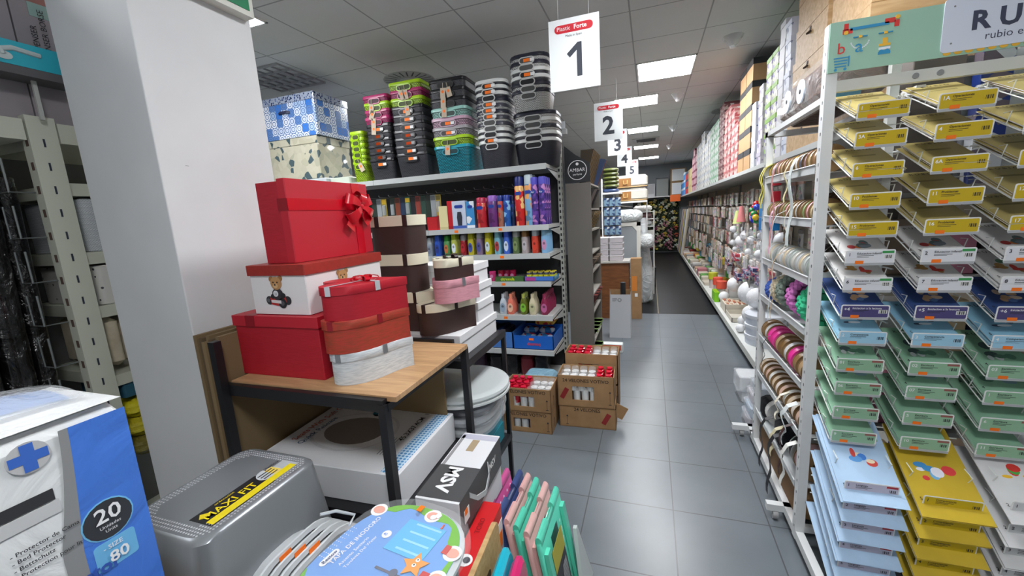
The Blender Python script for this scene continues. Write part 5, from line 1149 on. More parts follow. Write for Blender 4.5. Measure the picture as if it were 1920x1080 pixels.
t = empty('pompom_bag', (1.1, 5.15, 1.40), 'clear bag of red, blue, green and yellow shiny pompoms on the peg wall', 'packet')
cs = [(200, 30, 40), (40, 60, 200), (30, 130, 60), (220, 190, 40), (60, 90, 210), (190, 40, 60), (40, 150, 80), (200, 40, 40)]
for k in range(16): MB().ball((random.uniform(-.03, .03), random.uniform(-.16, .16), (k//3)*.036), .034, M(cs[k % 8], .2, coat=.5), 8).build('pompom', t, {0: 'red', 1: 'blue', 2: 'green', 3: 'yellow', 4: 'blue', 5: 'red', 6: 'green', 7: 'red'}[k % 8]+' pompom')
t = empty('doll_packet', (1.1, 5.95, 1.36), 'pink and lime hanging decoration cones on the peg wall', 'packet')
MB().lathe([(.055, 0), (.02, .2)], M((214, 130, 130), .5), 10).build('cone', t, 'pink cone'); MB().lathe([(.055, 0), (.02, .17)], M((206, 216, 140), .5), 10, (0, .25, -.03)).build('cone', t, 'lime cone')
# bottom shelf stock
BSZ = .1655
def fball(x, y, z, r, lab, bag=False):
    o = MB().ball((0, 0, 0), r, M((232, 232, 234), .55, pat='crinkle', p=(60, .0015)), 20).build('foam_ball', None, lab, 'foam ball', 'white foam balls' if False else None, loc=(x, y, z))
    if bag: MB().ball((0, 0, 0), r*1.03, CLEAR, 14).build('clear_film', o)
fball(1.05, 4.93, .395, .10, 'large white foam ball wrapped in film, left of the round white boxes', True)
fball(1.07, 4.80, .60, .11, 'large white foam ball wrapped in film, upper right of the pair', True)
fball(1.12, 5.35, .55, .14, 'largest white foam ball wrapped in film, upper left of the pair', True)
fball(1.0, 5.12, .27, .055, 'small white foam ball beside the round white boxes, upper', True)
fball(.955, 4.99, .215, .048, 'small white foam ball beside the round white boxes, lower')
fball(1.0, 6.40, .29, .07, 'small foam ball resting on the tray of shells')
fball(1.1, 6.2, .50, .10, 'medium foam ball left of the wrapped pair')
pos = []
for k in range(95):
    for _t in range(40):
        y = random.uniform(4.7, 7.0); z = random.uniform(.66, 1.24); x = random.uniform(1.14, 1.36); r = random.choice((.035, .05, .055, .065, .045, .08))
        if all((x-a)**2+(y-b)**2+(z-c)**2 > (r+q)**2 for a, b, c, q in pos): break
    else: continue
    pos.append((x, y, z, r)); sz = 'tiny' if r < .036 else 'small' if r < .05 else 'medium'
    o = MB().ball((0, 0, 0), r, M((226, 227, 230), .4, coat=.3), 12).build('foam_ball', None, f'{sz} white foam ball in the bagged balls hanging behind the large wrapped ones', 'foam ball', f'{sz} foam balls in hanging bags', loc=(x, y, z))
# supporting bag sheets for the balls
for k, (y, z) in enumerate([(4.9, 1.0), (5.35, .95), (5.8, 1.05), (6.25, .95), (6.7, 1.0)]):
    MB().rbox(-.1, .1, -.16, .16, -.26, .2, CLEAR, .04, .03, 4).build('clear_bag', None, f'clear plastic bag of foam balls, {seq(k, 5, "the ribbon rack", "the medicine-coloured jars")}', 'bag', 'clear bags of foam balls', loc=(1.26, y, z))
for k, (y, z, c) in enumerate([(5.4, .72, (60, 70, 120)), (4.75, .74, (70, 60, 110)), (5.1, .80, (50, 60, 110)), (5.9, .62, (60, 66, 110)), (6.1, .85, (170, 50, 70)), (6.6, .72, (40, 44, 60))]):
    MB().rbox(-.03, .03, -.13, .13, 0, .09, M(c, .4, pat='cells', p=([c, (200, 200, 210), c, (190, 80, 90)], 40, 1, False)), .005, .002).build('header_card', None, f'navy printed header card of a foam ball bag, {["middle", "right", "upper middle", "lower left", "red one on the left", "dark one far left"][k]}', 'card', 'printed header cards among the foam balls', loc=(1.08, y, z))
# round white lidded boxes
for k in range(3):
    o = MB().lathe([(.185, 0), (.19, .10)], M((206, 212, 224), .5), 32).build('round_box', None, f'round white box at the near end of the bottom shelf, {nth(k, 3)}', 'box', 'round white boxes on the bottom shelf', loc=(1.12, 4.63, BSZ+k*.105))
    MB().lathe([(.195, .068), (.196, .101), (.19, .104)], M((216, 220, 228), .5), 32).build('lid', o)
open_tray('wooden_tray', .94, 1.20, 5.42, 5.85, BSZ, .06, M((206, 200, 186), .6), 'white wooden tray holding small parts, lower of two, near the green packet')
open_tray('wooden_tray', .94, 1.20, 5.88, 6.28, BSZ, .12, M((214, 206, 190), .6), 'white wooden tray topped with shells beside the green packet')
for k in range(22): MB().ball((0, 0, 0), random.uniform(.014, .022), M([(190, 110, 80), (214, 180, 150), (226, 214, 196), (150, 90, 70)][k % 4], .5), 7, (1, 1.3, .6)).build('shell', None, f'{["rust brown", "tan", "cream", "brown"][k % 4]} shell in the tall wooden tray', 'shell', ["rust brown", "tan", "cream", "brown"][k % 4]+' shells in the tall wooden tray', loc=(.975+(k % 5)*.048, 5.92+(k//5)*.07, BSZ+.125))
tag(MB().box(.95, 1.19, 5.89, 6.27, BSZ+.007, BSZ+.108, M((226, 214, 196), .8)).build('tray_filling'), 'cream filling paper inside the tall wooden tray', 'paper')
for k in range(3):
    MB().rbox(-.035, .035, -.045, .045, 0, .15, M((130, 206, 30), .25, coat=.3), .012, .004).build('green_packet', None, f'neon green packet at the shelf edge below the orange lids, {["left", "middle", "right"][k]}', 'packet', 'neon green packets', loc=(.935, 6.62+k*.10, BSZ+.0))
for k, (y, c, n) in enumerate([(6.85, (230, 90, 70), 'coral'), (7.2, (230, 90, 70), 'coral'), (7.75, (200, 200, 60), 'yellow')]):
    o = MB().lathe([(.055, 0), (.06, .16)], M((200, 190, 186), .2), 14).build('jar', None, f'jar with {n} lid on the bottom shelf, {["right", "left", "far"][k]} one', 'jar', loc=(1.03, y, BSZ))
    MB().lathe([(.075, .16), (.075, .27), (.07, .275)], M(c, .35), 14).build('lid', o)
cl = [((206, 196, 180), 'cream'), ((170, 60, 60), 'red'), ((214, 212, 210), 'white'), ((150, 150, 150), 'grey'), ((196, 160, 130), 'tan'), ((190, 120, 130), 'rose'), ((110, 100, 96), 'dark taupe'), ((90, 150, 70), 'leaf green'), ((210, 170, 60), 'yellow')]
for k in range(90):
    y = 7.0+(k % 45)*.178; r_ = k//45; c, n = cl[random.randrange(9) if random.random() < .6 else 2*random.randrange(3)]; hh = random.uniform(.05, .17)
    if r_ == 0 and y < 8.0: continue
    MB().rbox(-.09, .09, -.085, .085, 0, hh, M(c, .5), .02, .01, 3).build('craft_box', None, f'{n} craft box on the bottom shelf, {["front", "rear"][r_]} row, {"near the coral-lidded jars" if y < 7.5 else "towards the far end" if y > 11 else "half way down the aisle"}', 'box', f'{n} craft boxes {["front", "rear"][r_]} {int(y > 7.5)+int(y > 11)}', loc=(1.01+.22*r_, y, BSZ))
sp = [((60, 160, 70), 'green'), ((206, 190, 60), 'yellow'), ((190, 40, 50), 'red'), ((80, 150, 180), 'blue'), ((210, 120, 50), 'orange'), ((226, 220, 214), 'white')]
for k in range(60):
    y = 7.0+(k % 30)*.26; z = .40+(k//30)*.17+random.uniform(-.03, .03); c, n = sp[random.randrange(6)] if random.random() < .45 else ((206, 190, 180), 'cream')
    MB().rbox(-.05, .05, -.07, .07, 0, .13, M(c, .5), .03, .02, 3).build('craft_bag', None, f'{n} bag of craft parts on the low hooks, {"near the foam balls" if y < 8 else "towards the far end"}', 'bag', f'{n} craft bags {int(y > 8)}', loc=(1.22+random.uniform(-.05, .05), y, z))
# near floor: bags by the ribbon rack foot
for k, (x, y, z, sx, sy, h, c, n) in enumerate([(.86, 3.62, 0, .16, .11, .10, (206, 208, 212), 'white box wrapped in film, lowest in the pile beyond the ribbon rack'), (.84, 3.6, .101, .16, .10, .12, (226, 228, 230), 'white open box wrapped in film on the floor beyond the ribbon rack'),
        (.80, 3.15, 0, .14, .1, .09, (190, 180, 190), 'flat film-wrapped packet of coloured paper on the floor, lowest'), (.81, 3.14, .091, .14, .1, .08, (170, 190, 210), 'flat film-wrapped bluish packet on the floor, second'), (.82, 3.16, .172, .13, .1, .08, (200, 190, 196), 'flat film-wrapped packet on the floor, third'), (.83, 3.15, .253, .12, .1, .07, (180, 190, 200), 'flat film-wrapped packet on the floor, topmost')]):
    o = MB().rbox(-sx, sx, -sy, sy, 0, h, M(c, .4), .02, .008).build('wrapped_packet', None, n, 'packet', loc=(x, y, z)); MB().rbox(-sx-.015, sx+.01, -sy-.01, sy+.01, 0, h+.0008, FILM, .03, .0003).build('clear_film', o)
# ================================================================== WHITE RIBBON RACK
PW2 = M((214, 216, 216), .35)
rr_ = empty('ribbon_rack', (.79, 2.42, 0), 'white metal rack on castors full of ribbon spools beside the booklet rack', 'display rack')
ox, oy = .79, 2.42
def post(x, y, z1, nm='post'):
    b = MB().box(x-ox-.017, x-ox+.017, y-oy-.02, y-oy+.02, .045, z1, PW2)
    for k in range(30): b.box(x-ox-.0185, x-ox-.0168, y-oy-.004, y-oy+.004, .12+k*.062, .135+k*.062, M((120, 122, 122), .5))
    return b.build(nm, rr_)
post(.652, 2.82, 1.99); post(.95, 2.82, 1.99)
MB().box(.635-ox, .967-ox, 2.80-oy, 2.84-oy, 1.96, 1.99, PW2).build('top_rail', rr_)
for x in (.652, .95): MB().box(x-ox-.014, x-ox+.014, 2.02-oy, 2.80-oy, 1.965, 1.99, PW2).build('top_rail', rr_)
MB().box(.636-ox, .668-ox, 1.42-oy, 2.9-oy, .045, .085, PW2).build('base_rail', rr_)
MB().box(.54-ox, .98-ox, 2.95-oy, 2.99-oy, .05, .085, PW2).build('cross_foot', rr_)
MB().box(.56-ox, .98-ox, 2.14-oy, 2.175-oy, .05, .085, PW2).build('cross_foot', rr_)
MB().box(.636-ox, .668-ox, 2.88-oy, 2.99-oy, .05, .085, PW2).build('base_rail', rr_)
def castor(x, y, par, o_):
    MB().lathe([(.001, -.012), (.024, -.012), (.026, 0), (.024, .012), (.001, .012)], M((150, 150, 150), .4), 14, (x-o_[0], y-o_[1], .0265), axis='x').box(x-o_[0]-.016, x-o_[0]+.016, y-o_[1]-.01, y-o_[1]+.01, .03, .05, M((170, 172, 172), .3, metal=.6)).build('castor', par)
castor(.60, 2.97, rr_, (ox, oy)); castor(.60, 2.155, rr_, (ox, oy)); castor(.92, 2.97, rr_, (ox, oy))
zs = [1.735, 1.515, 1.268, 1.042, .79, .555, .30]
for i, z in enumerate(zs):
    b = MB(); b.tube([(.64-ox, 2.04-oy, z), (.64-ox, 2.81-oy, z)], .0035, PW2, 6); b.tube([(.93-ox, 2.04-oy, z+.03), (.93-ox, 2.81-oy, z+.03)], .0035, PW2, 6)
    b.box(.642-ox, .93-ox, 2.045-oy, 2.80-oy, z-.035, z-.032, M((206, 210, 212), .3))
    b.box(.641-ox, .643-ox, 2.045-oy, 2.80-oy, z-.034, z-.002, M((214, 218, 220), .2))
    b.build('spool_tray', rr_)
KF = M((150, 118, 78), .8, pat='noise', p=((132, 102, 64), 30, .3, .7)); 
_sp = {}
def spool(col, r, t, fl, metal=0):
    key = (col, r, t, fl, metal)
    if key not in _sp:
        F = M(fl, .6) if fl != (150, 118, 78) else KF
        b = MB()
        for s in (0, t-.003): b.lathe([(r*.25, s), (r, s), (r, s+.003), (r*.25, s+.003)], F, 24, axis='y', cap=False)
        b.lathe([(r*.25, 0), (r*.25, t)], KRAFTD, 12, axis='y', cap=False)
        o = b.build('ribbon_spool')
        MB().lathe([(r*.4, .0032), (r*.96, .0035), (r*.96, t-.0035), (r*.4, t-.0032)], M(col, .35, metal=metal), 24, axis='y', cap=False).build('ribbon', o)
        _sp[key] = o; return o
    return dup(_sp[key])
kf = (150, 118, 78)
specs = [
    (0, 13, .056, [((200, 190, 60), 'yellow', kf), ((206, 208, 210), 'white', kf), ((60, 80, 110), 'navy', kf), ((214, 170, 176), 'pink', kf), ((190, 170, 130), 'beige', kf), ((150, 110, 70), 'brown', kf), ((160, 120, 80), 'tan', kf)], 'top tray'),
    (1, 15, .057, [((120, 160, 100), 'green', kf), ((206, 150, 160), 'pink', kf), ((196, 180, 140), 'beige', kf), ((210, 206, 196), 'cream', kf), ((190, 196, 196), 'silver', kf), ((160, 130, 90), 'tan', kf)], 'second tray'),
    (2, 15, .062, [((206, 204, 196), 'cream', (210, 206, 196)), ((206, 208, 208), 'silver', (206, 208, 206)), ((200, 180, 140), 'gold', (214, 206, 190)), ((170, 176, 170), 'grey', (196, 200, 198)), ((150, 160, 150), 'sage', (190, 196, 192))], 'third tray'),
    (4, 10, .064, [((130, 96, 50), 'brown', kf), ((206, 208, 206), 'white', kf), ((230, 50, 150), 'hot pink', (230, 60, 150)), ((140, 106, 66), 'tan', kf), ((180, 150, 110), 'beige', kf)], 'fifth tray'),
    (5, 11, .058, [((206, 186, 160), 'ecru', kf), ((226, 216, 206), 'lace white', kf), ((214, 180, 160), 'peach', kf), ((220, 220, 214), 'white', kf)], 'sixth tray'),
]
for i, n, r, cl_, nm_ in specs:
    z = zs[i]-.032+r+.001
    for k in range(n):
        c, cn, fl = cl_[k % len(cl_)] if i != 4 or k != 3 else cl_[2]
        th = (.735/n)*.66
        o = spool(c, r, round(th, 4), fl); o.location = (.645+r+.004, 2.79-k*(.735/n)-th, z)
        tag(o, f'spool of {cn} ribbon in the {nm_}, {seq(k, n, "the far post", "the booklet rack")}', 'ribbon spool', f'ribbon spools in the {nm_}')
for k in range(5):
    for i, c, cn in ((1, (70, 46, 36), 'dark brown'), (2, (90, 80, 70), 'grey brown')):
        o = spool(c, .07, .03, (96, 66, 46) if i == 1 else (70, 64, 60)); o.location = (.87, 2.40-k*.06, zs[i]+.09+.0); o.location.z = zs[i]-.031+.07
        o.location.x = .645+2*[.078, .06, .065][i]+.075+.006
        tag(o, f'{cn} spool behind the front row of the {["", "second", "third"][i]} tray, {seq(k, 5, "its far post", "the booklet rack")}', 'ribbon spool', 'dark spools in the rear of the trays')
# braided yarn coils on the fourth tray
def coil(y, r, c, lab, t=.075):
    o = empty('yarn_coil', (.645+r+.016, y, zs[3]-.031+r+.012), lab, 'yarn', 'braided yarn coils on the fourth tray')
    b = MB()
    for j in range(3):
        for k in range(18):
            a = 2*math.pi*k/18+j*.2; q = r*.92; b.ball((q*math.cos(a), -t/2+j*t/2.6, q*math.sin(a)), .019, M(c, .9), 6, (1, 1.2, 1))
        for k in range(11):
            a = 2*math.pi*k/11+j*.3; q = r*.52; b.ball((q*math.cos(a), -t/2+j*t/2.6, q*math.sin(a)), .019, M(dark(c, .85), .9), 6)
    b.build('braided_yarn', o); return o
for y, r, c, lab in [(2.735, .06, (60, 90, 170), 'blue and white braided yarn coil at the far end of the fourth tray'), (2.645, .075, (196, 186, 160), 'cream braided yarn coil beside the blue one'), (2.535, .088, (120, 134, 124), 'grey green braided yarn coil in the middle of the fourth tray'), (2.36, .095, (206, 120, 190), 'lilac pink braided yarn coil on the fourth tray'), (2.19, .09, (60, 190, 140), 'mint green braided yarn coil nearest the booklet rack')]: coil(y, r, c, lab)
tag(MB().ball((.88, 2.42, zs[3]+.055), .06, M((150, 70, 110), .9, pat='crinkle', p=(60, .01)), 12).build('yarn_ball'), 'purple yarn ball behind the lilac coil', 'yarn')
tag(MB().ball((.885, 2.26, zs[3]+.055), .06, M((190, 180, 40), .9, pat='crinkle', p=(60, .01)), 12).build('yarn_ball'), 'yellow yarn ball behind the mint coil', 'yarn')
# lowest tray: lace and black trims
o = spool((30, 30, 34), .09, .05, (190, 192, 190)); o.location = (.75, 2.18, .36); tag(o, 'grey spool of black trim in the lowest tray', 'ribbon spool')
o = spool((190, 150, 150), .085, .06, kf); o.location = (.745, 2.08, .36); tag(o, 'spool of rose lace nearest the booklet rack in the lowest tray', 'ribbon spool')
o = spool((226, 224, 220), .075, .05, (206, 206, 204)); o.location = (.735, 2.62, .345); tag(o, 'white spool of pearl trim in the lowest tray', 'ribbon spool')
for k, (y, c, lab, w) in enumerate([(2.74, (24, 24, 28), 'bundle of black fabric trim at the far end of the lowest tray', .06), (2.42, (26, 26, 30), 'folded black fabric trim in the lowest tray', .07)]):
    MB().rbox(-.10, .08, -w, w, 0, .13, M(c, .9, pat='crinkle', p=(30, .01)), .03, .02, 4).build('fabric_trim', None, lab, 'trim', loc=(.76, y, .2695))
MB().box(.67, .93, 2.06, 2.78, .09, .20, KRAFT).box(.665, .67, 2.06, 2.78, .09, .22, KRAFTD).build('cardboard_tray', None, 'kraft cardboard tray standing on the base of the ribbon rack', 'tray')
# hanging ribbon tails
def tail(y, z0, L, c, lab, w=.022, x=.625, wav=.012, pat=None, p=None):
    pts = [(x-.004-.006*math.sin(k*.9), y+wav*math.sin(k*1.1), z0-L*k/9) for k in range(10)]
    pts = [(x+.05, y, z0+.05), (x+.01, y, z0+.03)]+pts
    tag(MB().strip(pts, (0, w, .0), .0014, M(c, .5, pat=pat, p=p)).build('ribbon_tail'), lab, 'ribbon')
tail(2.79, 1.76, .20, (214, 206, 90), 'yellow ribbon end hanging over the far post', .03)
tail(2.80, 1.76, .17, (224, 214, 100), 'second yellow ribbon end behind the first', .02, .618)
tail(2.50, 1.76, .40, (206, 140, 140), 'long pink patterned ribbon hanging from the top tray', .022, .61)
tail(2.35, 1.75, .16, (206, 196, 150), 'short cream ribbon hanging from the top tray', .02)
tail(2.22, 1.75, .36, (200, 208, 206), 'long silvery lace ribbon hanging from the top tray', .04, .612)
tail(2.57, 1.535, .22, (214, 170, 190), 'pink lace ribbon end hanging from the second tray', .03)
tail(2.31, 1.53, .20, (214, 210, 196), 'thin cream cord hanging from the second tray', .008)
tail(2.42, 1.50, .52, (206, 212, 212), 'string of white pearls hanging from the second tray', .008, .6)
tail(2.38, 1.30, .30, (200, 170, 130), 'beaded gold cord hanging from the third tray', .008, .6)
tail(2.60, .80, .14, (60, 60, 60), 'dark cord hanging from the fifth tray', .006)
tail(2.30, .58, .10, (226, 220, 200), 'cream bow end tied to the fifth tray', .02)
tail(2.13, .60, .16, (206, 212, 212), 'wide silver satin ribbon hanging over the sixth tray', .035, .61, .02)
tail(2.35, .36, .12, (206, 196, 160), 'cream braid hanging out of the lowest tray', .03)
tail(2.50, .34, .26, (24, 24, 28), 'black ribbon hanging to the base rail', .03, .612)
tail(2.31, .34, .30, (26, 26, 30), 'second black ribbon hanging beside the brown tray', .035, .608)
tail(2.12, .50, .22, (60, 30, 30), 'dark brown picot trim hanging in front of the lace', .02, .604)
tail(2.09, .42, .20, (226, 226, 220), 'white lace piece hanging nearest the booklet rack', .03, .606)
# bag of brown bows with white discs on top of the rack
t = empty('bow_bag', (.80, 2.45, 1.991), 'clear bag of brown bows with two white discs lying on the ribbon rack', 'bag')
MB().rbox(-.12, .13, -.30, .34, .0, .20, M((96, 66, 50), .35, pat='crinkle', p=(9, .05)), .06, .05, 5).build('bows', t)
MB().rbox(-.132, .14, -.33, .37, .0, .22, M((245, 248, 250), .08, alpha=.14, spec=1), .07, .05, 5).build('clear_bag', t)
for y in (-.10, .10): MB().lathe([(.001, -.006), (.052, -.006), (.052, 0)], M((206, 218, 232), .4), 20, (-.136, y, .10), axis='x').lathe([(.001, -.0075), (.010, -.0075), (.01, -.006)], INK, 10, (-.136, y, .10), axis='x').build('white_disc', t)
# ================================================================== BOOKLET RACK WITH MINT BANNER
RBX, RBY = 1.19, 1.99
rk = empty('booklet_rack', (RBX, RBY, 0), 'white wire booklet rack with mint banner and rows of labelled trays', 'display rack')
b = MB().box(.633-RBX, .670-RBX, -.02, .02, .045, 2.235, PW2)
for k in range(36): b.box(.6318-RBX, .6332-RBX, -.008, -.002, .1+k*.058, .112+k*.058, M((120, 122, 122), .5))
b.build('post', rk); MB().box(1.84-RBX, 1.87-RBX, -.02, .02, .045, 2.235, PW2).build('post', rk)
MB().box(.66-RBX, 1.85-RBX, -.012, .012, 1.995, 2.035, M((204, 206, 202), .4)).build('cross_bar', rk)
MB().box(.66-RBX, 1.85-RBX, -.012, .012, .08, .11, PW2).build('cross_bar', rk)
castor(.652, 1.47, rk, (RBX, RBY)); castor(1.855, 1.99, rk, (RBX, RBY))
for x in (.93, 1.0):
    MB().lathe([(.001, -.016), (.010, -.016), (.010, -.012)], M((170, 172, 172), .3, metal=.7), 12, (x-RBX-.02, 0, 2.015), axis='y').build('bolt', rk)
# banner
MINT_ = M((152, 190, 170), .5)
bn = MB().box(.636-RBX, 1.86-RBX, -.026, -.021, 2.062, 2.236, MINT_).build('banner', rk)
d = MB(); yb = -.0262; U, V = X_, Z_; bx = .640-RBX
RD = M((206, 56, 50), .5); BU = M((50, 140, 186), .5); YW = M((232, 180, 60), .5); WHp = M((228, 234, 240), .5)
def P(x, z): return (bx+x, yb, 2.062+z)
d.patch(P(.115, .142), U, V, .115, .010, BU); d.patch(P(.05, .136), U, V, .030, .016, RD).patch(P(.045, .152), U, V, .014, .022, RD).patch(P(.175, .150), U, V, .03, .016, RD).patch(P(.195, .138), U, V, .014, .022, RD)
d.disc(P(.045, .132), U, V, .007, YW, .002, 10).disc(P(.196, .158), U, V, .007, YW, .002, 10)
for q in (.09, .165): d.patch(P(q, .112), U, V, .042, .004, BU, .002).patch(P(q, .112), U, V, .01, .008, YW, .003)
d.text('b', P(.02, .062), U, V, .055, RD, .004); d.text('a', P(.075, .060), U, V, .062, BU, .004)
for k in range(14):
    a = math.pi*(.05+.9*k/13); d.patch(P(.09+.027*math.cos(a+math.pi)*1, .098-.025*math.sin(a)), U, V, .004, .004, WHp, .0005)
d.patch(P(.165, .072), U, V, .034, .008, YW).patch(P(.165, .085), U, V, .014, .020, YW).shape([(-.018, 0), (-.01, .010), (0, .004), (.009, .010), (.018, 0), (.018, -.008), (-.018, -.008)], P(.165, .048), U, V, BU).patch(P(.165, .060), U, V, .034, .008, WHp)
for k in range(4): d.patch(P(.035, .018+k*.010), U, V, .045-.003*(3-k), .004, BU)
d.patch(P(.060, .034), U, V, .004, .036, BU).disc(P(.020, .008), U, V, .005, BU, .001, 10).disc(P(.050, .008), U, V, .005, BU, .001, 10)
d.build('banner_pictures', bn)
l = MB().shape([(x, z) for x, z in rrect(.325, 1.0, .012, .185, .012, 3)], (bx, yb, 2.062), U, V, M((206, 212, 226), .5), .003)
for k in range(18): l.disc((bx+.345+k*.03, yb, 2.062+.010), U, V, .011, YW, .0015, 12, .007)
l.text('R U B I O', P(.40, .075), U, V, .082, M((60, 64, 84), .5), .035, th=.0035); l.text('rubio educacion', P(.44, .038), U, V, .034, M((60, 64, 84), .5), .0, th=.0035)
for z in (.04, .158): l.disc(P(.352, z), U, V, .003, GREYP, .0035, 8)
l.build('name_plate', bn)
# trays
wire = M((216, 218, 214), .35)
TD = .185; TH = .098
def booklet(col, kind, w, h_, extra):
    key = (col, kind, w)
    if key not in _bk:
        CV = M(col, .45, pat='noise', p=(tuple(int(q*.93) for q in col), 7, .35, .65))
        b = MB().box(-w/2, w/2, 0, h_, 0, .0016, M((226, 226, 226), .7)).box(-w/2, w/2, -.0006, h_, .0016, .0024, CV)
        o = b.build('booklet'); g = MB()
        if kind == 'plain': g.patch((0, h_*.62, .0024), X_, Y_, w*.5, .012, M(dark(col, .75), .6), .0002)
        else:
            rnd = random.Random(kind)
            for k in range(7):
                g.disc((rnd.uniform(-w*.22, w*.22), h_*.45+rnd.uniform(-.03, .04), .0024+k*.0001), X_, Y_, rnd.uniform(.008, .022), M(extra[k % len(extra)], .6), .0003, 12, rnd.uniform(.006, .02))
            g.text(str(rnd.randint(1, 6)), (-w*.42, h_*.16, .0024), X_, Y_, .016, INK, .01)
        if kind != 'plain' or True: g.text('R U B I O', (0, h_*.86, .0024), X_, Y_, .020, M(dark(col, .35), .6), .01, 'c')
        g.build('cover_print', o); _bk[key] = o; return o
    return dup(_bk[key])
YEL = (206, 176, 24); KB = (184, 168, 104)
rows_ = [
 (222, KB, 'plain', YEL, (250, 250, 250), ['1', '1A', '2A'], 'Operaciones', 'yellow'), (275, KB, 'plain', YEL, (250,)*3, ['3A', '4', '5A'], 'Operaciones', 'yellow'),
 (332, KB, 'plain', YEL, (250,)*3, ['6', '6A', '7'], 'Operaciones', 'yellow'), (388, KB, 'plain', YEL, (250,)*3, ['10', '11', '12'], 'Problemas', 'yellow'), (441, KB, 'plain', YEL, (250,)*3, ['15', '16', '17'], 'Problemas', 'yellow'),
 (492, (216, 214, 212), 'w1', (226, 226, 230), (50, 50, 60), ['1', '2', '3'], 'Educacion infantil', 'white'), (542, (216, 214, 212), 'w2', (226, 226, 230), (50, 50, 60), ['6', '7', '8'], 'Educacion infantil', 'white'),
 (592, (54, 78, 132), 'n1', (78, 70, 120), (240,)*3, ['+4', '+5', '+6'], 'Iniciacion a la lectura', 'purple'), (640, (140, 190, 214), 'l1', (160, 204, 226), (240,)*3, ['2', '3', '4'], 'Competencia', 'light blue'),
 (690, (140, 184, 154), 'g1', (146, 186, 152), (240,)*3, ['01', '02', '03'], 'Escritura', 'green'), (733, (140, 184, 154), 'g2', (146, 186, 152), (240,)*3, ['06', '07', '1'], 'Escritura', 'green'),
 (778, (140, 184, 154), 'plain', (146, 186, 152), (240,)*3, ['4', '5', '6'], 'Escritura', 'green'), (822, (140, 184, 154), 'plain', (146, 186, 152), (240,)*3, ['9', '10', '11'], 'Escritura', 'green')]
PAL = {'w1': [(190, 60, 60), (90, 110, 110), (120, 130, 140), (214, 120, 60)], 'w2': [(150, 110, 60), (170, 130, 70), (190, 60, 50), (80, 120, 90)], 'n1': [(200, 160, 120), (214, 190, 160), (90, 120, 170)], 'l1': [(60, 70, 90), (230, 232, 236), (90, 130, 160)], 'g1': [(70, 90, 90), (220, 224, 224), (90, 130, 110)], 'g2': [(130, 160, 170), (90, 130, 110), (170, 196, 190)], 'b1': [(90, 150, 210), (206, 70, 60), (230, 210, 180), (60, 120, 200)], 'y1': [(60, 140, 200), (214, 60, 60), (230, 230, 240), (120, 180, 220)], 'r1': [(206, 50, 40), (230, 180, 40), (70, 160, 70)]}
nonpics = 0
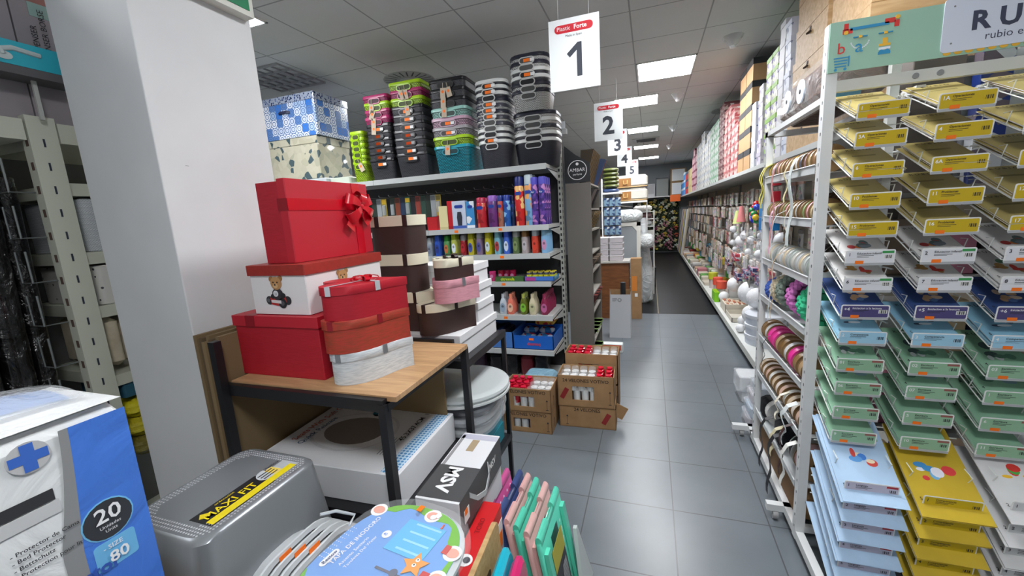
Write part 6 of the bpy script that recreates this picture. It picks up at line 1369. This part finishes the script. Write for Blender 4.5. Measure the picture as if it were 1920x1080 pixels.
def tray(x0, yf, zf, w, col, kind, lc, tc, num, title, cn, where, n, dep=TD, rise=.085, over=0.0, bw=None, empty_=False):
    """one wire tray: front edge at yf, sloping up to the back; label card on its front"""
    t = MB(); w2 = w/2; cx = x0+w2; ang = math.atan2(rise, dep)
    L = math.hypot(dep, rise); T = Matrix.Translation((cx-RBX, yf-RBY, zf)) @ Matrix.Rotation(ang, 4, 'X'); t.T = T
    for s in (-w2, w2): t.tube([(s, L, 0), (s, 0, 0)], .0022, wire, 5); t.tube([(s, L*.5, .03), (s, L*.35, .045), (s, L*.35, 0)], .0018, wire, 5)
    for q in (.0, .33, .66, 1): t.tube([(-w2, L*q, 0), (w2, L*q, 0)], .002, wire, 5)
    t.tube([(-w2-.02, L, 0), (w2+.045, L, 0)], .0025, wire, 5)
    t.tube([(0, L, 0), (0, 0, 0)], .0018, wire, 5)
    tr = t.build('wire_tray', rk)
    c = MB(); c.T = Matrix.Translation((cx-RBX, yf-RBY-.003, zf)) @ Matrix.Rotation(.12, 4, 'X')
    h = .046
    c.shape(rrect(-w2+.002, w2-.002, -.012, h, .006, 3), (0, 0, 0), X_, Z_, M((232, 232, 230), .4), .001)
    c.patch((0, -.001, -.008), X_, Z_, w-.006, .009, M((176, 178, 180), .4), .001)
    c.shape(rrect(-w2+.006, w2-.006, -.0025, h-.004, .004, 3), (0, -.001, 0), X_, Z_, M(lc, .4), .0006)
    TC = M(tuple(tc) if len(tc) == 3 else (250, 250, 250), .5)
    c.text(num, (-w2+.010, -.0018, h-.022), X_, Z_, .017, TC, .015); c.text(title, (-w2+.036, -.0018, h-.016), X_, Z_, .0105, INK if cn not in ('purple',) else TC, .01)
    c.patch((-w2+.062, -.0018, h-.022), X_, Z_, .05, .0016, INK, .0003).patch((-w2+.055, -.0018, h-.027), X_, Z_, .036, .0014, INK, .0003)
    if cn == 'white': c.patch((w2-.024, -.0018, h-.009), X_, Z_, .034, .009, M((60, 150, 80), .5), .0003)
    if cn in ('green', 'lilac'): c.patch((w2-.024, -.0018, h-.009), X_, Z_, .034, .008, M((150, 90, 84) if cn == 'green' else (176, 40, 48), .5), .0003)
    c.patch((w2-.022, -.0018, h-.026), X_, Z_, .026, .014, M((226, 226, 220), .5) if cn in ('white', 'purple') else M(lc, .5), .0003)
    for k in range(7): c.patch((w2-.031+k*.003+.0008*(k % 2), -.0021, h-.026), X_, Z_, .0011+.0005*(k % 3), .012, INK, .0003)
    c.patch((-w2+.046, -.0024, .0), X_, Z_, .026, .012, ORANGE, .0006)
    c.build('label_card', tr)
    if empty_: return
    bw_ = bw or w-.006
    ry = random.uniform
    for k in range(n):
        o = booklet(col, kind, bw_, L+.03+over, PAL.get(kind, [col])); 
        o.matrix_world = Matrix.Translation((cx, yf, zf)) @ Matrix.Rotation(ang, 4, 'X') @ Matrix.Translation((ry(-.006, .010)*(1 if k < n-1 else .3), .001-over+ry(0, .004), .0026+k*.0052+(.0004 if k else 0))) @ Matrix.Rotation(ry(-.03, .03), 4, 'Z')
        tag(o, f'{cn} booklet, {nth(k, n)} in tray {num} {title.split()[0]}, {where}', 'booklet', f'booklets in tray {num} {title} of the {where}')
cw = .1525; pitch = .222
for r, (py, col, kind, lc, tc, nums, title, cn) in enumerate(rows_):
    z = at(1597-r*3.9, py, 'y', 1.83).z
    for c in range(4):
        num = nums[c] if c < 3 else nums[2]+'B'
        tray(.684+c*pitch, 1.83, z, cw, col, kind, lc, tc, num, title, cn, ['left', 'middle', 'third', 'rightmost'][c]+f' column, row {["one", "two", "three", "four", "five", "six", "seven", "eight", "nine", "ten", "eleven", "twelve", "thirteen"][r]}', 3 if r % 2 else 4)
low = [('left column', .690, (176, 204, 232), 'b1', (196, 190, 206), 'lilac', [908, 945, 985, 1024, 1062]), ('middle column', .925, (206, 176, 50), 'y1', (204, 176, 26), 'yellow', None), ('third column', 1.16, (216, 216, 216), 'r1', (206, 206, 206), 'white', None)]
for ci, (wn, x0, col, kind, lc, cn, _) in enumerate(low):
    for r in range(6):
        z = .505+.0*ci-r*.085 - (.02 if ci == 1 else 0)
        if z < .06: continue
        tray(x0, 1.70, z, .17, col, kind, lc, (50, 50, 60), str(r+1), 'Competencia' if cn != 'lilac' else 'Lenguaje', cn, wn.replace(' column', '')+f' large booklets, level {["one", "two", "three", "four", "five", "six"][r]}', 2, dep=.24, rise=.15, over=.05, bw=.20)
# ================================================================== behind the booklet rack
t = empty('picture_frame', (1.55, 2.28, 1.62), 'white shadow frame wrapped in clear film behind the mint banner', 'picture frame')
b = MB()
for a in ((-.42, .42, .0, .05), (-.42, .42, .45, .5)): b.box(a[0], a[1], -.03, .03, a[2], a[3], M((226, 226, 222), .4))
for a in ((-.42, -.37), (.37, .42)): b.box(a[0], a[1], -.03, .03, .05, .45, M((226, 226, 222), .4))
b.build('frame', t); MB().box(-.37, .37, .01, .02, .05, .45, M((214, 214, 210), .5)).build('backing', t); MB().box(-.43, .43, -.034, -.032, -.005, .505, FILM).build('clear_film', t)
gift('grey_box', 1.0, 1.18, 2.2, 2.40, 1.40, .86, M((110, 102, 96), .6), None, 0, 'dark grey box standing behind the left end of the banner', 'box')
gift('photo_box', 1.19, 1.30, 2.16, 2.22, 1.62, .52, M((120, 130, 160), .3, pat='cells', p=([(60, 70, 120), (200, 204, 210), (110, 100, 110), (40, 60, 130)], 16, 1, False)), None, 0, 'box with a blue landscape photo wrapped in film behind the banner', 'box')
tag(MB().box(.70, .82, 2.16, 2.17, 1.99, 2.13, M((30, 130, 160), .5)).box(.72, .80, 2.159, 2.16, 2.08, 2.12, PAPER).build('teal_card', loc=(0, 0, 0)), 'teal card with white pattern standing behind the banner corner', 'card')
tag(MB().box(.90, .93, 2.12, 2.15, 0, 2.28, M((206, 208, 204), .4)).build('metal_post'), 'plain pale grey post behind the banner', 'post')
st = empty('stock_shelf', (1.25, 2.33, 0), 'plain grey shelf behind the booklet rack carrying mixed stock', 'shelf unit')
for z in (.2, .55, .9, 1.25, 1.60): MB().box(-.3, .72, -.17, .09, z-.02, z-.001, M((150, 150, 146), .6)).build('shelf', st)
for x in (-.29, .71): MB().box(x-.015, x+.015, .06, .09, 0, 1.9, M((150, 150, 146), .6)).build('upright', st)
ks = [((206, 180, 140), 'pale wood'), ((96, 70, 56), 'brown'), ((190, 120, 140), 'pink'), ((60, 70, 120), 'blue'), ((206, 204, 200), 'white'), ((50, 46, 50), 'black'), ((150, 130, 110), 'tan')]
for i, z in enumerate((.2, .55, .9, 1.25)):
    for k in range(6):
        c, n = ks[(k*3+i*2) % 7]
        MB().rbox(-.07, .07, -.10, .08, 0, .18+.02*((k+i) % 4), M(c, .6), .008, .004).build('stock_box', None, f'{n} box behind the booklet rack, {["lowest", "second", "third", "top"][i]} level, {seq(k, 6, "the ribbon rack", "the picture edge")}', 'box', 'mixed boxes behind the booklet rack', loc=(1.05+k*.155, 2.30, z))
# ================================================================== THINGS ALONG THE LEFT OF THE AISLE
t = empty('sideboard', (-.54, 6.32, 0), 'reddish brown wooden cabinet standing beside the tall carton', 'cabinet')
WB_ = M((126, 78, 40), .5, pat='wood', p=((104, 62, 32), (1, 1, 5)))
MB().box(-.26, .24, -.2, .2, 0, .84, WB_).build('body', t); MB().box(-.28, .26, -.22, .2, .84, .865, M((190, 186, 180), .4)).build('top_board', t)
t = empty('carton', (-.20, 6.20, 0), 'tall narrow kraft carton with an orange sticker beside the brown cabinet', 'carton')
MB().box(-.075, .075, -.075, .075, 0, .90, KRAFT).build('carton_body', t); MB().box(-.06, .01, -.0765, -.075, .42, .64, M((216, 130, 50), .5)).patch((.0, -.076, .36), X_, Z_, .04, .05, PAPER).build('sticker', t)
for k in range(5): MB().tube([(-.09, -.05, .35+k*.13), (-.077, -.06, .36+k*.13)], .006, STEEL, 5).build('clip', t)
for k in range(8):
    i, j = k % 2, k//2
    o = MB().rbox(-.095, .095, -.13, .13, 0, .082, M((206, 200, 204), .25, alpha=.85), .012, .006).build('clear_food_box', None, f'stacked clear plastic food box on the brown cabinet, {["left", "right"][i]} pile, {nth(j, 4)}', 'container', 'clear food boxes on the brown cabinet', loc=(-.69+i*.21, 6.3, .866+j*.088))
    MB().rbox(-.1, .1, -.135, .135, .07, .083, M((226, 222, 226), .3), .012, .003).build('lid', o)
t = empty('white_carton', (-.36, 5.22, 0), 'tall white open carton with small black logo holding a dark roll', 'carton')
WC = M((206, 208, 212), .5)
b = MB().add([(-.14, -.07, 0), (.125, -.07, 0), (.12, -.05, .56), (-.12, -.05, .56)], [(0, 1, 2, 3)], WC).box(-.14, .125, .08, .085, 0, .60, KRAFT).add([(-.14, -.07, 0), (-.14, .08, 0), (-.14, .08, .62), (-.12, -.05, .56)], [(0, 1, 2, 3)], WC).add([(.125, -.07, 0), (.125, .08, 0), (.125, .08, .60), (.12, -.05, .56)], [(0, 1, 2, 3)], WC).box(-.13, .12, -.06, .08, 0, .01, KRAFT)
b.build('carton_walls', t)
MB().box(-.10, -.04, -.0565, -.056, .500, .506, INK).box(-.10, -.05, -.0565, -.056, .485, .489, INK).box(-.10, -.06, -.0565, -.056, .473, .476, INK).disc((-.01, -.057, .49), X_, Z_, .022, INK, .0006, 16).disc((-.01, -.058, .49), X_, Z_, .017, WC, .0006, 16).build('carton_print', t)
tag(MB().lathe([(.032, .012), (.032, .70), (.02, .705)], M((34, 36, 40), .5), 16, (-.33, 5.25, 0)).build('dark_roll'), 'black roll standing in the tall white open carton', 'roll')
# cabinet glazed white with arch and pillow on it
t = empty('glass_cabinet', (-.37, 6.85, 0), 'white cabinet with arched glass door and a wrapped pillow on top', 'cabinet')
CW = M((206, 204, 196), .5)
MB().box(-.21, .21, .0, .3, 0, 1.38, M((150, 152, 150), .5)).build('body', t)
b = MB().box(-.22, -.16, -.02, 0, .0, 1.40, CW).box(.16, .22, -.02, 0, .0, 1.40, CW).box(-.22, .22, -.02, 0, 1.34, 1.40, CW).add([(-.16, -.02, 1.34), (-.16, -.02, 1.26), (-.09, -.02, 1.34), (.16, -.02, 1.34), (.16, -.02, 1.26), (.09, -.02, 1.34)], [(0, 1, 2), (3, 4, 5)], CW).build('door_frame', t)
MB().box(-.16, .16, -.008, -.004, .3, 1.34, M((140, 146, 150), .1)).build('glass_pane', t)
def pillow(loc, sx, sy, sz, c, label, name='pillow', group=None, **kw):
    b = MB(); n = 20; rings = []
    for i in range(9):
        a = math.pi*i/8; s = max(.05, math.sin(a))**.5; rings.append([(sx*s*math.copysign(abs(math.cos(q))**.55, math.cos(q)), sy*s*math.copysign(abs(math.sin(q))**.55, math.sin(q)), -sz*math.cos(a)) for q in [2*math.pi*k/n for k in range(n)]])
    b.loft(rings, M(c, .3, **kw)); return b.build(name, None, label, 'pillow' if name == 'pillow' else 'blanket', group, loc=loc)
pillow((-.37, 6.95, 1.50), .26, .18, .105, (214, 220, 220), 'white pillow wrapped in wrinkled film on the arched cabinet', pat='crinkle', p=(14, .05))
pillow((-.08, 7.05, 1.08), .14, .16, .12, (206, 210, 210), 'small white wrapped pillow right of the arched cabinet', pat='crinkle', p=(14, .04))
# long white bag
b = MB(); b.loft([[(-.12+.24*((q[0]+1)/2)*w_, q[1]*.10*w_, z) for q in [(math.cos(a), math.sin(a)) for a in [2*math.pi*k/16 for k in range(16)]]] for z, w_ in ((0, .6), (.05, .95), (.4, 1.05), (.8, .8), (1.2, .6), (1.45, .5))], M((206, 210, 212), .3, pat='crinkle', p=(7, .04)))
b.build('duvet_bag', None, 'tall bulging white plastic bag leaning beside the arched cabinet', 'bag', loc=(-.07, 7.3, 0))
# textile shelf
t = empty('textile_shelf', (-.56, 6.75, 0), 'white shelf upright with folded green throws above blue packets', 'shelf unit')
MB().box(-.18, -.16, -.02, .02, 0, 2.1, WHITE).build('upright', t); MB().box(-.16, .12, -.02, .4, 1.86, 1.885, WHITE).build('shelf', t); MB().box(-.16, -.03, .36, .4, 0, 2.0, M((120, 124, 130), .6)).build('back_panel', t)
for k in range(5): pillow((-.60, 6.90, 1.9855+k*.062), .125, .15, .033, (96, 104, 52) if k % 2 == 0 else (86, 94, 48), f'folded olive green throw on the white shelf, {nth(k, 5)}', 'folded_throw', 'olive throws on the white shelf')
pillow((-.60, 6.90, 1.918), .13, .15, .032, (44, 66, 110), 'folded dark blue throw under the green ones', 'folded_throw')
for k in range(12):
    i, j = k % 3, k//3
    MB().rbox(-.042, .042, -.01, .01, -.13, 0, M([(70, 100, 140), (50, 70, 110), (90, 120, 150)][(i+j) % 3], .3, pat='cells', p=([(60, 90, 130), (190, 196, 200), (50, 70, 110), (120, 150, 170)], 22, 1, False)), .006, .003).build('sock_packet', None, f'blue packet hanging under the throws, {["left", "middle", "right"][i]} column, {nth(3-j, 4)}', 'packet', 'blue packets hanging under the throws', loc=(-.665+i*.09, 6.74, 1.80-j*.15))
# white totes with tan straps
for k in range(2):
    z = 1.74+k*.215
    t = empty('quilt_bag', (-.30, 7.3, z), f'white quilt bag with tan leather straps, {["lower", "upper"][k]} of two above the arched cabinet', 'bag', 'quilt bags with tan straps')
    MB().rbox(-.26, .26, -.18, .18, 0, .20, M((206, 204, 194), .5), .05, .04, 4).build('bag_body', t)
    MB().box(-.19, .0, -.186, -.18, .02, .15, M((160, 112, 60), .5)).tube([(-.12, -.19, .12), (-.12, -.2, .06), (-.06, -.2, .06), (-.06, -.19, .12)], .008, M((206, 170, 110), .5), 6).build('leather_strap', t)
    MB().tube([(-.25, -.182, .01), (.25, -.182, .01)], .008, M((190, 150, 80), .5), 6).build('piping', t)
ts = empty('open_shelf', (-.25, 7.3, 0), 'pale shelf board carrying the quilt bags', 'shelf unit')
MB().box(-.35, .20, -.2, .2, 1.71, 1.735, WHITE).build('shelf', ts)
for x in (-.34, .19): MB().box(x-.012, x+.012, .17, .2, 0, 1.71, WHITE).build('upright', ts)
for k, (z, c, n, cn) in enumerate([(1.55, (206, 204, 200), 'white rolled wrap', 'upper'), (1.42, (110, 84, 84), 'brown glossy wrap', 'middle'), (1.28, (190, 192, 192), 'silver wrap', 'lower')]):
    MB().rbox(-.17, .17, -.15, .15, 0, .11, M(c, .2, pat='crinkle', p=(9, .04)), .05, .04, 4).build('wrapped_bundle', None, f'{n} bundle on the shelves past the quilt bags, {cn} of three', 'bundle', 'wrapped bundles past the quilt bags', loc=(-.14, 8.2, z))
tb = empty('bundle_shelf', (-.14, 8.2, 0), 'white open shelf unit holding wrapped bundles past the quilt bags', 'shelf unit')
for z in (.5, .9, 1.275, 1.415, 1.545): MB().box(-.2, .2, -.16, .16, z-.012, z-.001, WHITE).build('shelf', tb)
for x in (-.2, .2): MB().box(x-.01, x+.01, -.16, .16, 0, 1.56, WHITE).build('side_panel', tb)
for k in range(6): MB().rbox(-.08, .08, -.1, .1, 0, .3, M([(206, 208, 208), (190, 150, 100), (60, 64, 70), (160, 110, 60), (90, 94, 100), (214, 214, 210)][k], .5), .02, .01).build('stock_box', None, f'{["white", "tan", "dark", "brown", "grey", "off-white"][k]} box on the bundle shelf, {["lowest", "middle"][k//3]} level', 'box', loc=(-.27+(k % 3)*.0+.13*(k % 3)+.0, 8.14+.0*k, .5 if k < 3 else .9))
# dark stool
t = empty('step_stool', (-.02, 8.9, 0), 'small dark plastic step stool by the white bags', 'stool')
MB().rbox(-.13, .13, -.12, .12, .36, .40, M((40, 42, 46), .4), .02, .008).build('seat', t)
for x in (-.11, .11):
    for y in (-.1, .1): MB().box(x-.015, x+.015, y-.015, y+.015, 0, .36, M((44, 46, 50), .4)).build('leg', t)
# left gondola row closing the view on the left of the aisle
lg = empty('gondola_row', (-.72, 9, 0), 'grey gondola row filling the left of the aisle behind the quilt bags', 'shelf unit')
MB().box(-.55, -.50, 0-1.4, 6.3, 0, 1.7, M((120, 118, 116), .7)).build('back_panel', lg)
for z in (.15, .5, .9, 1.3, 1.7): MB().box(-.5, .12, -1.4, 6.3, z-.02, z, M((160, 160, 158), .5)).build('shelf', lg)
gc = [((190, 150, 110), 'tan'), ((206, 206, 200), 'white'), ((120, 90, 70), 'brown'), ((90, 90, 100), 'grey'), ((150, 60, 60), 'red'), ((206, 190, 150), 'cream')]
for i, z in enumerate((.15, .5, .9, 1.3)):
    for k in range(12):
        c, n = gc[(k*2+i*3) % 6]; MB().rbox(-.14, .14, -.22, .22, 0, .2+.03*((k+i) % 4), M(c, .6), .01, .004).build('stock_box', None, f'{n} box on the left gondola row, {["lowest", "second", "third", "top"][i]} level, {seq(k, 12, "the quilt bags", "the flower wall")}', 'box', 'boxes on the left gondola row', loc=(-.80, 7.95+k*.5, z))
# ================================================================== BACK WALL
bs = empty('wall_shelf', (.25, 15.5, 1.99), 'white shelf across the back wall above the artificial flowers', 'shelf')
MB().box(-1.2, 1.1, -.25, .25, -.03, 0, WHITE).build('board', bs)
for k, (x, w, h, c, n) in enumerate([(-.28, .13, .52, (130, 60, 150), 'purple and white'), (.02, .12, .44, (206, 206, 206), 'white slatted'), (.38, .2, .62, (140, 144, 140), 'grey flat'), ]):
    o = MB().box(-w, w, -.1, .1, 0, h, M(c, .5)).build('display_carton', None, n+' display carton on the back wall shelf', 'carton', loc=(x, 15.45, 1.991)); b = MB()
    if k == 0: b.box(-w*.9, w*.9, -.102, -.1, h*.5, h*.95, PAPER).box(-w*.5, w*.5, -.103, -.102, h*.55, h*.9, M((90, 70, 110), .5))
    elif k == 1:
        for j in range(6): b.box(-w*.9+j*.035, -w*.9+.015+j*.035, -.102, -.1, .1, h*.95, M((120, 120, 122), .5))
    else: b.box(-w, w, -.102, -.1, h-.04, h, M((70, 72, 74), .5)).box(-w, -w+.02, -.102, -.1, 0, h, M((90, 92, 94), .5))
    b.build('carton_front', o)
for k in range(2):
    t = empty('whiteboard_box', (.88, 15.25, 1.991+k*.44), f'white box framed in brown on the back shelf end, {["lower", "upper"][k]} of two', 'box', 'white boxes on the back shelf end')
    MB().box(-.24, .24, -.15, .15, 0, .43, M((150, 120, 80), .6)).build('box_body', t); MB().box(-.2, .2, -.152, -.15, .03, .40, M((226, 228, 226), .4)).build('white_front', t)
tag(MB().box(-.16, .16, -.005, .005, 0, .22, M((240, 110, 40), .6)).tube([(-.1, 0, .22), (-.1, 0, .30)], .004, WHITE, 4).build('orange_sign', loc=(.78, 14.9, 1.78)), 'small orange sign hanging before the flowers at the aisle end', 'sign')
fl = [((206, 196, 150), 'cream'), ((190, 120, 140), 'pink'), ((214, 206, 196), 'white'), ((206, 180, 60), 'yellow'), ((130, 60, 90), 'purple'), ((190, 90, 60), 'orange')]
MB().box(-.6, .95, 15.72, 15.78, .05, 1.9, M((34, 38, 32), .8)).build('dark_board', None, 'dark panel behind the wall of artificial flowers', 'panel')
_fb = {}
for j in range(9):
    for i in range(9):
        c, n = fl[random.randrange(6) if j < 6 else (0, 2, 0, 3)[random.randrange(4)]]
        x = -.45+i*.16+random.uniform(-.04, .04); z = .25+j*.195+random.uniform(-.05, .05)
        if n not in _fb:
            lf = MB(); 
            for k in range(16):
                a = random.uniform(0, 6.28); q = random.uniform(.03, .13); dz = random.uniform(-.12, .10)
                p = Vector((q*math.cos(a), -random.uniform(.02, .12), dz)); d_ = Vector((math.cos(a), -.3, math.sin(a*2)))*.05; w_ = Vector((-math.sin(a), 0, math.cos(a)))*.018
                lf.add([p, p+d_*.5+w_, p+d_, p+d_*.5-w_, p+d_*.5+Vector((0, -.01, 0))], [(0, 1, 4), (1, 2, 4), (2, 3, 4), (3, 0, 4)], M([(70, 92, 60), (50, 72, 46), (90, 106, 70)][k % 3], .6))
            root = lf.build('flower_bunch'); pt = MB()
            for k in range(9): pt.ball((random.uniform(-.09, .09), -.12-random.random()*.03, random.uniform(-.09, .09)), random.uniform(.02, .038), M(tuple(int(v*random.uniform(.8, 1)) for v in c), .6), 6, (1, .6, 1))
            pt.build('blossoms', root); _fb[n] = root; o = root
        else: o = dup(_fb[n])
        o.location = (x, 15.70, z); sx = random.uniform(.8, 1.2); o.scale = (sx, 1, sx)
        tag(o, f'{n} artificial flower bunch on the back wall, {["lower", "middle", "upper"][j//3]} third', 'flowers', f'{n} flower bunches {["lower", "middle", "upper"][j//3]}')
# rolls of wrapping paper leaning at the end of the right shelving
for k in range(9):
    c = [(206, 200, 180), (120, 130, 150), (60, 70, 140), (214, 200, 60), (150, 110, 80), (190, 190, 196), (90, 60, 110), (170, 140, 100), (206, 206, 206)][k]
    o = MB().lathe([(.045, 0), (.045, 1.35)], M(c, .5), 10).build('paper_roll', None, f'{["cream", "grey blue", "deep blue", "yellow", "brown", "silver", "violet", "tan", "white"][k]} roll of wrapping paper leaning at the far end of the right shelving', 'roll', loc=(.90, 13.2+k*.2, .17)); o.rotation_euler = (0, .12, 0)
